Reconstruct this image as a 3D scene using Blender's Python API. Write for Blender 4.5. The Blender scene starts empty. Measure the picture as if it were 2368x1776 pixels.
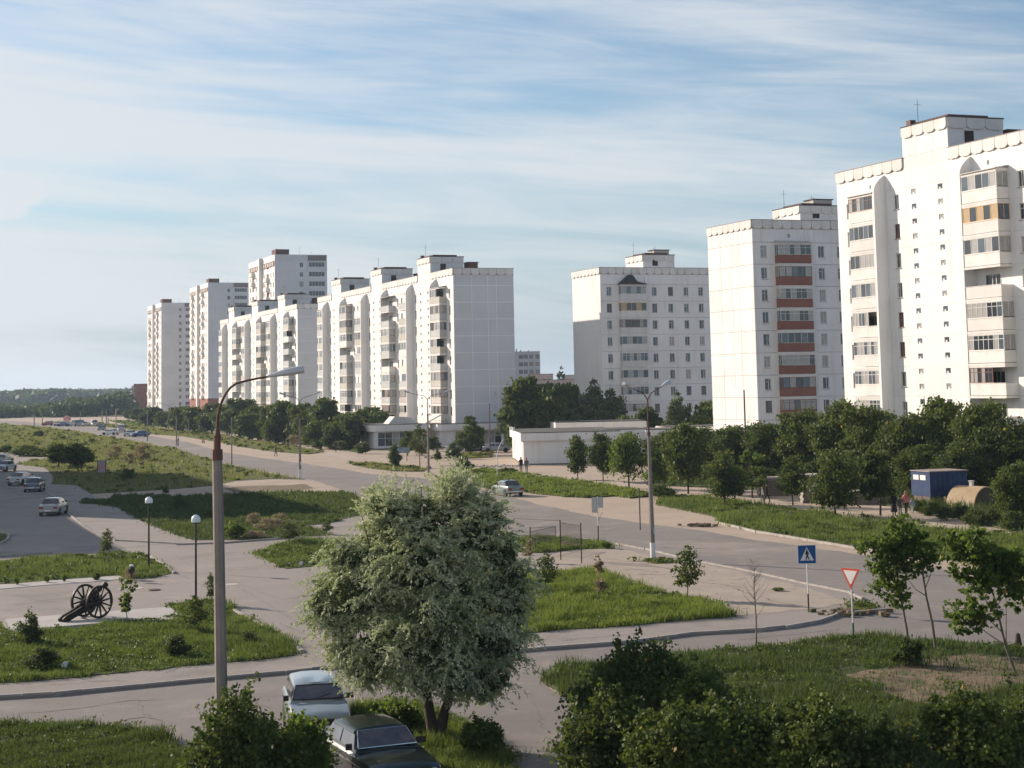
import bpy, bmesh, math, random
import numpy as np
from mathutils import Vector, Matrix
R_ = math.radians
rnd = random.Random(7)
col = bpy.context.scene.collection
scn = bpy.context.scene

# ------------------------------------------------------------------ camera
F_PX, PPX, PPY = 3900.0, 1184.0, 497.0          # photo is 2368 x 1776
PITCH, ROLL, CAM_H = math.atan(3900 / 38700.0), 0.0195, 10.0
fwd = np.array([0, math.cos(PITCH), math.sin(PITCH)]); _up = np.array([0, -math.sin(PITCH), math.cos(PITCH)]); _r = np.array([1.0, 0, 0])
cr, sr = math.cos(ROLL), math.sin(ROLL)
cright = cr * _r - sr * _up; cup = cr * _up + sr * _r
CPOS = np.array([0, 0, CAM_H])
cam_d = bpy.data.cameras.new('camera'); cam = bpy.data.objects.new('camera', cam_d); col.objects.link(cam)
cam.matrix_world = Matrix(((cright[0], cup[0], -fwd[0], 0), (cright[1], cup[1], -fwd[1], 0), (cright[2], cup[2], -fwd[2], CAM_H), (0, 0, 0, 1)))
cam_d.sensor_width = 36; cam_d.lens = 36 * F_PX / 2368; cam_d.shift_y = -(888 - PPY) / 2368; cam_d.clip_start = 0.5; cam_d.clip_end = 9000
scn.camera = cam

def ray(x, y): return fwd + cright * (x - PPX) / F_PX - cup * (y - PPY) / F_PX
def G(x, y, z=0.0):
    r = ray(x, y); t = (z - CAM_H) / r[2]; p = CPOS + r * t; return Vector(p)
def atY(x, y, Y):
    r = ray(x, y); return Vector(CPOS + r * (Y / r[1]))

# ------------------------------------------------------------------ sun, sky
SUN_AZ, SUN_EL = R_(-55), R_(21)                 # azimuth from +Y towards +X
to_sun = Vector((math.sin(SUN_AZ) * math.cos(SUN_EL), math.cos(SUN_AZ) * math.cos(SUN_EL), math.sin(SUN_EL)))
sd = bpy.data.lights.new('sun', 'SUN'); sd.energy = 5.0; sd.angle = R_(0.55); sd.color = (1.0, 0.865, 0.73)
sun = bpy.data.objects.new('sun', sd); col.objects.link(sun); sun.rotation_euler = to_sun.to_track_quat('Z', 'Y').to_euler()
world = bpy.data.worlds.new('World'); scn.world = world; world.use_nodes = True
nt = world.node_tree; nt.nodes.clear(); N = nt.nodes; Lk = nt.links
def nd(tree, typ, **kw):
    n = tree.nodes.new(typ)
    for k, v in kw.items():
        if k.startswith('i_'):
            n.inputs[k[2:].replace('_', ' ')].default_value = v
        else: setattr(n, k, v)
    return n
def wmath(op, a, b=None, clamp=False):
    n = N.new('ShaderNodeMath'); n.operation = op; n.use_clamp = clamp
    for i, v in enumerate((a, b)):
        if v is None: continue
        if isinstance(v, (int, float)): n.inputs[i].default_value = v
        else: Lk.new(v, n.inputs[i])
    return n.outputs[0]
sky = N.new('ShaderNodeTexSky'); sky.sky_type = 'NISHITA'; sky.sun_disc = False
sky.sun_elevation = SUN_EL; sky.sun_rotation = SUN_AZ; sky.air_density = 1.0; sky.dust_density = 0.6; sky.ozone_density = 1.0
tc = N.new('ShaderNodeTexCoord'); sep = N.new('ShaderNodeSeparateXYZ'); Lk.new(tc.outputs['Generated'], sep.inputs[0])
X, Y_, Z = sep.outputs
az = wmath('ARCTAN2', X, Y_); el = wmath('ARCSINE', Z)
def cloud_noise(sx, sy, ox, oy, tilt, scale, detail, rough, dist=0.0):
    u = wmath('ADD', wmath('MULTIPLY', az, sx), ox); v = wmath('ADD', wmath('MULTIPLY', wmath('ADD', el, wmath('MULTIPLY', az, tilt)), sy), oy)
    c = N.new('ShaderNodeCombineXYZ'); Lk.new(u, c.inputs[0]); Lk.new(v, c.inputs[1])
    t = N.new('ShaderNodeTexNoise'); t.inputs['Scale'].default_value = scale; t.inputs['Detail'].default_value = detail
    t.inputs['Roughness'].default_value = rough; t.inputs['Distortion'].default_value = dist; Lk.new(c.outputs[0], t.inputs['Vector'])
    return t.outputs['Fac']
n1 = cloud_noise(1.7, 19.0, 5.3, 2.9, 0.06, 1.0, 6, 0.55, 0.6)      # broad bands
n2 = cloud_noise(4.5, 44.0, 0.4, 8.2, 0.10, 1.0, 8, 0.62, 0.9)      # wisps
n3 = cloud_noise(22.0, 46.0, 4.4, 2.2, 0.0, 1.0, 8, 0.6, 0.2)
m = wmath('ADD', wmath('MULTIPLY', n1, 2.1), wmath('MULTIPLY', n2, 0.95))
m = wmath('ADD', m, wmath('MULTIPLY', n3, 0.10))
# more cloud towards the west (sun side) and low down, clearer high in the east
bias = wmath('ADD', wmath('MULTIPLY', az, -0.65), wmath('MULTIPLY', el, -1.1))
# one small heaped cloud low in the west
du = wmath('MULTIPLY', wmath('ADD', az, 0.302), 28.0); dv = wmath('MULTIPLY', wmath('ADD', el, -0.113), 62.0)
rad2 = wmath('ADD', wmath('MULTIPLY', du, du), wmath('MULTIPLY', dv, dv))
heap = wmath('MULTIPLY', wmath('SUBTRACT', wmath('ADD', 0.35, n3), rad2, True), 1.6, True)
m = wmath('ADD', wmath('ADD', m, bias), heap)
ramp = N.new('ShaderNodeMapRange'); ramp.interpolation_type = 'SMOOTHSTEP'; Lk.new(m, ramp.inputs['Value']); ramp.inputs['From Min'].default_value = 1.02; ramp.inputs['From Max'].default_value = 1.86
mask = wmath('MULTIPLY', ramp.outputs[0], 0.85)
mix = N.new('ShaderNodeMix'); mix.data_type = 'RGBA'; Lk.new(mask, mix.inputs['Factor'])
tint = N.new('ShaderNodeMix'); tint.data_type = 'RGBA'; tint.blend_type = 'MULTIPLY'; tint.inputs['Factor'].default_value = 1.0; Lk.new(sky.outputs[0], tint.inputs['A']); tint.inputs['B'].default_value = (0.80, 0.94, 1.08, 1)
# pale air towards the horizon
hzf = N.new('ShaderNodeMapRange'); hzf.interpolation_type = 'SMOOTHSTEP'; Lk.new(el, hzf.inputs['Value']); hzf.inputs['From Min'].default_value = -0.02; hzf.inputs['From Max'].default_value = 0.17; hzf.inputs['To Min'].default_value = 0.92; hzf.inputs['To Max'].default_value = 0.10
low = N.new('ShaderNodeMix'); low.data_type = 'RGBA'; Lk.new(hzf.outputs['Result'], low.inputs['Factor']); Lk.new(tint.outputs['Result'], low.inputs['A']); low.inputs['B'].default_value = (3.5, 4.4, 5.4, 1)
Lk.new(low.outputs['Result'], mix.inputs['A'])
mix.inputs['B'].default_value = (6.9, 7.15, 7.4, 1)
bg = N.new('ShaderNodeBackground'); bg.inputs['Strength'].default_value = 0.075; Lk.new(mix.outputs['Result'], bg.inputs['Color'])
out = N.new('ShaderNodeOutputWorld'); Lk.new(bg.outputs[0], out.inputs['Surface'])
scn.view_settings.view_transform = 'Standard'; scn.view_settings.look = 'None'; scn.view_settings.exposure = 0.58; scn.view_settings.gamma = 1
scn.view_settings.use_curve_mapping = False
scn.render.engine = 'CYCLES'
scn.cycles.max_bounces = 6; scn.cycles.transparent_max_bounces = 8

# ------------------------------------------------------------------ materials
MATS = {}
def mat(name, c, rough=0.85, c2=None, scale=1.0, stretch=(1, 1, 1), amt=0.5, bump=0.0, bscale=20.0, spec=0.3, metal=0.0, coat=0.0,
        trans=0.0, attr=False, grain=0.0, streak=0.0, patches=None, vary=0.0):
    """procedural principled material; noise is laid in world space"""
    if name in MATS: return MATS[name]
    m = bpy.data.materials.new(name); m.use_nodes = True; t = m.node_tree; t.nodes.clear()
    o = t.nodes.new('ShaderNodeOutputMaterial'); p = t.nodes.new('ShaderNodeBsdfPrincipled')
    p.inputs['Roughness'].default_value = rough; p.inputs['Specular IOR Level'].default_value = spec; p.inputs['Metallic'].default_value = metal
    p.inputs['Coat Weight'].default_value = coat; p.inputs['Coat Roughness'].default_value = 0.05
    geo = t.nodes.new('ShaderNodeNewGeometry'); mp = t.nodes.new('ShaderNodeMapping'); mp.inputs['Scale'].default_value = stretch
    t.links.new(geo.outputs['Position'], mp.inputs['Vector'])
    def noise(sc, det=4, rg=0.55, vec=None):
        n = t.nodes.new('ShaderNodeTexNoise'); n.inputs['Scale'].default_value = sc; n.inputs['Detail'].default_value = det; n.inputs['Roughness'].default_value = rg
        t.links.new(vec or mp.outputs[0], n.inputs['Vector']); return n.outputs['Fac']
    def mixc(f, a, b):
        x = t.nodes.new('ShaderNodeMix'); x.data_type = 'RGBA'
        if isinstance(f, float): x.inputs['Factor'].default_value = f
        else: t.links.new(f, x.inputs['Factor'])
        for k, v in (('A', a), ('B', b)):
            if isinstance(v, tuple): x.inputs[k].default_value = (*v[:3], 1)
            else: t.links.new(v, x.inputs[k])
        return x.outputs['Result']
    def ramp(f, a, b):
        r = t.nodes.new('ShaderNodeMapRange'); t.links.new(f, r.inputs['Value']); r.inputs['From Min'].default_value = a; r.inputs['From Max'].default_value = b
        return r.outputs['Result']
    c2 = c2 or tuple(x * 0.8 for x in c)
    if attr:
        a = t.nodes.new('ShaderNodeAttribute'); a.attribute_name = 'v'
        colr = mixc(a.outputs['Fac'], c, c2)
        nz = ramp(noise(scale, 3), 0.35, 0.65)
        colr = mixc(nz, colr, mixc(0.5, colr, c2))
    else:
        nz = ramp(noise(scale, 6), 0.5 - amt / 2, 0.5 + amt / 2)
        colr = mixc(nz, c, c2)
    if patches:
        for (pc, psc, lo, hi) in patches:
            colr = mixc(ramp(noise(psc, 7, 0.65), lo, hi), colr, pc)
    if streak > 0:
        ms = t.nodes.new('ShaderNodeMapping'); ms.inputs['Scale'].default_value = (1.6, 1.6, 0.12); t.links.new(geo.outputs['Position'], ms.inputs['Vector'])
        s = ramp(noise(1.0, 6, 0.7, ms.outputs[0]), 0.52, 0.8)
        mm = t.nodes.new('ShaderNodeMath'); mm.operation = 'MULTIPLY'; mm.inputs[1].default_value = streak; t.links.new(s, mm.inputs[0])
        colr = mixc(mm.outputs[0], colr, (0.36, 0.30, 0.26))
    if vary > 0:
        oi = t.nodes.new('ShaderNodeObjectInfo'); mm = t.nodes.new('ShaderNodeMath'); mm.operation = 'MULTIPLY'; mm.inputs[1].default_value = vary; t.links.new(oi.outputs['Random'], mm.inputs[0])
        colr = mixc(mm.outputs[0], colr, tuple(x * y for x, y in zip(c, (.55, .53, .52))))
    if grain > 0:
        g = ramp(noise(30.0, 3, 0.8), 0.3, 0.7); mm = t.nodes.new('ShaderNodeMath'); mm.operation = 'MULTIPLY'; mm.inputs[1].default_value = grain; t.links.new(g, mm.inputs[0])
        colr = mixc(mm.outputs[0], colr, tuple(x * 0.45 for x in c))
    t.links.new(colr, p.inputs['Base Color'])
    if bump > 0:
        b = t.nodes.new('ShaderNodeBump'); b.inputs['Strength'].default_value = bump; b.inputs['Distance'].default_value = 0.05
        t.links.new(noise(bscale, 5), b.inputs['Height']); t.links.new(b.outputs[0], p.inputs['Normal'])
    if trans > 0:
        tr = t.nodes.new('ShaderNodeBsdfTranslucent'); t.links.new(mixc(0.35, colr, (0.30, 0.38, 0.05)), tr.inputs['Color'])
        ms = t.nodes.new('ShaderNodeMixShader'); ms.inputs[0].default_value = trans
        t.links.new(p.outputs[0], ms.inputs[1]); t.links.new(tr.outputs[0], ms.inputs[2]); t.links.new(ms.outputs[0], o.inputs['Surface'])
    else: t.links.new(p.outputs[0], o.inputs['Surface'])
    MATS[name] = m; return m

W_WALL = mat('white_paint_wall', (0.80, 0.775, 0.75), 0.9, (0.70, 0.67, 0.64), 0.35, bump=0.25, bscale=9, streak=0.4, vary=0.12)
W_PANEL = mat('white_panel_wall', (0.80, 0.785, 0.765), 0.9, (0.70, 0.68, 0.66), 0.25, bump=0.3, bscale=9, streak=0.45, vary=0.14)
W_END = mat('grey_pebble_panel', (0.66, 0.66, 0.665), 0.95, (0.60, 0.60, 0.61), 0.4, bump=0.5, bscale=14, grain=0.12, vary=0.12)
W_JOINT = mat('white_joint', (0.90, 0.89, 0.88), 0.9, (0.75, 0.74, 0.73), 0.6)
W_SEAM = mat('rusty_joint', (0.42, 0.36, 0.32), 0.95, (0.30, 0.25, 0.22), 0.6)
W_TOWER = mat('tower_wall', (0.70, 0.70, 0.70), 0.9, (0.60, 0.60, 0.605), 0.2, streak=0.25, bump=0.3, bscale=9, vary=0.16)
W_CORE = mat('joint_mortar', (0.48, 0.45, 0.43), 0.95, (0.38, 0.35, 0.33), 0.6)
W_TRIM = mat('balcony_white', (0.76, 0.74, 0.71), 0.85, (0.62, 0.59, 0.55), 0.8, streak=0.3, vary=0.35)
W_BEIGE = mat('balcony_beige', (0.56, 0.53, 0.48), 0.9, (0.43, 0.40, 0.36), 0.6, streak=0.35, grain=0.1, vary=0.40)
W_GREYB = mat('balcony_grey', (0.48, 0.49, 0.48), 0.9, (0.40, 0.40, 0.40), 0.6, streak=0.25)
W_RED = mat('balcony_terracotta', (0.29, 0.13, 0.095), 0.9, (0.23, 0.10, 0.075), 1.2, streak=0.2, grain=0.2, vary=0.35)
BRICK = mat('red_brick', (0.30, 0.115, 0.08), 0.95, (0.22, 0.085, 0.06), 0.7, bump=0.4, bscale=6, grain=0.3)
BROWN = mat('rusty_brown', (0.17, 0.075, 0.05), 0.9, (0.09, 0.05, 0.04), 0.9)
ROOF = mat('roof_felt', (0.10, 0.095, 0.09), 0.95, (0.07, 0.065, 0.06), 0.5)
FR_WHITE = mat('frame_white', (0.70, 0.69, 0.66), 0.6, (0.55, 0.53, 0.50), 2.0, vary=0.40)
FR_BROWN = mat('frame_brown', (0.23, 0.09, 0.05), 0.6, (0.14, 0.06, 0.04), 2.0)
FR_TAN = mat('frame_ochre', (0.62, 0.40, 0.16), 0.6, (0.50, 0.32, 0.14), 2.0)
GL_DARK = mat('glass_dark', (0.035, 0.045, 0.055), 0.08, (0.02, 0.022, 0.025), 0.9, spec=0.8, coat=0.5)
GL_BLUE = mat('glass_blue', (0.10, 0.13, 0.16), 0.08, (0.05, 0.07, 0.09), 0.9, spec=0.8, coat=0.5)
GL_CURT = mat('glass_curtain', (0.42, 0.40, 0.37), 0.25, (0.22, 0.21, 0.20), 3.0, stretch=(6, 6, 0.5), spec=0.5, coat=0.6)
GL_YEL = mat('glass_ochre_curtain', (0.50, 0.36, 0.18), 0.25, (0.30, 0.2, 0.1), 3.0, stretch=(6, 6, 0.5), spec=0.5, coat=0.5)
GLASSES = [GL_DARK, GL_DARK, GL_BLUE, GL_CURT]
CONC = mat('concrete_pole', (0.25, 0.22, 0.195), 0.9, (0.185, 0.162, 0.145), 2.5, bump=0.4, bscale=25, streak=0.35)
CONC_L = mat('concrete_light', (0.46, 0.43, 0.40), 0.9, (0.36, 0.33, 0.30), 1.2, bump=0.4, bscale=15, grain=0.15)
KERB = mat('kerb_stone', (0.40, 0.36, 0.325), 0.9, (0.27, 0.245, 0.225), 1.5, bump=0.4, bscale=15)
RUST = mat('rusty_steel', (0.075, 0.045, 0.04), 0.7, (0.14, 0.065, 0.045), 3.0, bump=0.3, bscale=20)
BLACKP = mat('black_paint', (0.02, 0.017, 0.016), 0.5, (0.03, 0.02, 0.017), 3.0)
GREYST = mat('grey_steel', (0.55, 0.53, 0.50), 0.6, (0.45, 0.43, 0.41), 2.0, metal=0.3)
LAMPH = mat('lamp_head_grey', (0.50, 0.52, 0.54), 0.45, (0.40, 0.42, 0.44), 2.0)
GLOBE = mat('milky_globe', (0.72, 0.76, 0.76), 0.25, (0.66, 0.70, 0.70), 2.0)
WHITEP = mat('white_paint', (0.75, 0.74, 0.72), 0.6, (0.62, 0.60, 0.58), 2.0)
CANNON = mat('cannon_iron', (0.022, 0.018, 0.018), 0.5, (0.045, 0.028, 0.022), 4.0, bump=0.3, bscale=30, metal=0.4)
BLUES = mat('sign_blue', (0.01, 0.085, 0.26), 0.45, (0.012, 0.07, 0.22), 3.0)
REDS = mat('sign_red', (0.62, 0.07, 0.03), 0.45, (0.5, 0.06, 0.03), 3.0)
ASPH = mat('road_asphalt', (0.240, 0.212, 0.195), 0.92, (0.190, 0.168, 0.156), 0.12, bump=0.5, bscale=30, grain=0.25,
           patches=[((0.40, 0.33, 0.27), 0.055, 0.56, 0.72), ((0.16, 0.142, 0.13), 0.18, 0.58, 0.72), ((0.31, 0.265, 0.23), 0.35, 0.52, 0.75), ((0.14, 0.122, 0.112), 0.6, 0.64, 0.80)])
PLAZA = mat('plaza_asphalt', (0.310, 0.268, 0.240), 0.92, (0.25, 0.216, 0.194), 0.15, bump=0.5, bscale=30, grain=0.22,
            patches=[((0.215, 0.185, 0.165), 0.16, 0.54, 0.66), ((0.39, 0.33, 0.28), 0.25, 0.55, 0.8), ((0.17, 0.145, 0.13), 0.7, 0.62, 0.80)])
DIRT = mat('sandy_dirt', (0.44, 0.35, 0.27), 0.97, (0.34, 0.265, 0.205), 0.2, bump=0.8, bscale=6, grain=0.3,
           patches=[((0.42, 0.34, 0.265), 0.5, 0.55, 0.8), ((0.12, 0.12, 0.045), 1.3, 0.62, 0.74)])
SOIL = mat('brown_soil', (0.17, 0.115, 0.072), 0.97, (0.24, 0.17, 0.115), 0.8, bump=1.0, bscale=5, grain=0.3,
           patches=[((0.11, 0.075, 0.05), 0.7, 0.5, 0.62), ((0.07, 0.085, 0.028), 1.6, 0.50, 0.60)])
PATH = mat('trodden_path', (0.46, 0.375, 0.305), 0.97, (0.32, 0.26, 0.2), 0.5, bump=0.5, bscale=10, grain=0.15)
TURF = mat('turf_ground', (0.070, 0.080, 0.026), 0.97, (0.055, 0.070, 0.022), 0.5, bump=0.9, bscale=8, grain=0.4,
           patches=[((0.17, 0.13, 0.06), 0.22, 0.62, 0.78)])
def leafmat(n, c, c2, tr=0.25, sc=0.5): return mat(n, c, 0.65, c2, sc, attr=True, trans=tr, spec=0.25)
GRASS = leafmat('grass_blades', (0.140, 0.180, 0.036), (0.065, 0.105, 0.023), 0.35, 0.35)
GRASSK = leafmat('grass_lush_shade', (0.042, 0.080, 0.020), (0.020, 0.042, 0.013), 0.3, 0.35)  # lush green, darkened further so lawn shade sits in the colour
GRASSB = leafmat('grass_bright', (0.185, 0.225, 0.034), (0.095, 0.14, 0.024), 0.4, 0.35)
GRASSD = leafmat('grass_dry', (0.29, 0.235, 0.08), (0.125, 0.145, 0.036), 0.35, 0.12)
LEAF = leafmat('leaf_green', (0.105, 0.145, 0.025), (0.032, 0.058, 0.014))
LEAFD = leafmat('leaf_dark', (0.062, 0.096, 0.021), (0.020, 0.040, 0.012), 0.3)
LEAFB = leafmat('leaf_bright', (0.11, 0.165, 0.025), (0.055, 0.10, 0.018), 0.45)
LEAFM = leafmat('leaf_maple', (0.085, 0.145, 0.022), (0.045, 0.085, 0.016), 0.45)
LEAFY = leafmat('leaf_yellowing', (0.42, 0.20, 0.02), (0.30, 0.22, 0.03), 0.4)
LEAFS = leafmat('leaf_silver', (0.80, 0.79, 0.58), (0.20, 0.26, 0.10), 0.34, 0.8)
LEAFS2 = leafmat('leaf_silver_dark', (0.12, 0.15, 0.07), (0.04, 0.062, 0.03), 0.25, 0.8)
LEAFP = leafmat('leaf_pink_dry', (0.42, 0.27, 0.21), (0.25, 0.20, 0.12), 0.3)
LEAFF = leafmat('leaf_forest', (0.034, 0.068, 0.034), (0.018, 0.040, 0.024), 0.2, 0.02)
BARK = mat('bark', (0.075, 0.055, 0.042), 0.95, (0.045, 0.035, 0.028), 3.0, stretch=(1, 1, 0.3), bump=1.0, bscale=15)
BARKL = mat('bark_light', (0.20, 0.165, 0.13), 0.95, (0.12, 0.10, 0.08), 3.0, stretch=(1, 1, 0.3), bump=0.6, bscale=15)
TYRE = mat('tyre', (0.018, 0.017, 0.017), 0.9, (0.03, 0.028, 0.026), 3.0)
CHROME = mat('chrome', (0.55, 0.55, 0.55), 0.2, (0.45, 0.45, 0.45), 3.0, metal=0.9)
LIGHTG = mat('headlight_glass', (0.45, 0.47, 0.48), 0.15, (0.3, 0.31, 0.32), 5.0, spec=0.6)
TAILR = mat('tail_light', (0.35, 0.03, 0.015), 0.25, (0.25, 0.02, 0.01), 5.0)
CARGL = mat('car_glass', (0.022, 0.028, 0.042), 0.05, (0.13, 0.10, 0.095), 2.6, spec=0.9, coat=0.6)  # paler warm noise stands in for seats and reflections in the glass
def paint(n, c): return mat('paint_' + n, c, 0.28, tuple(x * 0.88 for x in c), 2.0, coat=0.7, spec=0.5)

# ------------------------------------------------------------------ mesh helpers
class MB:
    def __init__(s): s.v = []; s.f = []; s.m = []
    def quad(s, a, b, c, d, m=0):
        k = len(s.v); s.v += [tuple(a), tuple(b), tuple(c), tuple(d)]; s.f.append((k, k + 1, k + 2, k + 3)); s.m.append(m)
    def box(s, x0, y0, z0, x1, y1, z1, m=0, rot=0.0, piv=None):
        k = len(s.v); P = [(x0, y0, z0), (x1, y0, z0), (x1, y1, z0), (x0, y1, z0), (x0, y0, z1), (x1, y0, z1), (x1, y1, z1), (x0, y1, z1)]
        if rot:
            px, py = piv or ((x0 + x1) / 2, (y0 + y1) / 2); c, q = math.cos(rot), math.sin(rot)
            P = [(px + (x - px) * c - (y - py) * q, py + (x - px) * q + (y - py) * c, z) for x, y, z in P]
        s.v += P
        for f in ((0, 3, 2, 1), (4, 5, 6, 7), (0, 1, 5, 4), (1, 2, 6, 5), (2, 3, 7, 6), (3, 0, 4, 7)): s.f.append(tuple(k + i for i in f)); s.m.append(m)
        return s
    def tube(s, pts, rad, n=8, m=0, cap=True):
        pts = [Vector(p) for p in pts]; rad = rad if isinstance(rad, (list, tuple)) else [rad] * len(pts); rings = []
        ref = Vector((0.31, 0.23, 0.92)) if abs((pts[-1] - pts[0]).normalized().dot(Vector((0.31, 0.23, 0.92)))) < 0.9 else Vector((1, 0.1, 0))
        for i, p in enumerate(pts):
            d = (pts[min(i + 1, len(pts) - 1)] - pts[max(i - 1, 0)]).normalized(); a = d.cross(ref).normalized(); b = d.cross(a).normalized()
            k = len(s.v); rings.append(k)
            for j in range(n):
                t = 2 * math.pi * j / n; s.v.append(tuple(p + (a * math.cos(t) + b * math.sin(t)) * rad[i]))
        for i in range(len(pts) - 1):
            for j in range(n):
                a, b = rings[i], rings[i + 1]; s.f.append((a + j, a + (j + 1) % n, b + (j + 1) % n, b + j)); s.m.append(m)
        if cap:
            s.f.append(tuple(rings[0] + j for j in range(n))[::-1]); s.m.append(m); s.f.append(tuple(rings[-1] + j for j in range(n))); s.m.append(m)
        return s
    def prism(s, poly, h0, h1, axis='z', m=0):
        """extrude polygon (2d) between h0 and h1 along axis"""
        k = len(s.v); n = len(poly)
        for h in (h0, h1):
            for a, b in poly: s.v.append({'z': (a, b, h), 'y': (a, h, b), 'x': (h, a, b)}[axis])
        s.f.append(tuple(range(k, k + n))); s.f.append(tuple(range(k + 2 * n - 1, k + n - 1, -1))); s.m += [m, m]
        for i in range(n): s.f.append((k + i, k + n + i, k + n + (i + 1) % n, k + (i + 1) % n)); s.m.append(m)
        return s
    def lathe(s, prof, n=16, axis='z', c=(0, 0, 0), m=0):
        rings = []
        for (r, h) in prof:
            k = len(s.v); rings.append(k)
            for j in range(n):
                t = 2 * math.pi * j / n; a, b = r * math.cos(t), r * math.sin(t)
                p = {'z': (a, b, h), 'y': (a, h, b), 'x': (h, a, b)}[axis]; s.v.append((p[0] + c[0], p[1] + c[1], p[2] + c[2]))
        for i in range(len(prof) - 1):
            for j in range(n): a, b = rings[i], rings[i + 1]; s.f.append((a + j, a + (j + 1) % n, b + (j + 1) % n, b + j)); s.m.append(m)
        return s
    def mesh(s, name, mats, smooth=None, recalc=True):
        me = bpy.data.meshes.new(name); me.from_pydata(s.v, [], s.f)
        for mm in (mats if isinstance(mats, (list, tuple)) else [mats]): me.materials.append(mm)
        me.polygons.foreach_set('material_index', s.m)
        if recalc:
            bm = bmesh.new(); bm.from_mesh(me); bmesh.ops.recalc_face_normals(bm, faces=bm.faces); bm.to_mesh(me); bm.free()
        if smooth is not None:
            me.polygons.foreach_set('use_smooth', [True] * len(me.polygons)); me.set_sharp_from_angle(angle=R_(smooth))
        me.update(); return me

def tag(o, label=None, cat=None, group=None, kind=None):
    if label: o['label'] = label
    if cat: o['category'] = cat
    if group: o['group'] = group
    if kind: o['kind'] = kind
    return o
def add(name, me, parent=None, loc=(0, 0, 0), rot=0.0, **kw):
    o = bpy.data.objects.new(name, me); col.objects.link(o); o.location = loc
    if rot: o.rotation_euler = (0, 0, rot)
    if parent: o.parent = parent
    return tag(o, **kw)
def empty(name, loc, rot=0.0, **kw):
    return add(name, None, None, loc, rot, **kw)
def copy_tree(o, parent=None):
    c = o.copy(); col.objects.link(c)
    if parent: c.parent = parent
    for ch in list(o.children): copy_tree(ch, c)
    return c

def np_mesh(name, V, faces_n, mats, v_attr=None, smooth=False, midx=None):
    """V (nf*faces_n,3): separate polygons with faces_n corners each"""
    nf = len(V) // faces_n; me = bpy.data.meshes.new(name)
    me.vertices.add(len(V)); me.vertices.foreach_set('co', V.astype(np.float32).ravel())
    me.loops.add(len(V)); me.loops.foreach_set('vertex_index', np.arange(len(V), dtype=np.int32))
    me.polygons.add(nf); me.polygons.foreach_set('loop_start', (np.arange(nf) * faces_n).astype(np.int32)); me.polygons.foreach_set('loop_total', np.full(nf, faces_n, dtype=np.int32))
    for mm in (mats if isinstance(mats, (list, tuple)) else [mats]): me.materials.append(mm)
    if midx is not None: me.polygons.foreach_set('material_index', midx.astype(np.int32))
    if v_attr is not None:
        a = me.attributes.new('v', 'FLOAT', 'FACE'); a.data.foreach_set('value', v_attr.astype(np.float32))
    me.update(calc_edges=True); return me

# ------------------------------------------------------------------ ground sheets
def smooth_poly(pts, closed=True, it=0):
    return pts
def jitter_edge(P, step, amp, rng):
    """subdivide a closed polyline of (x,y) and push points for a ragged edge"""
    out_ = []; n = len(P)
    for i in range(n):
        a, b = np.array(P[i]), np.array(P[(i + 1) % n]); L = np.linalg.norm(b - a); k = max(1, min(40, int(L / step)))
        nrm = np.array([-(b - a)[1], (b - a)[0]]) / (L + 1e-9)
        for j in range(k):
            t = j / k; q = a + (b - a) * t
            if amp: q = q + nrm * rng.normal(0, amp)
            out_.append(q)
    return out_
def px_poly(pts, z=0.0): return [tuple(G(x, y, z)[:2]) for x, y in pts]
def sheet(name, pts, z, m, thick=0.0, label=None, step=1.0, amp=0.0, seed=1, world_pts=False, kind='structure'):
    rng = np.random.default_rng(seed)
    P = pts if world_pts else px_poly(pts, z)
    P = jitter_edge(P, step, amp, rng)
    mb = MB(); n = len(P); mb.v = [(p[0], p[1], z) for p in P]; mb.f = [tuple(range(n))]; mb.m = [0]
    if thick:
        mb.v += [(p[0], p[1], z - thick) for p in P]
        for i in range(n): mb.f.append((i, n + i, n + (i + 1) % n, (i + 1) % n)); mb.m.append(0)
    me = mb.mesh(name, m, recalc=False)
    bm = bmesh.new(); bm.from_mesh(me); bmesh.ops.triangulate(bm, faces=[f for f in bm.faces if len(f.verts) > 4])
    for f in bm.faces:
        if abs(f.normal.z) > 0.5 and f.normal.z < 0: f.normal_flip()
    bm.to_mesh(me); bm.free()
    return add(name, me, kind=kind), P

def leaf_quads(C, size, rng, droop=0.0, aspect=1.6, up=0.0, size_arr=None):
    n = len(C); a = rng.normal(size=(n, 3)); a[:, 2] -= droop * 1.5; a /= np.linalg.norm(a, axis=1)[:, None]
    b = rng.normal(size=(n, 3)); b -= (b * a).sum(1)[:, None] * a; b /= np.linalg.norm(b, axis=1)[:, None]
    s = (size if size_arr is None else size_arr) * rng.uniform(0.6, 1.35, n); a = a * (s * aspect / 2)[:, None]; b = b * (s / aspect / 1.1)[:, None]
    V = np.stack([C - a, C + b * .9 - a * .1, C + a, C - b * .9 - a * .1], 1); return V.reshape(-1, 3)
def in_poly(x, y, P):
    P = np.array(P); res = np.zeros(len(x), bool); n = len(P); j = n - 1
    for i in range(n):
        xi, yi, xj, yj = P[i, 0], P[i, 1], P[j, 0], P[j, 1]
        c = ((yi > y) != (yj > y)) & (x < (xj - xi) * (y - yi) / (yj - yi + 1e-12) + xi); res ^= c; j = i
    return res
def wob(x, y, seed, s=1.0):
    r = np.random.default_rng(seed); v = np.zeros_like(x)
    for k in range(7):
        a = r.uniform(0, 6.28); f = s * r.uniform(0.3, 1.6); v += np.sin((x * math.cos(a) + y * math.sin(a)) * f + r.uniform(0, 6.28))
    return v / 4.0
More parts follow.
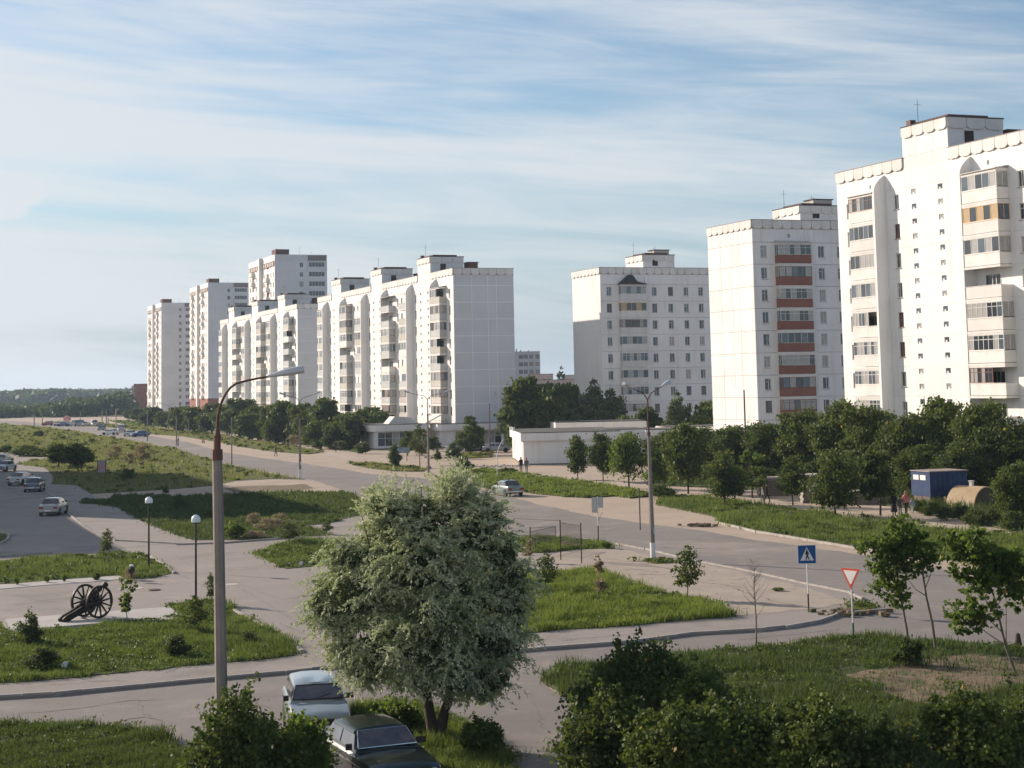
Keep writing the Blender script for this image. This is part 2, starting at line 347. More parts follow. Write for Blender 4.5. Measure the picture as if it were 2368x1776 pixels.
def grass_on(P, z, n, h, seed, m=None, wmul=1.0, bare=0.0, label=None, name='grass'):
    """upright blades scattered over polygon P (world xy)"""
    m = m or GRASS; r = np.random.default_rng(seed); A = np.array(P); lo, hi = A.min(0), A.max(0)
    xs, ys = [], []; tot = 0; tries = 0
    while tot < n and tries < 60:
        k = n * 2; x = r.uniform(lo[0], hi[0], k); y = r.uniform(lo[1], hi[1], k)
        # sample density falls with distance so that it looks even in the view
        ok = in_poly(x, y, P) & (r.random(k) < (lo[1] + 2) / (y + 2)) & (np.abs(x) < 0.33 * y + 4)
        for Hh in HOLES:
            ok &= ~(in_poly(x, y, Hh) & (r.random(k) < .82))
        if bare: ok &= (wob(x, y, seed + 5, 0.8) + r.normal(0, 0.25, k)) < 1.1 - bare
        xs.append(x[ok]); ys.append(y[ok]); tot += ok.sum(); tries += 1
    x = np.concatenate(xs)[:n]; y = np.concatenate(ys)[:n]; n = len(x); sp = np.where(r.random(n) < .25, .22 + y * .0008, .06); x = x + r.normal(0, 1, n) * sp; y = y + r.normal(0, 1, n) * sp
    w = wob(x, y, seed, 0.9); w2 = wob(x, y, seed + 1, 3.0)
    w3 = wob(x, y, seed + 2, 7.0); hh = h * np.clip(0.8 + 0.45 * w + 0.45 * w2 + .25 * w3, 0.25, 2.2) * r.uniform(0.6, 1.3, n)
    wd = np.maximum(0.03, y * 0.00065) * wmul * r.uniform(0.7, 1.4, n)
    a = r.uniform(0, 6.28, n); lean = r.normal(0, 0.35, (n, 2)) * hh[:, None]
    V = np.zeros((n, 3, 3)); V[:, 0, 0] = x - np.cos(a) * wd / 2; V[:, 0, 1] = y - np.sin(a) * wd / 2; V[:, 1, 0] = x + np.cos(a) * wd / 2; V[:, 1, 1] = y + np.sin(a) * wd / 2
    V[:, 2, 0] = x + lean[:, 0]; V[:, 2, 1] = y + lean[:, 1]; V[:, :2, 2] = z - 0.05; V[:, 2, 2] = z + hh
    va = np.clip(0.5 + 0.35 * w - 0.30 * w2 - .2 * w3 + r.normal(0, 0.25, n), 0, 1)
    nw = max(6, n // 90); pk = r.choice(n, nw); per = 26; c = np.repeat(np.stack([x[pk], y[pk], np.full(nw, z)], 1), per, 0); sz = np.repeat(r.uniform(.08, .20, nw), per)
    c[:, :2] += r.normal(size=(nw * per, 2)) * sz[:, None]; c[:, 2] += np.abs(r.normal(size=nw * per)).clip(0, 1.4) * sz * .8
    add('weeds', np_mesh('weeds', leaf_quads(c, .10, r, 0, 1.3) if False else leaf_quads(c, 1.0, r, 0, 1.3, size_arr=np.maximum(.05, c[:, 1] * .0011)), 4, LEAF if seed % 2 else LEAFD, r.random(nw * per)), kind='stuff', label='broad leaved weeds scattered in the ' + (label or 'grass')[:60], cat='weeds')
    return add(name, np_mesh(name, V.reshape(-1, 3), 3, m, va), kind='stuff', label=label, cat='grass')

# base ground: one sheet to the horizon
mb = MB(); mb.quad((-2500, -60, 0), (2500, -60, 0), (2500, 4500, 0), (-2500, 4500, 0))
gr = add('ground', mb.mesh('ground', DIRT, recalc=False), kind='structure')

ROAD = [(-20, 971), (60, 975), (135, 984.5), (169, 986), (270, 990), (350, 1009), (430, 1021), (519, 1046), (591, 1057), (687, 1070), (760, 1080), (850, 1095), (975, 1105), (1100, 1128), (1229, 1162), (1311, 1180),
        (1401, 1198), (1507, 1212), (1612, 1226), (1708, 1242), (1853, 1263), (1998, 1284), (2142, 1306), (2207, 1322), (2368, 1362), (2700, 1440), (2700, 1530), (2368, 1494), (2200, 1484), (2109, 1479), (1983, 1469), (1882, 1476),
        (1644, 1505), (1400, 1530), (1290, 1550), (1250, 1572), (1326, 1618), (1360, 1800), (1150, 1900), (400, 1900), (-300, 1730), (-300, 1632), (0, 1613), (144, 1604), (287, 1590), (496, 1570), (672, 1554), (796, 1540), (1000, 1523), (1250, 1501), (1452, 1486), (1604, 1466),
        (1745, 1458), (1831, 1449), (1889, 1439), (1943, 1421), (2060, 1411), (2016, 1402), (1983, 1381), (1961, 1370), (1853, 1348), (1708, 1316), (1600, 1296), (1501, 1272), (1413, 1256), (1341, 1247), (1281, 1240), (1208, 1239), (1000, 1196), (850, 1152), (726, 1111), (622, 1094),
        (519, 1073), (408, 1037), (345, 1025), (289, 1015), (239, 1008), (181, 997), (104, 987), (-20, 976)]
sheet('road', ROAD, 0.006, ASPH, step=1.2, amp=0.13, seed=44)
PLZ = [(-300, 1634), (0, 1612.5), (144, 1603.5), (287, 1589.5), (496, 1569.5), (672, 1553.5), (796, 1539.5), (1000, 1522.5), (1250, 1500.5), (1452, 1485.5), (1604, 1465.5), (1745, 1457), (1831, 1448), (1889, 1438), (1943, 1420), (2040, 1407), (2005, 1397),
       (1983, 1382), (1961, 1371), (1853, 1349), (1708, 1317), (1600, 1297), (1501, 1273), (1413, 1257), (1341, 1248), (1281, 1241), (1208, 1240), (1000, 1197), (850, 1153), (726, 1112), (400, 1045), (130, 1045), (-500, 1030), (-500, 1300)]
sheet('pavement', PLZ, 0.08, PLAZA, thick=0.08, step=2.0)

def zz(l, ox, oy, s): return [(ox + x / s, oy + y / s) for x, y in l]
SOIL_PX = zz([(1380, 415), (1480, 395), (1600, 385), (1700, 350), (1850, 335), (1970, 318), (2212, 338), (2300, 345), (2300, 490), (2130, 480), (1950, 520), (1820, 555), (1690, 545), (1600, 510), (1540, 460), (1440, 445)], 1250, 1350, 1.9785)
PATH_PX = [(1250, 1092), (1330, 1098), (1420, 1112), (1500, 1124), (1600, 1134), (1700, 1147), (1800, 1157), (1940, 1180), (2070, 1197), (2200, 1212), (2310, 1230), (2280, 1240), (2180, 1224), (2050, 1208), (1930, 1195), (1800, 1171), (1700, 1160), (1600, 1146), (1500, 1137), (1400, 1122), (1300, 1108), (1230, 1103)]
HOLES = [np.array(px_poly(q, .12)) for q in (SOIL_PX, PATH_PX, [(519, 1130), (600, 1123), (700, 1119), (731, 1129), (690, 1134), (540, 1138)])]
def lawn(pts, n, h, seed, z=0.11, m=None, amp=0.10, bare=0.0, thick=0.11, wmul=1.0, label=None):
    o, P = sheet('lawn', pts, z, TURF, thick=thick, step=0.7, amp=amp, seed=seed)
    if n: grass_on(P, z, n, h, seed, m, wmul, bare, label)
    return P
def z278(l, ox=0, oy=1180, s=2.783): return [(ox + x / s, oy + y / s) for x, y in l]
def zz(l, ox, oy, s): return [(ox + x / s, oy + y / s) for x, y in l]
# left foreground lawn in front of the cannon
lawn(z278([(-300, 1150), (0, 1110), (500, 1070), (900, 1030), (1400, 980), (1640, 960), (1900, 930), (1910, 900), (1850, 840), (1700, 755), (1560, 680), (1490, 640), (1450, 595), (1340, 590), (1090, 605), (1180, 695), (820, 715), (700, 725), (560, 755), (300, 770), (75, 785), (0, 740), (-300, 740)]),
     52000, 0.22, 11, label='unmown lawn between the cannon slab and the kerbside pavement')
lawn(z278([(-300, 440), (-300, 320), (0, 325), (200, 308), (400, 298), (600, 298), (700, 280), (860, 275), (950, 290), (1040, 350), (1105, 405), (1000, 432), (800, 440), (770, 418), (600, 428), (330, 448), (100, 470), (0, 470)]),
     14000, 0.22, 12, label='narrow strip of lawn beyond the cannon beside the car park')
lawn(z278([(1640, 275), (1830, 215), (2004, 190), (2130, 195), (2150, 290), (2100, 350), (1830, 375), (1740, 330)]), 8000, 0.22, 13, label='small pointed lawn island just left of the willow')
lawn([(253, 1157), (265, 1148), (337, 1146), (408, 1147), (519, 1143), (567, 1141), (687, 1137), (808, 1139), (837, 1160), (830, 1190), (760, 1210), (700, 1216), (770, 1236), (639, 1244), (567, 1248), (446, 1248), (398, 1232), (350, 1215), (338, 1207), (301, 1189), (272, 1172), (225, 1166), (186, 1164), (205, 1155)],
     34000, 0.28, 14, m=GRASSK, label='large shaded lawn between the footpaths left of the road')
lawn([(-200, 1050), (0, 1046), (60, 1046), (104, 1049), (120, 1053), (108, 1060), (60, 1068), (31, 1073), (104, 1081), (128, 1104), (120, 1119), (178, 1121), (212, 1142), (309, 1136), (400, 1131), (495, 1123), (543, 1112), (630, 1107), (707, 1108), (622, 1095), (519, 1074), (492, 1066), (408, 1038), (350, 1028), (289, 1016),
      (239, 1009), (181, 998), (104, 988), (-20, 978), (-250, 984)], 46000, 0.35, 15, m=GRASSD, bare=0.15, label='wide rough meadow along the left side of the road')
lawn([(350, 988), (470, 998), (543, 1010), (663, 1029), (750, 1044), (712, 1049), (639, 1044), (555, 1032), (495, 1020), (422, 1008), (345, 1003), (289, 991), (200, 983), (120, 978), (120, 975), (230, 978)], 12000, 0.25, 16, m=GRASSD, label='grass verge on the far side of the road')
lawn([(808, 1071), (863, 1069), (927, 1076), (986, 1083), (975, 1089), (910, 1088), (853, 1081)], 3000, 0.2, 17, m=GRASSD, bare=0.2, label='thin strip of grass by the shop forecourt')
lawn([(1083, 1090), (1110, 1084), (1148, 1086), (1184, 1093), (1250, 1101), (1311, 1108), (1401, 1120), (1470, 1133), (1500, 1146), (1460, 1150), (1420, 1145), (1371, 1149), (1311, 1147), (1240, 1140), (1202, 1135), (1150, 1131), (1104, 1124)], 17000, 0.30, 18, m=GRASSB, label='bright grass verge between the road and the white shop')
lawn([(1055, 1050), (1137, 1043), (1137, 1056), (1100, 1058), (1060, 1058)], 1500, 0.2, 19, m=GRASSD, label='patch of grass in front of the low shops')
lawn([(1537, 1148), (1600, 1146), (1690, 1153), (1770, 1166), (1853, 1180), (1998, 1194), (2140, 1206), (2250, 1228), (2368, 1238), (2700, 1290), (2700, 1420), (2368, 1340), (2207, 1291), (2100, 1279), (1998, 1265), (1853, 1242), (1745, 1226), (1665, 1208), (1654, 1192), (1582, 1177), (1516, 1165)],
     46000, 0.34, 20, m=GRASS, label='long grass verge under the row of young trees')
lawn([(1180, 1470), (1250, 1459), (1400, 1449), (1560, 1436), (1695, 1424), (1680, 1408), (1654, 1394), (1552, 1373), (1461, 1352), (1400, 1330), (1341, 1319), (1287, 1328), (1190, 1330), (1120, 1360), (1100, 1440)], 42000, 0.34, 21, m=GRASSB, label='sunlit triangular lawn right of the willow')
lawn([(1199, 1244), (1281, 1242), (1341, 1249), (1405, 1258), (1420, 1267), (1341, 1270), (1251, 1278), (1200, 1276), (1120, 1262)], 6000, 0.25, 22, bare=0.1, label='grass patch around the mesh fence frame')
lawn([(1495, 1297), (1515, 1290), (1545, 1296), (1560, 1300), (1520, 1303)], 1200, 0.15, 23, m=GRASSD, bare=0.1, label='weeds round the foot of the tall double lamp')
lawn([(1975, 1398), (1990, 1391), (2030, 1402), (2010, 1410), (1975, 1412)], 1200, 0.15, 24, m=GRASSD, bare=0.3, label='dry weeds at the road corner by the signs')
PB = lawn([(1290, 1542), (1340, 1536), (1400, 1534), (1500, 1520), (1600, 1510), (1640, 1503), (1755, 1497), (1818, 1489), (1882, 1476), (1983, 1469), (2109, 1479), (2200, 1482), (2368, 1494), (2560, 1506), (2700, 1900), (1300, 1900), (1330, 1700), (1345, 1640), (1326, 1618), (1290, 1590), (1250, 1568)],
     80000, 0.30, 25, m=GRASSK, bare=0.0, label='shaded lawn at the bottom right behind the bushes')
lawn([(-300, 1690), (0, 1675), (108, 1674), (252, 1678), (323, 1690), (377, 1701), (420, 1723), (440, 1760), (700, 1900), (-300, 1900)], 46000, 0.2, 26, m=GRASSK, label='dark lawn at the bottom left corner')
lawn([(800, 1650), (814, 1640), (894, 1623), (980, 1630), (1060, 1665), (1143, 1700), (1183, 1753), (1200, 1900), (1000, 1900), (860, 1720)], 16000, 0.3, 27, label='grass island under the willow')
# undergrowth strip behind the long footpath
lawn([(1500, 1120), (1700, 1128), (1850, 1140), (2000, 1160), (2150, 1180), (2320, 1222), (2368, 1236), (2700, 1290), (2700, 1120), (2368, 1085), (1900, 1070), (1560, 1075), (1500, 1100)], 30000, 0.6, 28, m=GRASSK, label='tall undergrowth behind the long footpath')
lawn([(300, 984), (470, 992), (600, 1010), (760, 1034), (830, 1046), (840, 1020), (700, 1000), (400, 975), (250, 972)], 7000, 0.35, 29, label='undergrowth at the foot of the roadside hedge')
# other ground sheets
sheet('footpath', [(430, 992), (543, 1003), (663, 1022), (780, 1046), (850, 1062), (800, 1064), (740, 1048), (663, 1030), (543, 1011), (430, 999)], 0.02, PATH, step=2, amp=0.06, seed=3)
sheet('footpath', [(1250, 1092), (1330, 1098), (1420, 1112), (1500, 1124), (1600, 1134), (1700, 1147), (1800, 1157), (1940, 1180), (2070, 1197), (2200, 1212), (2310, 1230), (2280, 1240), (2180, 1224), (2050, 1208), (1930, 1195), (1800, 1171), (1700, 1160), (1600, 1146), (1500, 1137), (1400, 1122), (1300, 1108), (1230, 1103)], 0.13, PATH, step=2, amp=0.05, seed=4)
sheet('soil_patch', zz([(1380, 415), (1480, 395), (1600, 385), (1700, 350), (1850, 335), (1970, 318), (2212, 338), (2300, 345), (2300, 490), (2130, 480), (1950, 520), (1820, 555), (1690, 545), (1600, 510), (1540, 460), (1440, 445)], 1250, 1350, 1.9785), 0.125, SOIL, step=0.5, amp=0.10, seed=5)
sheet('soil_patch', [(519, 1130), (545, 1125), (600, 1123), (660, 1122), (700, 1119), (731, 1129), (690, 1134), (600, 1136), (540, 1138)], 0.10, SOIL, step=0.7, amp=0.15, seed=6)
sheet('dirt_verge', [(212, 1142), (309, 1137), (400, 1131), (495, 1123), (543, 1112), (630, 1108), (726, 1112), (850, 1153), (900, 1168), (840, 1166), (812, 1140), (687, 1138), (567, 1142), (519, 1144), (408, 1148), (265, 1149), (220, 1155)], 0.092, DIRT, step=0.8, amp=0.15, seed=7)
sheet('dirt_verge', [(1461, 1352), (1552, 1373), (1654, 1394), (1700, 1424), (1800, 1416), (1900, 1405), (1960, 1395), (1900, 1370), (1780, 1340), (1650, 1310), (1560, 1298), (1400, 1262), (1300, 1275), (1250, 1290), (1290, 1326), (1341, 1318)], 0.088, mat('worn_concrete', (0.40, 0.33, 0.27), 0.95, (0.31, 0.255, 0.21), 0.5, bump=0.6, bscale=10, grain=0.25, patches=[((0.15, 0.12, 0.095), 1.1, 0.60, 0.70)]), step=0.8, amp=0.12, seed=8)
# broken asphalt cracks as thin sunken strips of soil
def crack(pts, w, seed, z=0.094):
    r = random.Random(seed); P = [G(x, y, z) for x, y in pts]; mb = MB(); line = []
    for a, b in zip(P[:-1], P[1:]):
        k = max(2, int((b - a).length / 0.35))
        for i in range(k): q = a.lerp(b, i / k); line.append((q.x + r.uniform(-.1, .1), q.y + r.uniform(-.1, .1)))
    for i in range(len(line) - 1):
        (x0, y0), (x1, y1) = line[i], line[i + 1]; w0 = w * r.uniform(.3, 1.2)
        mb.quad((x0, y0 - w0, z), (x1, y1 - w0, z), (x1, y1 + w0 * .6, z), (x0, y0 + w0 * .6, z))
    add('crack', mb.mesh('crack', mat('crack_dirt', (0.10, 0.08, 0.065), 1.0, (0.13, 0.12, 0.05), 1.0)), kind='structure')
crack([(1625, 1347), (1680, 1352), (1720, 1368), (1765, 1380), (1790, 1392), (1850, 1400)], 0.10, 1)
crack([(1680, 1338), (1730, 1342)], 0.06, 2); crack([(1360, 1307), (1440, 1312), (1530, 1325)], 0.05, 3)
crack([(1475, 1328), (1530, 1330), (1545, 1325)], 0.09, 5)
for i, c in enumerate([[(400, 1280), (440, 1308), (500, 1330), (600, 1385), (690, 1440)], [(520, 1335), (640, 1384), (720, 1385)], [(560, 1268), (620, 1285), (660, 1312)]]): crack(c, 0.03, 10 + i)
for i, c in enumerate([[(60, 1200), (140, 1230), (230, 1235)], [(300, 1300), (420, 1330), (480, 1360)], [(640, 1440), (720, 1470), (790, 1500)], [(1300, 1480), (1420, 1470), (1500, 1462)], [(60, 1590), (200, 1576), (330, 1572)]]): crack(c, 0.03, 60 + i, .098)
for i, c in enumerate([[(1150, 1560), (1230, 1610), (1260, 1690)], [(40, 1650), (170, 1640), (300, 1620), (420, 1618)], [(900, 1130), (1050, 1150)], [(1400, 1225), (1560, 1252), (1700, 1275), (1850, 1310)], [(1250, 1190), (1400, 1222)], [(2000, 1330), (2150, 1390), (2300, 1400)], [(1700, 1480), (1850, 1466), (1960, 1452)], [(560, 1620), (640, 1640)]]): crack(c, 0.035, 80 + i, .012)
crack([(315, 1620), (335, 1650), (350, 1660), (390, 1672)], 0.05, 20, 0.012); crack([(250, 1672), (330, 1658), (390, 1664)], 0.09, 21, 0.012)
crack([(0, 1372), (100, 1390), (170, 1396)], 0.03, 22)

# concrete slab of the cannon, pale strips, white painted discs
mb = MB(); P = px_poly(z278([(1090, 620), (1180, 697), (820, 712), (400, 745), (75, 787), (15, 735), (40, 697), (700, 650)]), 0.2)
mb.prism(P, 0.08, 0.2); add('cannon_slab', mb.mesh('cannon_slab', CONC_L), kind='structure')
for i, q in enumerate([[(-30, 478), (0, 478), (330, 450), (600, 432), (700, 424), (780, 418), (800, 440), (600, 458), (300, 480), (0, 505), (-30, 507)]]):
    sheet('paving_strip', z278(q), 0.098 + 0.01, CONC_L, thick=0.05, step=2)
def disc(x, y, rx, ry, m, name, z=0.094, h=0.0):
    c = G(x, y, z); mb = MB(); pts = [(c.x + rx * math.cos(t) * rnd.uniform(.94, 1.05), c.y + ry * math.sin(t) * rnd.uniform(.94, 1.05)) for t in [i * 2 * math.pi / 28 for i in range(28)]]
    mb.prism(pts, z - 0.02, z + h); return add(name, mb.mesh(name, m), kind='structure')
PALE = mat('pale_screed', (0.50, 0.47, 0.43), 0.9, (0.40, 0.37, 0.33), 1.5)
disc(303, 1360, 0.62, 0.55, PALE, 'pale_disc'); disc(536, 1351, 0.34, 0.35, PALE, 'pale_disc')
mc = G(356, 1364, 0.1); mb = MB(); mb.lathe([(0, 0.13), (0.30, 0.13), (0.33, 0.10), (0.33, 0.07)], 20)
add('manhole_cover', mb.mesh('manhole_cover', RUST, 40), loc=(mc.x, mc.y, 0), label='dark iron manhole cover on the asphalt right of the cannon', cat='manhole cover')

# kerbs made of single stones
kerb_me = MB().prism([(-0.08, 0), (0.08, 0), (0.08, 0.13), (0.06, 0.15), (-0.08, 0.15)], -0.485, 0.485, 'x').mesh('kerb_stone', KERB)
kerb_far = MB().box(-1.47, -0.08, 0, 1.47, 0.08, 0.15).mesh('kerb_stone_long', KERB)
kerb_mid = MB().prism([(-0.08, 0), (0.08, 0), (0.08, 0.13), (0.06, 0.15), (-0.08, 0.15)], -0.735, 0.735, 'x').mesh('kerb_stone', KERB)
def kerb(pts, far=False, step=None, lift=0.0, flip=False):
    step = step or (3.0 if far else 1.0); P = [G(x, y, 0.1) for x, y in pts]; root = empty('kerb', (0, 0, 0), kind='structure'); rest = 0.0
    for a, b in zip(P[:-1], P[1:]):
        d = b - a; L = d.length; ang = math.atan2(d.y, d.x); t = rest
        while t < L:
            q = a + d * (t / L); s = add('kerb_stone', kerb_far if far else (kerb_mid if step > 1.1 else kerb_me), root, (q.x, q.y, lift + rnd.uniform(-.012, .006)), ang + rnd.uniform(-.012, .012)); t += step
        rest = t - L
    return root
kerb([(-60, 1614), (0, 1610), (144, 1601), (287, 1587), (496, 1567), (672, 1551), (796, 1537), (1000, 1520), (1250, 1498), (1452, 1483), (1604, 1463), (1745, 1455), (1831, 1446), (1889, 1436), (1943, 1418), (1998, 1414), (2060, 1408)])
kerb([(1208, 1238), (1281, 1239), (1341, 1246), (1413, 1255), (1501, 1271), (1600, 1295), (1708, 1315), (1853, 1347), (1961, 1369), (1990, 1381)], far=False)
kerb([(100, 1135), (128, 1150), (160, 1190), (200, 1222), (243, 1246), (265, 1250), (340, 1254), (430, 1259), (520, 1256), (600, 1250), (700, 1243)], step=1.48, lift=0.04)
kerb([(-80, 1292), (0, 1288), (60, 1284), (100, 1281)], step=1.5, lift=0.06)
kerb([(-60, 1262), (0, 1258), (16, 1250), (22, 1238), (14, 1234), (0, 1231), (-60, 1228)], step=1.2, lift=0.06)
kerb(z278([(950, 288), (1040, 345), (1120, 405)]), lift=0.06); kerb(z278([(1520, 655), (1610, 705), (1700, 755)]), lift=0.04); kerb(z278([(1895, 880), (1960, 925)]), lift=0.05)
kerb([(1665, 1209), (1745, 1228), (1853, 1246), (1998, 1270), (2100, 1284)], lift=0.02)
lawn([(-200, 1232), (0, 1233), (12, 1236), (19, 1242), (13, 1250), (0, 1256), (-200, 1262)], 1500, 0.15, 33, label='little rounded grass island at the left edge of the car park')

# ------------------------------------------------------------------ buildings
AZ = R_(21)                                         # all blocks share the street grid
C21, S21 = math.cos(AZ), math.sin(AZ)
H_ST = 2.8
class Fac:
    """a wall plane of a building: s runs along it, y inward"""
    def __init__(s, root, ox, oy, rot): s.root, s.ox, s.oy, s.rot, s.c, s.q = root, ox, oy, rot, math.cos(rot), math.sin(rot)
    def put(s, name, me, a, y, z, **kw):
        return add(name, me, s.root, (s.ox + a * s.c - y * s.q, s.oy + a * s.q + y * s.c, z), s.rot, **kw)
_mc = {}
def cached(key, fn):
    if key not in _mc: _mc[key] = fn()
    return _mc[key]
def wall_mesh(w, h, ops, m, rev=0.2, skirt=0.05):
    """panel w x h with openings (x0,x1,z0,z1)"""
    def f():
        mb = MB(); xs = sorted({0, w, *[o[0] for o in ops], *[o[1] for o in ops]}); zs = sorted({0, h, *[o[2] for o in ops], *[o[3] for o in ops]})
        for i in range(len(xs) - 1):
            for j in range(len(zs) - 1):
                cx, cz = (xs[i] + xs[i + 1]) / 2, (zs[j] + zs[j + 1]) / 2
                if any(o[0] < cx < o[1] and o[2] < cz < o[3] for o in ops): continue
                mb.quad((xs[i], 0, zs[j]), (xs[i + 1], 0, zs[j]), (xs[i + 1], 0, zs[j + 1]), (xs[i], 0, zs[j + 1]))
        for (a, b, c, d) in ops:
            mb.quad((a, 0, c), (a, 0, d), (a, rev, d), (a, rev, c)); mb.quad((b, 0, d), (b, 0, c), (b, rev, c), (b, rev, d))
            mb.quad((a, 0, d), (b, 0, d), (b, rev, d), (a, rev, d)); mb.quad((b, 0, c), (a, 0, c), (a, rev, c), (b, rev, c))
        if skirt:
            mb.quad((0, 0, 0), (0, 0, h), (0, skirt, h), (0, skirt, 0)); mb.quad((w, 0, h), (w, 0, 0), (w, skirt, 0), (w, skirt, h))
            mb.quad((0, 0, h), (w, 0, h), (w, skirt, h), (0, skirt, h)); mb.quad((w, 0, 0), (0, 0, 0), (0, skirt, 0), (w, skirt, 0))
        return mb.mesh('wall_panel', m, recalc=False)
    return cached(('wall', round(w, 2), round(h, 2), tuple(ops), m.name), f)
def box_me(w, d, h, m, name='box'): return cached((name, round(w, 2), round(d, 2), round(h, 2), m.name), lambda: MB().box(0, 0, 0, w, d, h).mesh(name, m))
def win_meshes(w, h, fr, gl, split=0.6, trans=False):
    def ff():
        mb = MB(); t = 0.075
        mb.box(0, .1, 0, t, .17, h); mb.box(w - t, .1, 0, w, .17, h); mb.box(t, .1, 0, w - t, .17, t); mb.box(t, .1, h - t, w - t, .17, h)
        if split: mb.box(w * split - t / 2, .1, t, w * split + t / 2, .17, h - t)
        if trans: mb.box(t, .105, h * .68, w * split - t / 2, .165, h * .68 + t * .8)
        return mb.mesh('window_frame', fr)
    def gg(): return MB().box(0.01, .14, 0.01, w - .01, .16, h - .01).mesh('pane', gl)
    return cached(('wf', w, h, fr.name, split, trans), ff), cached(('wg', w, h, gl.name), gg)
def window(F, s, z, w, h, fr=FR_WHITE, sill=True, gl=None, simple=False, label=None):
    gl = gl or rnd.choice(GLASSES); split = rnd.choice((0.5, 0.62, 0.36)); tr = rnd.random() < 0.5
    if rnd.random() < 0.12 and fr is FR_WHITE: fr = FR_BROWN
    if simple:
        def f():
            mb = MB(); t = 0.07; mb.box(0.01, .14, 0.01, w - .01, .16, h - .01, 1)
            mb.box(0, .08, 0, t, .17, h); mb.box(w - t, .08, 0, w, .17, h); mb.box(t, .08, 0, w - t, .17, t); mb.box(t, .08, h - t, w - t, .17, h)
            n = 1 if w < 2 else 4
            for i in range(n): x = w * (i + 1) / (n + 1); mb.box(x - t / 2, .08, t, x + t / 2, .17, h - t)
            return mb.mesh('window', [fr, gl])
        return F.put('window', cached(('ws', w, h, fr.name, gl.name), f), s, 0, z)
    fm, gm = win_meshes(w, h, fr, gl, split, tr)
    o = F.put('window', fm, s, 0, z); add('pane', gm, o)
    if sill: add('sill', cached(('sill', w), lambda: MB().prism([(-0.10, -0.05), (0.12, -0.05), (0.12, 0.0), (-0.10, -0.02)], -0.06, w + .06, 'x').mesh('sill', mat('zinc_sill', (0.36, 0.33, 0.31), 0.6, (0.25, 0.22, 0.2), 2))), o)
    return o
def balcony(F, s, z, w, p, par, fr, style, seed, roof=False, sides=(1, 1), gl=None):
    """style: glazed / half / open.  slab (part) > parapet, glazing, panes"""
    r = random.Random(seed)
    slab = cached(('slab', w, p), lambda: MB().box(-.04, -p - .04, -.14, w + .04, 0, 0.06).mesh('balcony_slab', W_TRIM))
    o = F.put('balcony', slab, s, 0, z)
    def fp():
        mb = MB(); mb.box(0, -p, .10, w, -p + .07, 1.12); mb.box(0, -p + .07, .10, .06, 0, 1.12); mb.box(w - .06, -p + .07, .10, w, 0, 1.12)
        if style != 'open' or r.random() < 2: mb.box(-.03, -p - .03, 1.12, w + .03, -p + .10, 1.17)
        return mb.mesh('parapet', par)
    add('parapet', cached(('par', w, p, par.name), fp), o)
    H = 2.50; z0 = 1.17; t = 0.055
    if style in ('glazed', 'half'):
        n = r.choice((5, 6, 7)); wa = 0 if style == 'glazed' else r.choice((0, 0.35)) * w; wb = w if style == 'glazed' or wa > 0 else w * 0.65
        kk = (w, p, n, round(wa, 2), round(wb, 2), fr.name)
        def fg():
            mb = MB(); y0, y1 = -p + .0, -p + .06
            mb.box(wa, y0, z0, wb, y1, z0 + t); mb.box(wa, y0, H - t, wb, y1, H)
            for i in range(n + 1):
                x = wa + (wb - wa - t) * i / n; mb.box(x, y0, z0 + t, x + t, y1, H - t)
            if n > 5: mb.box(wa + .01, y0 + .01, H - .42, wb - .01, y1 - .01, H - .42 + t * .8)
            for (sx, on) in ((0, wa == 0), (w - .06, wb == w)):
                if on: mb.box(sx, y1, H - t, sx + .06, 0, H); mb.box(sx, -p * .5, z0, sx + .06, -p * .5 + t, H - t); mb.box(sx, -t, z0, sx + .06, 0, H - t)
            return mb.mesh('glazing_frame', fr)
        add('glazing', cached(('gf',) + kk, fg), o)
        gset = [r.choice(range(4)) for _ in range(n)]; vkey = seed % 6
        def fpn():
            rr = random.Random(vkey * 31 + n); mb = MB()
            for i in range(n):
                a = wa + (wb - wa) * i / n + .03; b = wa + (wb - wa) * (i + 1) / n - .03; mb.box(a, -p + .025, z0 + .02, b, -p + .035, H - .02, rr.choice((0, 0, 1, 2, 2, 2) if gl is None else (0, 3)))
            for (sx, on) in ((0.025, wa == 0), (w - .035, wb == w)):
                if on: mb.box(sx, -p + .06, z0 + .02, sx + .01, -.01, H - .02, rr.choice((1, 2)))
            return mb.mesh('pane', [GL_DARK, GL_BLUE, GL_CURT, gl or GL_CURT])
        add('pane', cached(('gp', vkey, gl.name if gl else '') + kk, fpn), o)
        add('ceiling_band', cached(('cb', w, p, roof), lambda: MB().box(-.02, -p - .02, H, w + .02, 0, 2.66 if not roof else 2.78).mesh('ceiling_band', W_TRIM)), o)
    if style != 'glazed':
        def fd():
            mb = MB(); mb.box(w * .25, -.03, .08, w * .25 + 2.1, -.004, 2.2, 0); mb.box(w * .25 + .07, -.04, .95, w * .25 + .9, -.031, 2.12, 1); mb.box(w * .25 + 1.0, -.04, .95, w * .25 + 1.4, -.031, 2.12, 1); mb.box(w * .25 + 1.5, -.04, .15, w * .25 + 2.03, -.031, 2.12, 1); return mb.mesh('balcony_door', [FR_WHITE, GL_DARK])
        add('balcony_door', cached(('bd', w), fd), o)
    if roof:
        add('awning', cached(('aw', w, p), lambda: MB().prism([(-p - .15, 2.70), (-p - .15, 2.78), (0, 3.02), (0, 2.90)], -.08, w + .1, 'x').mesh('awning', mat('awning_sheet', (0.5, 0.48, 0.45), 0.6, (0.35, 0.3, 0.27), 1.5))), o)
    return o
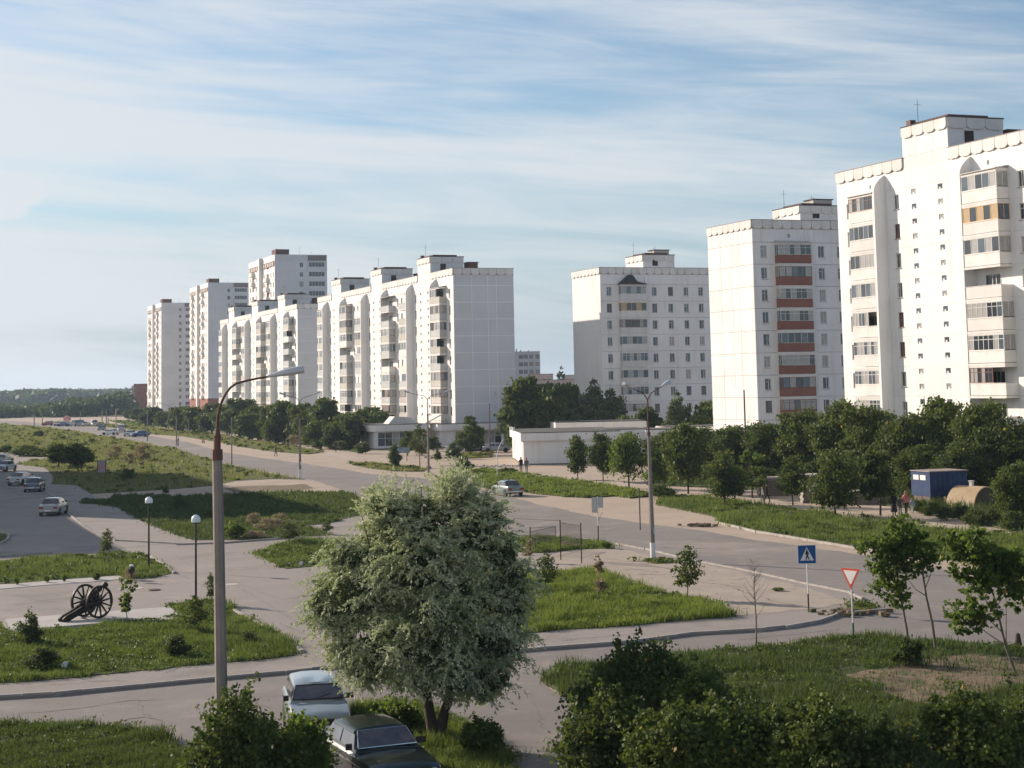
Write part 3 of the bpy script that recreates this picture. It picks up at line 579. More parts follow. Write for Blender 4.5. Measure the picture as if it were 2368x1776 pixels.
def fin_mesh(p, th, F0):
    prof = [(0, 0.0), (-p, 0.0), (-p, F0 + 2.95), (-p * .95, F0 + 3.2), (-p * .78, F0 + 3.6), (-p * .45, F0 + 4.05), (-p * .18, F0 + 4.32), (0, F0 + 4.42)]
    return cached(('fin', p, th, round(F0, 2)), lambda: MB().prism(prof, 0, th, 'x').mesh('pier', W_PANEL))
def par_panel(w, h):
    def f():
        r = 0.45; pts = [(0.03, h), (0.03, r), (0.06, r * .45), (0.2, 0.1), (0.42, 0.0), (w - .42, 0.0), (w - .2, .1), (w - .06, r * .45), (w - .03, r), (w - .03, h)]
        return MB().prism(pts, -0.14, 0.0, 'y').mesh('parapet_panel', W_TRIM)
    return cached(('pp', round(w, 2), h), f)
def par_plain(F, s0, s1, z, h=1.12, w=1.68, backing=True):
    n = max(1, round((s1 - s0) / w)); ww = (s1 - s0) / n
    if backing: F.put('parapet_wall', box_me(s1 - s0, 0.22, h, W_SEAM, 'parapet_wall'), s0, 0.003, z)
    for i in range(n): F.put('parapet_panel', par_panel(ww, h - .02), s0 + i * ww, 0, z + .02)
    F.put('coping', box_me(s1 - s0 + .1, 0.40, 0.06, mat('coping_metal', (0.16, 0.12, 0.10), 0.7, (0.3, 0.27, 0.25), 1.5), 'coping'), s0 - .05, -0.17, z + h)
def core(root, x0, y0, x1, y1, z1, m=W_CORE, name='core'): return add(name, MB().box(x0, y0, 0, x1, y1, z1).mesh(name, m), root)

def lift_house(root, x0, y0, x1, y1, z0, z1, front='left', sm=W_PANEL):
    """penthouse on the roof with door, parapet panels and roof slab"""
    o = add('lift_housing', MB().box(x0, y0, z0, x1, y1, z1 - .05).mesh('lift_housing', sm), root)
    for (ox, oy, rot, L) in ((x0, y0, 0, x1 - x0), (x0, y1, -math.pi / 2, y1 - y0)):
        n = max(2, round(L / 1.75)); w = L / n
        for i in range(n):
            a = i * w; add('parapet_panel', par_panel(w, 1.0), o, (ox + a * math.cos(rot), oy + a * math.sin(rot), z1 - 1.08), rot)
    add('roof_slab', MB().prism([(x0 - .12, y0 - .12), (x1 + .12, y0 - .1), (x1 + .1, y1 + .1), (x0 - .1, y1 + .12)], z1 - .05, z1 + .06).mesh('roof_slab', ROOF), o)
    add('roof_ridge', MB().box(x0 + .8, y0 + .9, z1 + .06, x1 - .9, y1 - 1.2, z1 + .38).mesh('roof_ridge', BROWN), o)
    add('hatch_door', MB().box(x0 + (x1 - x0) * .3, y0 - .03, z0 + .3, x0 + (x1 - x0) * .3 + 1.0, y0, z0 + 1.6).mesh('hatch_door', mat('dark_hatch', (0.05, .035, .032), .8)), o)
    return o
def vent_block(root, x, y, z, w, d, h, m=BROWN):
    o = add('vent_shaft', MB().box(x, y, z, x + w, y + d, z + h).mesh('vent_shaft', m), root)
    add('vent_cap', MB().box(x - .15, y - .15, z + h, x + w + .15, y + d + .15, z + h + .12).mesh('vent_cap', ROOF), o); return o
def antenna(root, x, y, z, h): add('antenna', MB().tube([(x, y, z), (x, y, z + h)], [.03, .02], 5).tube([(x - .4, y, z + h * .8), (x + .4, y, z + h * .8)], .015, 4).mesh('antenna', RUST), root)

def street_section(F, s0, F0, nf, L, mirror_s=False, bal_mat=(W_TRIM,), seed=1, near_end=0.0, ends=True, glaz=None, simple=False):
    """one 29.5 m section seen from the street; s0 = left end.  order: window, balcony, pier, window, stair slots, pier, balcony, window"""
    off = s0 + (L - 29.5) * (1 if near_end else 0)
    W0, W1, W2 = off + 0.05 + (L - L), 0, 0
    base = s0 + L - 31.1                                # 'a' coordinate zero
    aW0, aBA, aFA, aW1, aS1, aS2, aFB, aBB, aW2 = 2.1, 3.95, 8.3, 10.4, 13.3, 17.5, 22.0, 22.4, 29.05
    ops = []; big = []; small = []
    for a in (aW0, aW1, aW2):
        x = base + a - .43
        if x > s0: ops.append((round(x - s0, 3), round(x - s0 + .86, 3), .90, 2.30)); big.append(x)
    for a in (aS1, aS2):
        x = base + a - .38; small.append(x)
    ops2 = list(ops)
    for x in small: ops2 += [(round(x - s0, 3), round(x - s0 + .76, 3), .95 - .30, 1.20 - .05), (round(x - s0, 3), round(x - s0 + .76, 3), 2.05, 2.55)]
    for k in range(nf):
        z = F0 - H_ST * k
        F.put('wall_panel', wall_mesh(L - .02, H_ST - .012, ops2, W_PANEL), s0, 0, z + .015)
        for x in big: window(F, x, z + .915, .86, 1.40, simple=simple)
        for x in small:
            for dz in (.65, 2.05):
                g = rnd.choice((GL_DARK, GL_BLUE, GL_CURT))
                F.put('stair_window', cached(('sw', g.name), lambda: MB().box(0, .08, 0, .76, .12, .50, 0).box(.36, .06, .05, .71, .079, .45, 1).box(.06, .06, .24, .30, .079, .45, 1).mesh('stair_window', [FR_WHITE, g])), x, 0, z + dz + .015)
        sd = seed * 100 + k * 7
        r = random.Random(sd)
        for (a, w, q) in ((aBA, 4.25, 0), (aBB, 4.95, 1)):
            fr = r.choice((FR_WHITE, FR_WHITE, FR_WHITE, FR_BROWN)); st = r.choice(('glazed', 'glazed', 'glazed', 'half', 'open')); gl = None; pm = r.choice(bal_mat)
            if glaz and (q, k) in glaz: fr, st, gl = glaz[(q, k)]
            balcony(F, base + a, z, w, 1.25, pm, fr, st, sd + q * 3, roof=(k == 0), gl=gl)
    # attic strip
    F.put('wall_panel', wall_mesh(L - .02, 1.72, [(round(base - s0 + 5.9, 2), round(base - s0 + 6.25, 2), .55, .95), (round(base - s0 + 24.5, 2), round(base - s0 + 24.85, 2), .55, .95)], W_PANEL), s0, 0, F0 + H_ST + .015)
    for a in (aFA, aFB): F.put('pier', fin_mesh(1.3, 0.32, F0), base + a, 0.0, 0)
    for (x0, x1) in ((s0, base + 11.8), (base + 19.0, s0 + L)):
        par_plain(F, x0, x1, F0 + 4.53)
    F.put('wall_panel', wall_mesh(7.16, 1.15, [], W_PANEL), base + 11.82, -0.012, F0 + 4.53)
    return base

def end_wall(F, W, cols, F0, nf, m, joint, gap, z_top=None):
    """blank gable of joined panels"""
    F.put('joint_backing', box_me(W - .1, 0.15, F0 + 4.5, joint, 'joint_backing'), 0.05, 0.02, 0)
    zs = [F0 + H_ST * 1 - H_ST * k for k in range(nf + 1)]
    for i in range(len(cols) - 1):
        for k in range(nf):
            w = (cols[i + 1] - cols[i]) - gap; F.put('wall_panel', wall_mesh(w, H_ST - gap, [], m, skirt=.02), cols[i] + gap / 2, -0.002, F0 - H_ST * k + gap / 2)
        F.put('wall_panel', wall_mesh(w, 1.7, [], m, skirt=.02), cols[i] + gap / 2, -0.002, F0 + H_ST + gap / 2)
        hh = F0 - H_ST * (nf - 1); F.put('wall_panel', wall_mesh(w, hh - gap, [], m, skirt=.02), cols[i] + gap / 2, -0.002, 0.01)
    par_plain(F, 0, W, F0 + 4.53, w=1.5)

def street_block(name, ox, oy, F0, nsec, W, label, seed, bal_mat, end_mat, joint, gap, cols, glaz=None, simple=False, show_end=True, far_extra=1.6):
    root = empty(name, (ox, oy, 0), AZ, label=label, cat='apartment block')
    L = 29.5 * nsec + 1.6; nf = 9
    core(root, .215, .21, W - .21, L - .21, F0 + 4.5); add('roof', MB().box(.1, .1, F0 + 4.5, W - .1, L - .1, F0 + 4.72).mesh('roof', ROOF), root)
    F = Fac(root, 0, L, -math.pi / 2); pos = 0.0
    for i in range(nsec):
        Ls = 31.1 if i == 0 else 29.5
        if i == nsec - 1: Ls_ = Ls - .06
        else: Ls_ = Ls
        b = street_section(F, pos, F0, nf, Ls_, bal_mat=bal_mat, seed=seed + i, glaz=(glaz or {}).get(i), simple=simple)
        y1 = L - (b + 11.8); lift_house(root, 0.0, y1 - 7.2, 6.1, y1, F0 + 5.7, F0 + 8.55)
        # front wall of the lift tower runs flush with the facade
        vent_block(root, 7.2, y1 - 6.5, F0 + 4.7, 1.8, 2.2, 2.9)
        antenna(root, 1.2, y1 - 1, F0 + 8.6, 2.6)
        add('ventilator', MB().box(.4, y1 - .9, F0 + 8.6, 1.0, y1 - .2, F0 + 9.2).mesh('ventilator', RUST), root)
        pos += Ls
    add('plinth', MB().box(0.05, 0.0, 0, 0.12, L, F0 - H_ST * 8).mesh('plinth', W_TRIM), root)
    E = Fac(root, 0, 0, 0.0)
    if show_end: end_wall(E, W, cols, F0, nf, end_mat, joint, gap)
    # rear and far walls
    add('rear_wall', MB().box(W - .2, .05, 0, W, L - .05, F0 + 5.6).mesh('rear_wall', W_PANEL), root); add('far_wall', MB().box(.25, L - .19, 0, W - .25, L, F0 + 5.6).mesh('far_wall', W_PANEL), root)
    return root

def wxy(ox, oy, a, b): return ox + a * C21 - b * S21, oy + a * S21 + b * C21
# B1 central block, B0 behind it, B4 the near right block
street_block('apartment_block', -9.95, 279.8, 23.85, 3, 10.7, 'long white nine storey block with the big blank grey gable at the centre', 3, (W_BEIGE, W_BEIGE, W_TRIM, W_GREYB), W_END, W_JOINT, 0.11, [0, 3.2, 6.05, 7.6, 10.7])
street_block('apartment_block', -49.5, 386.0, 23.75, 3, 10.7, 'stepped white nine storey block half hidden behind the long central block', 9, (W_TRIM, W_BEIGE, W_GREYB), W_END, W_JOINT, 0.05, [0, 5.4, 10.7], simple=True)
b4 = (36.664, 159.784)                              # facade point at a=10.5
ox, oy = b4[0] - (-S21) * (60.6 - 10.49), b4[1] - C21 * (60.6 - 10.49)
street_block('apartment_block', ox, oy, 25.0, 2, 12.0, 'tall white block at the right edge with glazed balconies and small stair windows', 21, (W_TRIM,), W_WALL, W_JOINT, 0.05, [0, 4, 8, 12],
             glaz={0: {(0, 0): (FR_BROWN, 'glazed', None), (0, 4): (FR_WHITE, 'half', None), (1, 0): (FR_WHITE, 'glazed', None), (1, 1): (FR_TAN, 'glazed', GL_YEL), (1, 2): (FR_WHITE, 'glazed', None), (1, 3): (FR_WHITE, 'open', None), (1, 4): (FR_WHITE, 'glazed', None), (1, 5): (FR_WHITE, 'glazed', None), (1, 6): (FR_BROWN, 'half', None),
                       (0, 1): (FR_WHITE, 'glazed', None), (0, 2): (FR_WHITE, 'glazed', None), (0, 3): (FR_WHITE, 'glazed', None), (0, 5): (FR_WHITE, 'glazed', None), (0, 6): (FR_WHITE, 'glazed', None)}})

def court_block(ox, oy, F0, label, depth, wins, bal, balmats, Lx, joint, gap, pent, seed, redtop=False, styles=None, endcols=None, wallm=W_PANEL, glz=None):
    """block seen from its court side: frontal facade along x, lit gable on the left (local origin = front left corner)"""
    root = empty('apartment_block', (ox, oy, 0), AZ, label=label, cat='apartment block'); nf = 9
    core(root, .215, .215, Lx - .2, depth - .21, F0 + 4.5); add('roof', MB().box(.1, .1, F0 + 4.5, Lx - .1, depth - .1, F0 + 4.7).mesh('roof', ROOF), root)
    E = Fac(root, 0, depth, -math.pi / 2); end_wall(E, depth - .06, endcols, F0, nf, W_PANEL, joint, gap)
    F = Fac(root, 0, 0, 0.0); bx0, bx1 = bal
    segs = [(0.0, bx0 + .1, 0.0), (bx0 + .1, bx1 - .1, .0), (bx1 - .1, Lx, 0.0)]
    for k in range(nf):
        z = F0 - H_ST * k
        for (a, b, y) in segs:
            ops = tuple((round(w - .46 - a, 3), round(w + .46 - a, 3), .90, 2.36) for w in wins if a < w < b)
            F.put('wall_panel', wall_mesh(b - a - .03, H_ST - .05, ops, wallm), a, -.001, z + .02)
        for w in wins: window(F, w - .46, z + .92, .92, 1.46)
        r = random.Random(seed * 50 + k); st = (styles or {}).get(k, 'glazed'); fr, gl = (glz or {}).get(k, (FR_WHITE, None))
        balcony(F, bx0, z, bx1 - bx0, 0.95, balmats[k % len(balmats)], fr, st, seed * 9 + k, roof=(k == 0), gl=gl)
    F.put('wall_panel', wall_mesh(Lx - .02, 1.70, [(round(bx0 + 1.9, 2), round(bx0 + 2.35, 2), .6, 1.05)], wallm), 0, -.001, F0 + H_ST + .02)
    F.put('wall_panel', wall_mesh(Lx - .02, max(.3, F0 - H_ST * 8 - .02), [], wallm), 0, -.001, 0)
    par_plain(F, 0, Lx, F0 + 4.53, w=1.4)
    px0, px1, pz = pent; F.put('pier', cached(('sp', F0), lambda: MB().prism([(0, 0), (-.45, 0), (-.45, F0 + 3.2), (-.3, F0 + 4.1), (0, F0 + 4.45)], 0, .6, 'x').mesh('pier', W_PANEL)), bx1 + .06, 0.0, 0)
    lift_house(root, px0, .0 + .02, px1, 6.9, F0 + 5.7, pz)
    vent_block(root, px0 + 2.6, 1.0, pz + .06, 2.8, 2.2, .8, W_BEIGE); antenna(root, px0 + .6, 5, pz, 2.5); antenna(root, px0 + 4.2, 4, pz, 1.8)
    add('rear_wall', MB().box(.05, depth - .2, 0, Lx, depth, F0 + 5.6).mesh('rear_wall', W_PANEL), root); add('far_wall', MB().box(Lx - .19, .22, 0, Lx, depth - .22, F0 + 5.6).mesh('far_wall', W_PANEL), root)
    return root
ox, oy = 31.813 - 1.55 * C21, 213.326 - 1.55 * S21
court_block(ox, oy, 24.6, 'white block with a column of terracotta balconies left of the tall right hand block', 12.18, (1.55, 9.95, 12.8, 15.7, 18.6, 21.5), (3.15, 7.9), (W_RED,), 30.0, W_SEAM, 0.055, (7.06, 13.2, 32.25), 5, endcols=[0, 3.5, 6.5, 8.5, 12.12],
            styles={}, glz={1: (FR_BROWN, None), 6: (FR_BROWN, None), 7: (FR_BROWN, None)})
ox, oy = 15.988 - 1.57 * C21, 282.23 - 1.57 * S21
B2R = court_block(ox, oy, 23.62, 'white block in the middle distance with a dark peaked canopy over its top balcony', 12.02, (1.57, 9.95, 13.0, 15.95, 18.75, 21.6), (3.35, 8.0), (W_TRIM,), 30.0, W_JOINT, 0.03, (8.0, 13.9, 31.5), 6, endcols=[0, 6, 11.96], glz={1: (FR_TAN, GL_YEL), 2: (FR_BROWN, None)})
add('peaked_canopy', MB().prism([(3.1, 26.45), (5.0, 28.0), (5.5, 27.9), (6.3, 26.85), (8.3, 26.45)], -1.25, -.02, 'y').mesh('peaked_canopy', mat('dark_tar', (0.03, 0.035, 0.04), 0.8, (0.05, 0.05, 0.05), 2)), B2R)

def tower(px, py, Y, nf, W, D, label, seed, base_brick=0.0, top=None):
    c = atY(px, py, Y); F0 = (top or c.z) - 4.6; root = empty('tower_block', (c.x, c.y, 0), AZ, label=label, cat='tower block'); r = random.Random(seed)
    core(root, .21, .21, W - .2, D - .2, F0 + 4.4); add('roof', MB().box(.1, .1, F0 + 4.4, W - .1, D - .1, F0 + 4.6).mesh('roof', ROOF), root)
    E = Fac(root, 0, 0, 0.0); Fl = Fac(root, 0, D, -math.pi / 2); nf = int(F0 / H_ST) + 1
    xb = W * .62
    for k in range(nf):
        z = F0 - H_ST * k
        if z < 0.2: break
        if base_brick and z < base_brick: break
        E.put('wall_panel', wall_mesh(xb - .3, H_ST - .02, ((round(xb - 2.3, 2), round(xb - 1.2, 2), .95, 2.3),), W_TOWER), 0, -.001, z)
        window(E, xb - 2.3, z + .95, 1.1, 1.35, simple=True)
        ops = ((.5, round(W - xb - .7, 2), 1.05, 2.45),)
        E.put('wall_panel', wall_mesh(W - xb, H_ST - .02, ops, W_TOWER), xb, 0.35 if False else -.001, z)
        if k >= 1 or True: window(E, xb + .5, z + 1.05, round(W - xb - 1.2, 2), 1.4, simple=True, gl=GL_DARK)
        # long lit side: two wings of windows and loggias
        wl = [(2.0, 1.2), (5.0, 3.0), (10.0, 1.2), (13.2, 1.0)]; half = D / 2 + 1.0
        ops = tuple((a, a + b, .9, 2.35) for a, b in wl)
        for h0, Lh in ((0.06, half - 1.2), (half + 1.2, D - half - 1.26)):
            o2 = tuple(o for o in ops if o[1] < Lh - .3)
            Fl.put('wall_panel', wall_mesh(Lh, H_ST - .03, o2, W_WALL), h0, 0, z)
            for a, b, _, _ in o2:
                if k == 0 and b - a > 2: pass
                window(Fl, h0 + a, z + .9, round(b - a, 2), 1.45, simple=True, fr=r.choice((FR_WHITE, FR_WHITE, FR_BROWN)), gl=r.choice((GL_DARK, GL_BLUE, GL_CURT)))
            if r.random() < .75: Fl.put('balcony', cached(('tb',), lambda: MB().box(0, -1.0, 0, 3.6, -.0, 1.1).box(-.1, -1.1, -.12, 3.7, 0, 0).mesh('balcony', W_TRIM)), h0 + 4.7, -0.004, z)
    # attic: white band with brown lattice storey
    for F, s0, s1 in ((E, 0, xb - .3), (E, xb, W), (Fl, 0.06, D / 2 - .2), (Fl, D / 2 + 2.2, D)):
        F.put('attic_wall', box_me(s1 - s0 - .02, .2, 1.8, W_TOWER if F is E else W_WALL, 'attic_wall'), s0, -.002, F0 + H_ST)
        if F is Fl or s0 > 1:
            lat = MB(); lat.box(.2, -.06, 0, s1 - s0 - .3, -.004, 1.5, 0); n = 5
            for i in range(n): a = .5 + (s1 - s0 - 1.3) * i / n; lat.box(a, -.10, .2, a + (s1 - s0 - 1.3) / n * (.62 if F is Fl else .98), -.061, 1.3, 1)
            F.put('attic_screen', lat.mesh('attic_screen', [BROWN if F is Fl else mat('grey_brown_screen', (0.2, .16, .15), .9), W_BEIGE if F is Fl else mat('grey_brown_screen2', (0.24, .2, .19), .9)]), s0, 0, F0 + H_ST - (1.5 if F is Fl else -.1))
    E.put('seam_pier', box_me(.32, .55, F0 + 4.5, W_TOWER, 'seam_pier'), xb - .31, -.16, 0)
    Fl.put('mid_pier', box_me(1.6, 1.6, F0 + 4.6, W_WALL, 'mid_pier'), D / 2 + 0.2, -1.1, 0)
    add('lift_housing', MB().box(.5, 1.0, F0 + 4.6, 4.5, 6, F0 + 6.2).mesh('lift_housing', BROWN), root)
    for i in range(4): antenna(root, 1 + i * W / 4.2, 2 + i, F0 + 4.6, r.uniform(1.2, 3))
    if base_brick:
        zt = F0 - H_ST * (int((F0 - base_brick) / H_ST)); add('brick_base', MB().box(-.1, -.1, 0, W + .1, D, zt - .02).mesh('brick_base', BRICK), root)
    else: add('plinth', MB().box(-.05, -.05, 0, W + .05, D + .05, max(.2, z if z > 0 else z + H_ST)).mesh('plinth', W_TOWER), root)
    add('rear_wall', MB().box(W - .19, .22, 0, W, D - .22, F0 + 4.5).mesh('rear_wall', W_TOWER), root)
    return root
def zC(x, y): return 320 + x / 4.608, 560 + y / 4.608
tower(*zC(1452, 130), 485, 16, 15.5, 35.5, 'tallest white tower rising behind the stepped white blocks', 41)
tower(*zC(742, 430), 640, 16, 15.6, 38.6, 'white tower with a red brick base at the head of the street', 42, base_brick=7.1)
tower(*zC(245, 645), 705, 15, 15.5, 37.0, 'leftmost and most distant white tower, beside the red brick block', 43)

def simple_block(name, px0, px1, py_top, Y, depth, m, label, cat, nf, cols, ww, wh, rot=0.0, zoff=1.0, roofm=ROOF, gl=GL_DARK, fr=FR_WHITE):
    a = atY(px0, py_top, Y); b = atY(px1, py_top, Y); W = b.x - a.x; H = a.z; root = empty(name, (a.x, a.y, 0), rot, label=label, cat=cat)
    F = Fac(root, 0, 0, 0); fh = (H - .8) / nf
    core(root, .05, .25, W - .05, depth, H - .3, m)
    for k in range(nf):
        z = H - .8 - fh * (k + 1); ops = tuple((round(W * c, 2), round(W * c + ww, 2), round(fh * .3, 2), round(fh * .3 + wh, 2)) for c in cols)
        F.put('wall_panel', wall_mesh(W, fh - .02, ops, m), 0, 0, z)
        for o in ops: window(F, o[0], z + o[2], ww, wh, fr=fr, simple=True, gl=gl)
    F.put('cornice', box_me(W, .25, .8, m, 'cornice'), 0, -.004, H - .8); add('roof', MB().box(-.1, -.1, H, W + .1, depth + .1, H + .15).mesh('roof', roofm), root)
    return root, W, H
GREYW = mat('grey_office_wall', (0.40, 0.41, 0.44), 0.9, (0.33, 0.34, 0.37), 0.4)
PINKW = mat('pink_wall', (0.50, 0.38, 0.34), 0.9, (0.40, 0.30, 0.27), 0.5)
r_, W_, H_ = simple_block('office_block', 1150, 1248.5, 814.8, 790, 14, GREYW, 'small grey office block with dark window bays in the gap between the white blocks', 'office block', 7, (.50, .615, .745, .89), 2.0, 1.9, fr=FR_BROWN)
for i, x in enumerate((8.7, 10.6, 14.4)): add('chimney', MB().box(x, 3, H_, x + .5, 3.6, H_ + (1.5, .9, .7)[i]).mesh('chimney', BRICK), r_)
r_, W_, H_ = simple_block('low_building', 1190, 1345, 880.5, 640, 18, PINKW, 'long low pink building seen between the two white blocks', 'building', 3, (.3, .42, .5, .57, .75, .85), 1.3, 1.8, gl=GL_BLUE)
simple_block('low_building', 1221.5, 1279, 866, 690, 8, PINKW, 'pink upper building with a dark flat roof behind the long low one', 'building', 4, (.1, .35, .6, .8), 1.0, 1.2)
simple_block('low_building', 1300, 1345, 868, 700, 8, mat('cream_wall', (0.62, 0.50, 0.43), 0.9), 'cream coloured house beside the distant dark conifer', 'house', 4, (.2, .5, .8), 1.0, 1.2)
r_, W_, H_ = simple_block('brick_block', 309, 350, 888.5, 770, 20, BRICK, 'distant red brick block left of the farthest white tower', 'brick block', 5, (.04,), .9, 1.3)
for k in range(5): add('balcony', MB().box(-1.2, 1, 1.5 + k * 2.6, 0, 5, 2.5 + k * 2.6).mesh('balcony', W_BEIGE), r_)
# block just outside the frame on the left: it throws the long shade over the car park
for (ex, ey, ln, ht, wd, lab) in ((-72.7, 175.8, 75, 27.5, 12, 'nine storey block beyond the left edge of the view'), (-59.0, 131.0, 46, 16.0, 11, 'lower box added beyond the left edge to shade the near car park')):  # second, lower box is added unseen to carry the shade nearer
    lb = empty('apartment_block', (ex - wd * C21, ey - wd * S21, 0), AZ, label=lab, cat='apartment block')
    add('wall', MB().box(0, 0, 0, wd, ln, ht).mesh('wall', W_WALL), lb); add('roof', MB().box(-.1, -.1, ht, wd + .1, ln + .1, ht + .2).mesh('roof', ROOF), lb)

# ------------------------------------------------------------------ low white shops
def shop(x, y, z, W, D, Hh, rot, label, fas=1.0, over=.5, glass=None, cant=0.0):
    root = empty('shop', (x, y, 0), rot, label=label, cat='shop')
    core(root, .3, .3, W - .3, D - .3, Hh - .1, W_TRIM, 'inner_core')
    F = Fac(root, 0, 0, 0); Fl = Fac(root, 0, D, -math.pi / 2); ops = []
    if glass:
        a, b, n = glass; ops = [(a, b, .45, Hh - fas - .12)]
    F.put('wall', wall_mesh(W, Hh - fas, tuple(ops), W_WALL, rev=.25), 0, 0, 0); Fl.put('wall', wall_mesh(D - .06, Hh - fas, (), W_WALL), 0, 0, 0)
    if glass:
        o = F.put('shop_window', MB().box(a, .12, .45, b, .20, .55).box(a, .12, Hh - fas - .22, b, .20, Hh - fas - .12).mesh('shop_window', FR_WHITE), 0, 0, 0)
        for i in range(n):
            x0 = a + (b - a) * i / n; x1 = a + (b - a) * (i + 1) / n
            add('mullion', MB().box(x0, .10, .45, x0 + .08, .22, Hh - fas - .12).box(x0 + .08, .12, (Hh - fas) * .6, x1, .20, (Hh - fas) * .6 + .06).mesh('mullion', FR_WHITE), o)
            add('pane', MB().box(x0 + .08, .15, .5, x1, .17, Hh - fas - .15).mesh('pane', rnd.choice((GL_DARK, GL_BLUE, GL_CURT, GL_BLUE))), o)
    t = cant
    fo = [(-over + t, -over), (W + over, -over), (W + over, D), (-over, D), (-over, -over + t)] if t else [(-over, -over), (W + over, -over), (W + over, D), (-over, D)]
    fi = [(p[0] + (.12 if p[0] < W / 2 else -.12), p[1] + .12) for p in fo]
    mb = MB(); k = len(fo)
    for i, (lo, hi) in enumerate(((fo, fo),)):
        mb.prism(fo, Hh - fas, Hh, 'z')
    add('fascia', mb.mesh('fascia', W_WALL), root)
    add('roof', MB().prism([(p[0] * .985 + .1, p[1] * .97 + .15) for p in fo], Hh + .003, Hh + .10).mesh('roof', ROOF), root)
    add('base', MB().box(-.06, -.06, 0, W + .06, D - .1, .18).mesh('base', mat('plinth_grey', (0.2, 0.18, 0.16), .95)), root)
    return root
g = G(866, 1040); r_ = shop(g.x, g.y, 0, 8.5, 13, 3.9, AZ, 'small white kiosk shop with a glazed front below the central block', over=.6, glass=(.6, 7.9, 6), cant=.7)
sk = G(912, 1036)
add('roof_light', MB().prism([(3.2, 3.9), (4.4, 5.2), (7.2, 5.0), (8.2, 3.9)], 3.0, 6.0, 'y').mesh('roof_light', W_TRIM), r_)
add('awning', MB().prism([(8.6, 4.0), (11.6, 5.5), (11.6, 5.3), (8.6, 3.8)], .0, 3.4, 'y').mesh('awning', W_TRIM), r_)
g = G(1019, 1036); r_ = shop(g.x, g.y, 0, 11.0, 9, 3.8, AZ, 'white low shop with a dark glazed front at the foot of the grey gable', over=.5, glass=(2.6, 10.6, 7), cant=.5)
g = G(1211, 1076); rt = R_(4); r_ = shop(g.x, g.y, 0, 12.0, 20, 3.95, rt, 'big plain white flat roofed shop beside the two walking people', over=.35, fas=.95)
for y in (13.0, 17.5): add('parapet_step', MB().box(-.45, y, 3.9, -.1, y + 1.0, 4.35).mesh('parapet_step', W_WALL), r_)
add('downpipe', MB().tube([(-.12, .6, 3.0), (-.12, .6, .1)], .05, 6).tube([(-.12, 13, 3.0), (-.12, 13.6, 2.2), (-.12, 13.6, .1)], .05, 6).mesh('downpipe', W_BEIGE), r_)
g = G(1290, 1050); shop(g.x, g.y, 0, 12.6, 8, 4.45, rt, 'raised rear hall of the white shop with a long pale fascia', over=.3, fas=.9)
g = G(1499, 1066); shop(g.x, g.y, 0, 3.4, 9, 3.9, R_(6), 'short white shop wing with a blue framed door behind the double lamp', over=.3, fas=1.0, glass=(.3, 1.6, 2))
g = G(1402, 1068); shop(g.x, g.y, 0, 5.3, 9, 4.0, R_(6), 'weathered white link building between the shop halls', over=.05, fas=.5)
g = G(1545, 1056); shop(g.x, g.y, 0, 12, 7, 3.9, R_(6), 'white shop wing showing behind the young trees on the right', over=.3, fas=.9)

# ------------------------------------------------------------------ vegetation
def crown_pts(rng, blobs, n, clumps=30, spread=.32, shell=.55):
    clumps = int(clumps * 1.7)
    vols = np.array([b[3] * b[4] * b[5] for b in blobs]) ** .8; vols /= vols.sum(); pick = rng.choice(len(blobs), clumps, p=vols); B = np.array(blobs, float)
    d = rng.normal(size=(clumps, 3)); d /= np.linalg.norm(d, axis=1)[:, None]; r = shell + (1.10 - shell) * rng.random(clumps)[:, None] ** .7
    cc = B[pick, :3] + d * B[pick, 3:] * r; cs = B[pick, 3:].min(1) * spread * rng.uniform(.45, 1.15, clumps)
    wts = cs ** 1.6; k = rng.choice(clumps, n, p=wts / wts.sum()); off = rng.normal(size=(n, 3)) * .85
    P = cc[k] + off * cs[k][:, None] * np.array([1.05, 1.05, .62]) + d[k] * (rng.random(n)[:, None] * cs[k][:, None] * .8)
    ns = int(n * .16); pk = rng.choice(len(blobs), ns, p=vols); e = rng.normal(size=(ns, 3)); e /= np.linalg.norm(e, axis=1)[:, None]
    P[:ns] = B[pk, :3] + e * B[pk, 3:] * (rng.random(ns)[:, None] ** .45) * 1.08
    tone = rng.uniform(0, 1, clumps); return P, np.clip(tone[k] * .55 + rng.random(n) * .45, 0, 1), cc
def trunk_mesh(h, r, lean, forks, rng, m, tops=None, n=7):
    mb = MB(); top = Vector((lean[0], lean[1], h)); pts = [(0, 0, -.1), (lean[0] * .2 + rng.normal(0, .03), lean[1] * .2, h * .33), (lean[0] * .6, lean[1] * .6 + rng.normal(0, .03), h * .66), top]
    mb.tube(pts, [r * 1.25, r, r * .85, r * .7], n)
    for t in (tops if tops is not None else []):
        t = Vector(t); mid = top.lerp(t, .5) + Vector(rng.normal(0, .06, 3)) * h * .4; mb.tube([top * 1.0 - Vector((0, 0, .05)), mid, t], [r * .6, r * .35, r * .12], 5)
    return mb.mesh('trunk', m, 60)
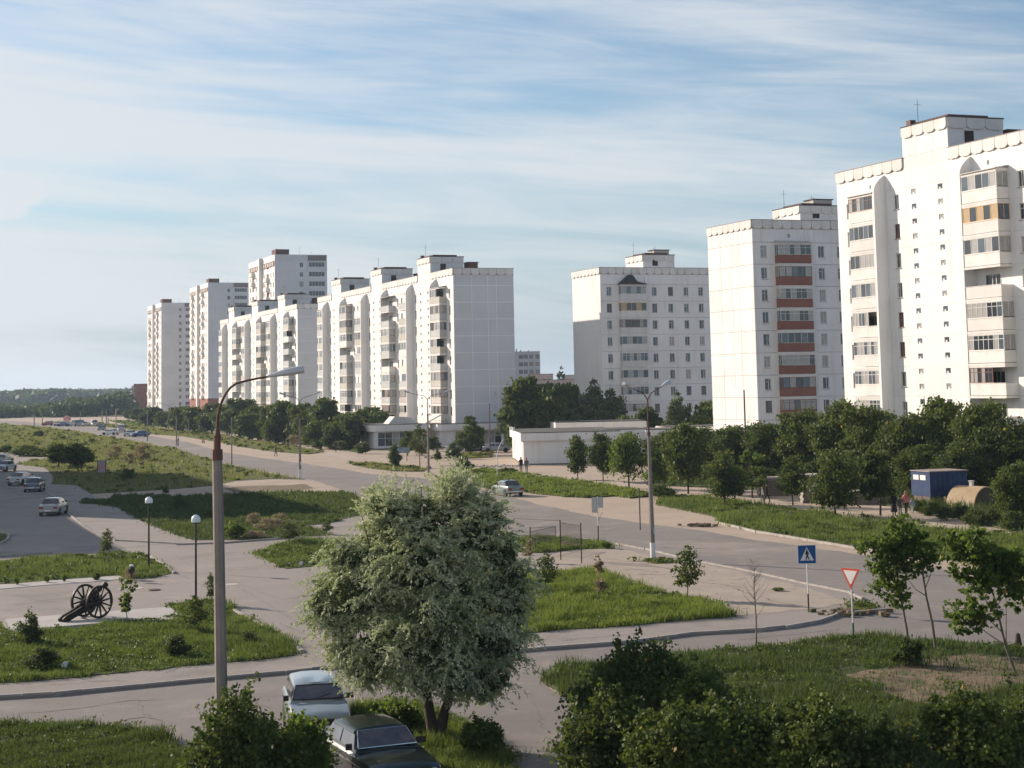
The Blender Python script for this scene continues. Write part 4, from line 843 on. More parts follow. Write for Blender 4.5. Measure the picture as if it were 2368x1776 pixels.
def make_tree(name, seed, h, w, mlist, n=3500, leaf=.22, th=None, tr=.09, bark=BARK, shape='oval', clumps=40, spread=.34, droop=0., stems=0, aspect=1.5, yellow=0.0, depth=None):
    rng = np.random.default_rng(seed); th = th if th is not None else h * .28; ch = h - th; d = depth or w; bl = []
    if shape == 'oval': bl = [(0, 0, th + ch * .45, w * .42, d * .42, ch * .42), (0, 0, th + ch * .75, w * .26, d * .26, ch * .25), (w * .15, 0, th + ch * .3, w * .32, d * .32, ch * .26), (-w * .15, d * .1, th + ch * .35, w * .3, d * .3, ch * .28)]
    elif shape == 'cone': bl = [(0, 0, th + ch * .25, w * .44, d * .44, ch * .22), (0, 0, th + ch * .5, w * .34, d * .34, ch * .25), (0, 0, th + ch * .78, w * .18, d * .18, ch * .22)]
    elif shape == 'round':
        bl = [(0, 0, th + ch * .5, w * .4, d * .4, ch * .42)]
        for i in range(5): a = rng.uniform(0, 6.28); bl.append((math.cos(a) * w * .25, math.sin(a) * d * .25, th + ch * rng.uniform(.25, .78), w * .24, d * .24, ch * .22))
    elif shape == 'irregular':
        for i in range(8): a = rng.uniform(0, 6.28); q = rng.uniform(.05, .3); bl.append((math.cos(a) * w * q, math.sin(a) * d * q, th + ch * rng.uniform(.12, .85), w * rng.uniform(.14, .24), d * .2, ch * rng.uniform(.10, .17)))
    P, tone, cc = crown_pts(rng, bl, n, clumps, spread); P[:, 2] = np.maximum(P[:, 2], .05)
    V = leaf_quads(P, leaf, rng, droop, aspect); mi = (rng.random(n) < yellow).astype(int)
    crown = np_mesh('crown', V, 4, mlist if isinstance(mlist, list) else [mlist, LEAFY], tone, midx=mi)
    tops = [c for c in cc[rng.choice(len(cc), min(7, len(cc)), replace=False)]]
    if stems:
        mb = MB()
        for i in range(stems):
            a = 6.28 * i / stems + rng.uniform(-.4, .4); t = cc[rng.integers(len(cc))]; b0 = Vector((math.cos(a) * tr * 1.5, math.sin(a) * tr * 1.5, -.1)); mb.tube([b0, b0.lerp(Vector(t), .5) + Vector((0, 0, h * .08)), Vector(t)], [tr, tr * .6, tr * .25], 5)
        tm = mb.mesh('trunk', bark, 60)
    else: tm = trunk_mesh(th + ch * .25, tr, rng.normal(0, .05 * h, 2) * .4, 0, rng, bark, tops)
    return crown, tm, h
def place(nm, tpl, x, y, s=1.0, rot=0.0, sx=1.0, **kw):
    o = empty(nm, (x, y, 0.0), rot, **kw); o.scale = (s * sx, s * sx, s); add('crown', tpl[0], o); add('trunk', tpl[1], o); return o

# near forest and far ridge
def forest(name, pts, hts, rad, n, leaf, seed, label, m=LEAFF):
    rng = np.random.default_rng(seed); C = []; T = []
    k = rng.integers(len(pts), size=n); P = np.array(pts)[k]; hh = np.array(hts)[k]
    u = rng.normal(size=(n, 3)); u /= np.linalg.norm(u, axis=1)[:, None]; r = np.array(rad)[k][:, None]
    z = hh * .55 + u[:, 2] * hh * .45; C = np.stack([P[:, 0] + u[:, 0] * r[:, 0], P[:, 1] + u[:, 1] * r[:, 0], z], 1)
    tone = (rng.random(len(pts))[k] * .6 + rng.random(n) * .4)
    return add(name, np_mesh(name, leaf_quads(C, leaf, rng, 0, 1.1), 4, m, tone), kind='stuff', label=label, cat='forest')
rng = np.random.default_rng(5)
pts, hts, rad = [], [], []
for i in range(300):
    sx = rng.uniform(-60, 345); Y = rng.uniform(720, 1050) if sx < 298 else rng.uniform(830, 1100); p = atY(sx, 910, Y)
    tp = np.interp(sx, [-60, 0, 50, 60, 90, 150, 200, 250, 300, 345], [962, 955, 950, 948, 944, 934, 926, 922, 918, 925]) + rng.normal(0, 3.5)
    hgt = max(4.0, atY(sx, tp, Y).z); pts.append((p.x, p.y)); hts.append(hgt * (Y / 720) ** .1); rad.append(rng.uniform(4.5, 7.5))
forest('woodland', pts, hts, rad, 60000, 1.5, 6, 'belt of green woodland at the far end of the road on the left')
pts, hts, rad = [], [], []
for i in range(420):
    sx = rng.uniform(-120, 360); Y = rng.uniform(1500, 2600); p = atY(sx, 910, Y); tp = 906.5 - (sx) * .006 + rng.normal(0, 1.6) + (3 if sx < 40 else 0)
    pts.append((p.x, p.y)); hts.append(max(6, atY(sx, tp, Y).z)); rad.append(rng.uniform(12, 20))
forest('far_forest', pts, hts, rad, 40000, 4.5, 7, 'bluish wooded ridge along the horizon at the left')
# broad dark base so that no ground shows through the woods
# row of street trees right of the road
T_row = [make_tree('row_tree', 50 + i, 4.6, 3.0, [LEAF, LEAFY] if i % 2 else [LEAFD, LEAFY], n=9000, leaf=.15, th=1.0, tr=.07, shape=sh, clumps=44, spread=.30, yellow=.004) for i, sh in enumerate(('oval', 'round', 'oval', 'cone'))]
rows = [  # base x, base y, top y, crown width px, template, label
    (1337, 1113, 1008, 50, 0, 'slim young tree at the left end of the roadside row'), (1395, 1116, 1007, 52, 2, 'second young tree of the roadside row, in front of the white shop'),
    (1455, 1132, 1000, 78, 1, 'full dark young tree in front of the weathered shop wall'), (1512, 1135, 1045, 74, 1, 'low bushy young tree just right of the tall double lamp'),
    (1592, 1145, 988, 88, 0, 'tall dark leafy tree in front of the red balcony block gable'), (1676, 1172, 1052, 72, 2, 'dark young tree with a few orange leaves beside the verge'),
    (1740, 1155, 1045, 84, 1, 'round topped young tree behind the bare sapling'), (1834, 1172, 1062, 72, 3, 'small pointed young tree left of the brick shed'),
    (1933, 1200, 1052, 92, 0, 'broad two stemmed young tree by the brick shed'), (2036, 1196, 1030, 108, 2, 'spreading young tree left of the group of pedestrians')]
for i, (x, y, t, w, k, lab) in enumerate(rows):
    g = G(x, y); h = (y - t) / (F_PX / g.y); s = h / 4.6; sp_ = ((LEAF, 9000, .15, 1.0, 'oval'), (LEAFM, 6500, .14, 1.2, 'round'), (LEAFD, 9500, .15, .9, 'oval'), (LEAF, 7000, .13, 1.1, 'cone'))[k]; tq = make_tree('row_tree', 400 + i * 7, 4.6, 3.0, [sp_[0], LEAFY], n=int(sp_[1] * (.7, 1.0, .85)[i % 3]), leaf=sp_[2], th=sp_[3] * (.85, 1.15, 1.0)[i % 3], tr=.07, shape=('irregular' if i in (6, 9) else sp_[4]), clumps=(34, 50, 42)[i % 3], spread=(.30, .36, .42)[i % 3], yellow=.02 if i == 5 else .003); place('street_tree', tq, g.x, g.y, s, rnd.uniform(0, 6), sx=(w / (F_PX / g.y)) / (3.0 * s), label=lab, cat='tree', group='young trees along the right hand footpath')
# big hedge trees behind the path
T_big = [make_tree('hedge_tree', 70 + i, 8.0, 6.0, [m, LEAFY], n=20000, leaf=.215, th=.8, tr=.14, shape='round', clumps=90, spread=.26, stems=4, yellow=.002) for i, m in enumerate((LEAF, LEAF, LEAFD, LEAF))]
hb = [(1545, 1080, 985, 100, 0, 'light green bushy tree at the left end of the right hand thicket'), (1625, 1092, 975, 110, 0, 'pale green tree under the lit gable of the red balcony block'), (1700, 1096, 972, 110, 3, 'pale green tree in front of the thin mast'), (1785, 1100, 962, 115, 1, 'dark tree in front of the red balcony column'),
      (1870, 1106, 935, 125, 2, 'tall dark tree between the two right hand blocks'), (1945, 1118, 912, 125, 1, 'tallest dark tree at the corner of the right hand block'), (2020, 1136, 930, 130, 3, 'green tree in front of the ground floor balconies'),
      (2095, 1143, 945, 130, 2, 'dark tree under the stair windows of the right block'), (2185, 1142, 912, 140, 0, 'tall ragged tree under the right block behind the blue container'), (2268, 1148, 915, 135, 1, 'tall tree behind the tan vaulted shelter'),
      (2345, 1152, 960, 140, 2, 'dark tree cut by the right edge of the view'), (1740, 1082, 1000, 120, 2, 'dark low tree deep in the thicket'), (2140, 1150, 1010, 120, 1, 'dark tree close behind the blue container'), (2230, 1156, 1010, 120, 2, 'dark tree just behind the vaulted shelter'), (1900, 1090, 985, 140, 1, 'second dark low tree deep in the thicket'), (2060, 1100, 1000, 150, 2, 'third dark low tree deep in the thicket'),
      (2356, 1216, 1055, 96, 1, 'leafy tree overhanging the path at the right edge')]
for (x, y, t, w, k, lab) in hb:
    t += 16; g = G(x, y); h = (y - t) / (F_PX / g.y); s = h / 8.0; place('hedge_tree', T_big[k], g.x, g.y, s, rnd.uniform(0, 6), sx=(w / (F_PX / g.y)) / (6 * s), label=lab, cat='tree', group='thicket of trees below the right hand blocks')
# shrubs under that thicket
T_shrub = [make_tree('shrub', 90 + i, 1.6, 2.2, [m, LEAFY], n=3500, leaf=.105, th=.0, tr=.03, shape='round', clumps=26, stems=3) for i, m in enumerate((LEAF, LEAFD, LEAFB))]
for i, (x, y, w, k) in enumerate([(2150, 1192, 44, 0), (2190, 1204, 44, 1), (2255, 1216, 50, 0), (2125, 1186, 40, 1), (2225, 1200, 40, 1), (2310, 1212, 60, 1), (2350, 1228, 60, 0), (2165, 1180, 34, 0), (2140, 1186, 34, 0), (2210, 1186, 30, 0), (1690, 1118, 60, 1), (1770, 1125, 60, 1), (1850, 1133, 60, 0), (1960, 1150, 60, 1), (1620, 1112, 60, 0), (1880, 1118, 70, 1), (2010, 1140, 60, 1)]):
    g = G(x, y); s = (w / (F_PX / g.y)) / 2.2; place('shrub', T_shrub[k], g.x, g.y, s, rnd.uniform(0, 6), label='green shrub in the undergrowth behind the long footpath', cat='shrub', group='undergrowth shrubs behind the long footpath')
# hedge left of the shops
T_hl = [make_tree('hedge_tree', 110 + i, 6.0, 4.6, [m, LEAFY], n=9000, leaf=.28, th=.5, tr=.12, shape='round', clumps=60, spread=.27, stems=3, yellow=.002) for i, m in enumerate((LEAF, LEAFD, LEAF, LEAFD))]
hl = [(350, 985, 943, 50), (385, 990, 950, 45), (420, 998, 940, 55), (455, 1001, 938, 55), (490, 1004, 936, 56), (525, 1008, 932, 60), (557, 1013, 922, 66), (600, 1018, 936, 64), (632, 1022, 938, 56), (658, 1026, 924, 62), (695, 1028, 934, 56), (722, 1030, 936, 60), (757, 1034, 925, 66), (800, 1038, 952, 60), (812, 1040, 962, 50), (855, 1028, 938, 66), (898, 1026, 962, 40), (575, 1020, 955, 50), (640, 1027, 960, 50), (740, 1038, 970, 50),
      (320, 975, 945, 30), (300, 970, 948, 26), (770, 1040, 985, 45)]
ORD = 'first second third fourth fifth sixth seventh eighth ninth tenth eleventh twelfth thirteenth fourteenth fifteenth sixteenth seventeenth eighteenth nineteenth twentieth twenty-first twenty-second twenty-third twenty-fourth'.split()
for i, (x, y, t, w) in enumerate(hl):
    g = G(x, y); h = (y - t) / (F_PX / g.y); s = h / 6.0
    place('hedge_tree', T_hl[(i * 3 + 1) % 4], g.x, g.y, s, rnd.uniform(0, 6), sx=(w * 1.15 / (F_PX / g.y)) / (4.6 * s), label='%s tree from the left in the long roadside hedge below the white blocks' % ORD[sorted(q[0] for q in hl).index(x)], cat='tree', group='trees of the roadside hedge below the white blocks')
# trees in the gap and in front of the middle block
T_sil = [make_tree('silver_tree', 130 + i, 8.0, 5.0, [LEAFS2, LEAFS2], n=11000, leaf=.25, th=.6, tr=.15, shape=s, clumps=70, spread=.26, stems=3) for i, s in enumerate(('round', 'cone'))]
gap = [(1212, 1046, 880, 95, T_hl[1], 6, 4.6, 'dark poplar at the left of the gap between the white blocks'), (1250, 1034, 888, 85, T_hl[3], 6, 4.6, 'second dark tree in the gap between the white blocks'), (1300, 1034, 884, 85, T_hl[0], 6, 4.6, 'lighter tree against the distant pink building'), (1196, 1042, 946, 74, T_sil[0], 8, 5, 'small round silver willow beside the grey gable'),
       (1272, 1034, 916, 95, T_sil[0], 8, 5, 'broad silvery willow in the gap behind the shop'), (1345, 1034, 922, 80, T_sil[0], 8, 5, 'silvery willow left of the tallest one by the middle block'), (1378, 1034, 877, 80, T_sil[1], 8, 5, 'tallest pointed silvery tree in front of the middle block'), (1413, 1034, 906, 74, T_sil[0], 8, 5, 'round silvery tree right of the tallest pointed one'),
       (1502, 1040, 946, 60, T_hl[1], 6, 4.6, 'dark tree in front of the middle block right of its balconies'), (1570, 1044, 905, 68, T_sil[1], 8, 5, 'tall tree with open branches before the middle block'), (1640, 1044, 924, 66, T_hl[0], 6, 4.6, 'tree between the middle block and the lit gable'), (1455, 1040, 962, 70, T_hl[3], 6, 4.6, 'low dark tree under the middle block balconies'),
       (1610, 1046, 975, 60, T_hl[2], 6, 4.6, 'low green tree under the right windows of the middle block'), (1296, 880, 0, 0, None, 0, 0, '')]
for (x, y, t, w, tp, h0, w0, lab) in gap:
    if tp is None: continue
    g = G(x, y); h = (y - t) / (F_PX / g.y); s = h / h0; place('tree', tp, g.x, g.y, s, rnd.uniform(0, 6), sx=(w / (F_PX / g.y)) / (w0 * s), label=lab, cat='tree', group='trees in front of the middle block')
cf = make_tree('conifer', 150, 16, 7, [LEAFD, LEAFY], n=1500, leaf=.9, th=1, tr=.3, shape='cone', clumps=40); p = atY(1298, 900, 668); place('conifer', cf, p.x, p.y, 1.0, label='dark pointed tree among the distant roofs in the gap', cat='tree')

# single trees and shrubs: x, y, top, width px, kind
T_sap = [make_tree('sapling', 160, 2.4, .9, [LEAFM, LEAFY], n=900, leaf=.085, th=.7, tr=.022, shape='irregular', clumps=22, spread=.4, bark=BARKL, yellow=.02),
         make_tree('sapling', 161, 2.4, 1.1, [LEAF, LEAFY], n=1500, leaf=.08, th=.55, tr=.03, shape='oval', clumps=22, spread=.35, bark=BARKL, yellow=.06),
         make_tree('sapling', 162, 2.4, .7, [LEAFP, LEAFY], n=600, leaf=.08, th=.4, tr=.02, shape='irregular', clumps=22, spread=.45, bark=BARKL)]
T_con = [make_tree('conifer_shrub', 170, 1.6, .9, [LEAFD, LEAFY], n=4000, leaf=.06, th=.05, tr=.03, shape='cone', clumps=30, spread=.4), make_tree('round_shrub', 171, 1.2, 1.0, [LEAFD, LEAFY], n=4000, leaf=.06, th=.05, tr=.03, shape='oval', clumps=30, spread=.4, stems=3)]
T_pink = make_tree('weed_clump', 172, .9, 1.6, [LEAFP, LEAFP], n=2200, leaf=.055, th=0, tr=.02, shape='round', clumps=26, stems=5, bark=BARKL)
T_bri = make_tree('bright_shrub', 173, 1.0, 1.6, [LEAFB, LEAFY], n=2600, leaf=.075, th=0, tr=.02, shape='round', clumps=24, stems=4, yellow=.01)
T_mid = make_tree('park_tree', 174, 4.2, 3.4, [LEAF, LEAFY], n=8000, leaf=.14, th=.7, tr=.08, shape='cone', clumps=44, spread=.30)
HT = {id(T_sap[0]): (2.4, .9), id(T_sap[1]): (2.4, 1.1), id(T_sap[2]): (2.4, .7), id(T_con[0]): (1.6, .9), id(T_con[1]): (1.2, 1.0), id(T_pink): (.9, 1.6), id(T_bri): (1.0, 1.6), id(T_mid): (4.2, 3.4), id(T_shrub[0]): (1.6, 2.2), id(T_shrub[1]): (1.6, 2.2), id(T_row[0]): (4.6, 3.0), id(T_row[1]): (4.6, 3.0)}
singles = [
    (246, 1290, 1226, 26, T_sap[1], 'sapling', 'thin sapling between the car park kerb and the strip lawn', 'tree'), (295, 1449, 1322, 42, T_sap[0], 'sapling', 'spindly sapling just right of the cannon', 'tree'),
    (68, 1492, 1404, 52, T_con[0], 'conifer_shrub', 'dark pointed conifer shrub left of the cannon', 'shrub'), (95, 1548, 1500, 66, T_con[1], 'round_shrub', 'dark low shrub in the lawn below the conifer', 'shrub'), (413, 1518, 1470, 50, T_con[1], 'round_shrub', 'rounded dark evergreen shrub in the middle of the front lawn', 'shrub'),
    (575, 1492, 1462, 40, T_con[1], 'round_shrub', 'small dark shrub near the right tip of the front lawn', 'shrub'), (449, 1467, 1382, 56, T_sap[1], 'sapling', 'leafy sapling beside the right globe lamp', 'tree'), (489, 1398, 1328, 26, T_sap[1], 'sapling', 'narrow sapling just behind the concrete lamp post', 'tree'),
    (38, 1352, 1334, 12, T_bri, 'small_shrub', 'first tiny shrub on the pale strip from the left', 'shrub'), (108, 1347, 1331, 12, T_bri, 'small_shrub', 'tiny yellowish shrub on the pale strip above the cannon wheel', 'shrub'), (148, 1345, 1326, 11, T_bri, 'small_shrub', 'tiny yellow shrub second from the middle of the strip', 'shrub'), (223, 1341, 1325, 14, T_con[1], 'small_shrub', 'tiny green shrub at the right of the pale strip', 'shrub'),
    (301, 1340, 1312, 30, T_pink, 'weed_clump', 'brownish shrub at the tip of the pale strip', 'shrub'),
    (590, 1212, 1188, 40, T_pink, 'weed_clump', 'pink flowering weeds at the left of the weed bed', 'shrub'), (620, 1228, 1200, 70, T_pink, 'weed_clump', 'broad patch of pale pink weeds on the lawn edge', 'shrub'), (648, 1222, 1190, 44, T_pink, 'weed_clump', 'tall pink weeds beside the tied saplings', 'shrub'), (590, 1244, 1228, 60, T_pink, 'weed_clump', 'low dry weeds at the lawn edge left of the willow', 'shrub'),
    (540, 1245, 1208, 50, T_bri, 'bright_shrub', 'yellow green shrub just right of the lamp post', 'shrub'), (668, 1258, 1208, 52, T_sap[1], 'sapling', 'tied clump of saplings above the small lawn island', 'tree'), (755, 1236, 1205, 26, T_sap[1], 'sapling', 'small dark bush by the edge of the willow', 'tree'),
    (415, 1178, 1145, 30, T_con[1], 'round_shrub', 'dark shrub in the shaded lawn left of the lamp post', 'shrub'), (483, 1200, 1172, 26, T_shrub[1], 'shrub', 'dim bush in the shaded lawn behind the post', 'shrub'), (384, 1140, 1128, 12, T_con[1], 'small_shrub', 'tiny dark bush on the sandy path', 'shrub'), (556, 1150, 1140, 30, T_shrub[1], 'shrub', 'low dark bush on the upper edge of the shaded lawn', 'shrub'), (730, 1176, 1164, 20, T_shrub[1], 'shrub', 'low tuft in the shaded lawn near the willow', 'shrub'),
    (136, 1082, 1028, 66, T_row[1], 'dark_tree', 'dark leaning tree on the left meadow, left of a pair', 'tree'), (180, 1092, 1028, 62, T_row[1], 'dark_tree', 'dark round tree on the left meadow, right of a pair', 'tree'), (88, 1010, 996, 24, T_shrub[1], 'shrub', 'small dark bush in the upper meadow on the left', 'shrub'), (146, 1018, 1008, 14, T_shrub[1], 'shrub', 'tiny bush in the middle of the upper meadow', 'shrub'), (213, 1024, 1014, 16, T_shrub[1], 'shrub', 'tiny bush near the parked white cars', 'shrub'),
    (10, 1048, 1030, 30, T_shrub[1], 'shrub', 'bush at the left edge above the car park entrance', 'shrub'), (295, 1110, 1085, 34, T_shrub[1], 'shrub', 'dark bush right of the small billboard', 'shrub'), (60, 1055, 1030, 60, T_shrub[0], 'shrub', 'wide green bush beside the sandy strip', 'shrub'), (95, 1056, 1038, 40, T_shrub[0], 'shrub', 'green bush at the end of the sandy strip', 'shrub'),
    (265, 1062, 1032, 36, T_pink, 'dry_shrub', 'reddish dry shrub on the upper meadow', 'shrub'), (333, 1066, 1030, 48, T_pink, 'dry_shrub', 'larger reddish dry shrub by the road on the meadow', 'shrub'), (300, 1070, 1048, 30, T_pink, 'dry_shrub', 'low reddish dry shrub between two others', 'shrub'), (325, 1085, 1050, 20, T_sap[2], 'sapling', 'bare reddish stems on the meadow', 'tree'), (298, 1082, 1045, 18, T_sap[2], 'sapling', 'bare stems left of the reddish shrub', 'tree'),
    (1088, 1052, 964, 68, T_mid, 'park_tree', 'dark pointed tree in front of the second low shop', 'tree'), (1076, 1094, 1056, 32, T_con[1], 'round_shrub', 'dark ball shaped bush by the verge', 'shrub'), (914, 1080, 1030, 24, T_con[1], 'small_tree', 'dark small tree left of the map board', 'tree'), (971, 1074, 986, 38, T_sap[1], 'sapling', 'slim tree just left of the far double lamp', 'tree'), (943, 1052, 998, 44, T_mid, 'park_tree', 'dull leafy tree before the kiosk windows', 'tree'),
    (1050, 1060, 1016, 34, T_con[0], 'conifer_shrub', 'leafy shrub between the two low shops', 'shrub'), (1012, 1064, 1032, 14, T_con[0], 'conifer_shrub', 'narrow cypress near the far double lamp', 'shrub'), (1003, 1042, 1010, 34, T_shrub[1], 'shrub', 'dark bushes in the gap between the low shops', 'shrub'), (1175, 1094, 1082, 40, T_shrub[0], 'shrub', 'grass tussock in front of the white shop wall', 'shrub'),
    (838, 1048, 1022, 30, T_shrub[0], 'shrub', 'shrub left of the car beside the kiosk', 'shrub'), (680, 1032, 1008, 36, T_pink, 'flowering_bush', 'pale flowering bush at the foot of the hedge', 'shrub'), (625, 1022, 1002, 30, T_bri, 'flowering_bush', 'light green bush with white flowers under the hedge', 'shrub'), (790, 1040, 1020, 36, T_bri, 'bright_shrub', 'bright green shrub near the standing pair', 'shrub'),
    (1590, 1386, 1268, 52, T_sap[1], 'sapling', 'egg shaped young tree on the tip of the sunlit lawn', 'tree'), (1385, 1398, 1284, 42, T_sap[2], 'sapling', 'reddish withered sapling in the sunlit lawn', 'tree'), (1262, 1372, 1284, 46, T_sap[1], 'sapling', 'thin shrub at the right side of the willow', 'tree'), (1225, 1300, 1245, 36, T_sap[2], 'sapling', 'dry bush between the willow and the mesh fence', 'tree'),
    (1535, 1150, 1122, 60, T_shrub[0], 'shrub', 'rounded green bush at the foot of the low young tree', 'shrub'), (2095, 1540, 1480, 70, T_shrub[1], 'shrub', 'dark bush beside the bare soil under the maple saplings', 'shrub'), (1400, 1268, 1250, 24, T_bri, 'bright_shrub', 'tuft of weeds below the sign seen from behind', 'shrub'),
    (1310, 1268, 1252, 22, T_pink, 'weed_clump', 'dry yellowish weeds inside the fence frame', 'shrub'), (1800, 1366, 1358, 26, T_bri, 'small_shrub', 'weed tuft left of the pedestrian crossing sign', 'shrub')]
for (x, y, t, w, tp, nm, lab, cat) in singles:
    g = G(x, y, .1); k = F_PX / g.y; h0, w0 = HT[id(tp)]; s = (y - t) / k / h0
    o = place(nm, tp, g.x, g.y, s, rnd.uniform(0, 6), sx=(w / k) / (w0 * s), label=lab, cat=cat); o.location.z = .08

# bare sapling
def bare_tree(x, y, top, lab):
    g = G(x, y, .1); h = (y - top) / (F_PX / g.y); r = random.Random(3); mb = MB(); mb.tube([(0, 0, 0), (.03, 0, h * .35), (-.02, 0, h * .7), (.06, 0, h)], [.035, .028, .016, .005], 6)
    o = empty('bare_sapling', (g.x, g.y, 0.08), label=lab, cat='tree'); add('trunk', mb.mesh('trunk', BARKL, 60), o)
    for i in range(30):
        z = h * r.uniform(.33, .97); a = r.uniform(0, 6.28); l = (h - z) * .28 + .12; c = (math.cos(a) * l, math.sin(a) * l, z + l * 1.1); add('branch', MB().tube([(0, 0, z), (c[0] * .5, c[1] * .5, z + l * .45), c], [.010, .007, .003], 4).mesh('branch', BARKL), o)
bare_tree(1749, 1500, 1300, 'leafless thin sapling left of the pedestrian sign')

# the three maple saplings by the signs
def maple(x, y, blobs, nleaf, seed, lab, trunkpts, branches, leaf=.17, m=LEAFM):
    g = G(x, y, .12); k = F_PX / g.y; rng = np.random.default_rng(seed); o = empty('maple_sapling', (g.x, g.y, .1), label=lab, cat='tree', group='maple saplings at the junction')
    def L(px, py, dy=0.0): return Vector((((px - x) / k), dy, (y - py) / k))
    mb = MB(); tp = [L(*q) for q in trunkpts]; tp[0].z -= .1; mb.tube(tp, [.055 - .035 * i / (len(tp) - 1) for i in range(len(tp))], 8)
    add('trunk', mb.mesh('trunk', BARKL, 60), o)
    for br in branches: add('branch', MB().tube([L(*q) for q in br], [.022, .015, .007][:len(br)] if len(br) < 4 else [.022, .018, .013, .007], 5).mesh('branch', BARKL, 60), o)
    bl = [(*L(bx, by, dy), rx / k, rx / k * .9, ry / k) for (bx, by, rx, ry, dy) in blobs]
    nleaf = int(nleaf * 1.35); leaf *= .58; P, tone, cc = crown_pts(rng, bl, nleaf, 120, .19, .10); mi = (rng.random(nleaf) < .008).astype(int)
    add('crown', np_mesh('crown', leaf_quads(P, leaf, rng, .25, 1.15), 4, [m, LEAFY], tone, midx=mi), o)
def M(x, y): return 1600 + x / 2.766, 900 + y / 2.766
maple(*M(1390, 1665), [(*M(1180, 1020), 34, 26, .2), (*M(1220, 1130), 34, 30, -.3), (*M(1330, 1080), 40, 40, .3), (*M(1300, 1290), 38, 36, 0), (*M(1170, 1270), 26, 14, -.2), (*M(1380, 1340), 18, 30, .2), (*M(1310, 970), 34, 28, -.1)], 2600, 201, 'left maple sapling with a drooping left branch right of the yield sign', [M(1390, 1665), M(1380, 1540), M(1365, 1430), M(1340, 1250), M(1310, 1080)],
      [[M(1360, 1400), M(1260, 1310), M(1140, 1240)], [M(1345, 1280), M(1250, 1180), M(1180, 1060)], [M(1330, 1200), M(1380, 1130), M(1400, 1050)]])
maple(*M(1560, 1660), [(*M(1400, 900), 36, 30, .2), (*M(1430, 980), 44, 34, -.2), (*M(1520, 1060), 32, 40, .3), (*M(1380, 1040), 40, 30, 0), (*M(1460, 1160), 38, 24, .2), (*M(1560, 1090), 22, 30, -.2)], 2400, 202, 'middle maple sapling with the slanting pale trunk', [M(1560, 1660), M(1545, 1500), M(1515, 1340), M(1500, 1200), M(1480, 1040), M(1420, 930)],
      [[M(1515, 1330), M(1450, 1290), M(1400, 1220)], [M(1508, 1290), M(1540, 1220), M(1570, 1130)], [M(1500, 1200), M(1440, 1120), M(1390, 1010)]])
maple(*M(2070, 1820), [(*M(1760, 1040), 40, 36, .3), (*M(1860, 1060), 44, 46, -.3), (*M(1950, 1130), 50, 44, .3), (*M(1780, 1180), 36, 36, 0), (*M(1880, 1260), 50, 40, -.2), (*M(2040, 1200), 44, 46, .4), (*M(1680, 1400), 26, 20, 0), (*M(1770, 1470), 44, 34, .2), (*M(1880, 1440), 40, 34, -.3), (*M(2110, 1330), 40, 30, .2), (*M(2100, 1180), 44, 50, 0)], 6500, 203, 'largest maple sapling at the right edge with a spreading crown', [M(2110, 1900), M(2060, 1780), M(2015, 1640), M(1990, 1500), M(1960, 1350), M(1920, 1200)],
      [[M(2015, 1640), M(1900, 1560), M(1800, 1470)], [M(2000, 1560), M(1960, 1520), M(1870, 1430), M(1700, 1400)], [M(2020, 1640), M(2030, 1450), M(2035, 1250)], [M(1990, 1500), M(1900, 1350), M(1830, 1180)], [M(1970, 1400), M(2050, 1300), M(2110, 1200)]], leaf=.19)

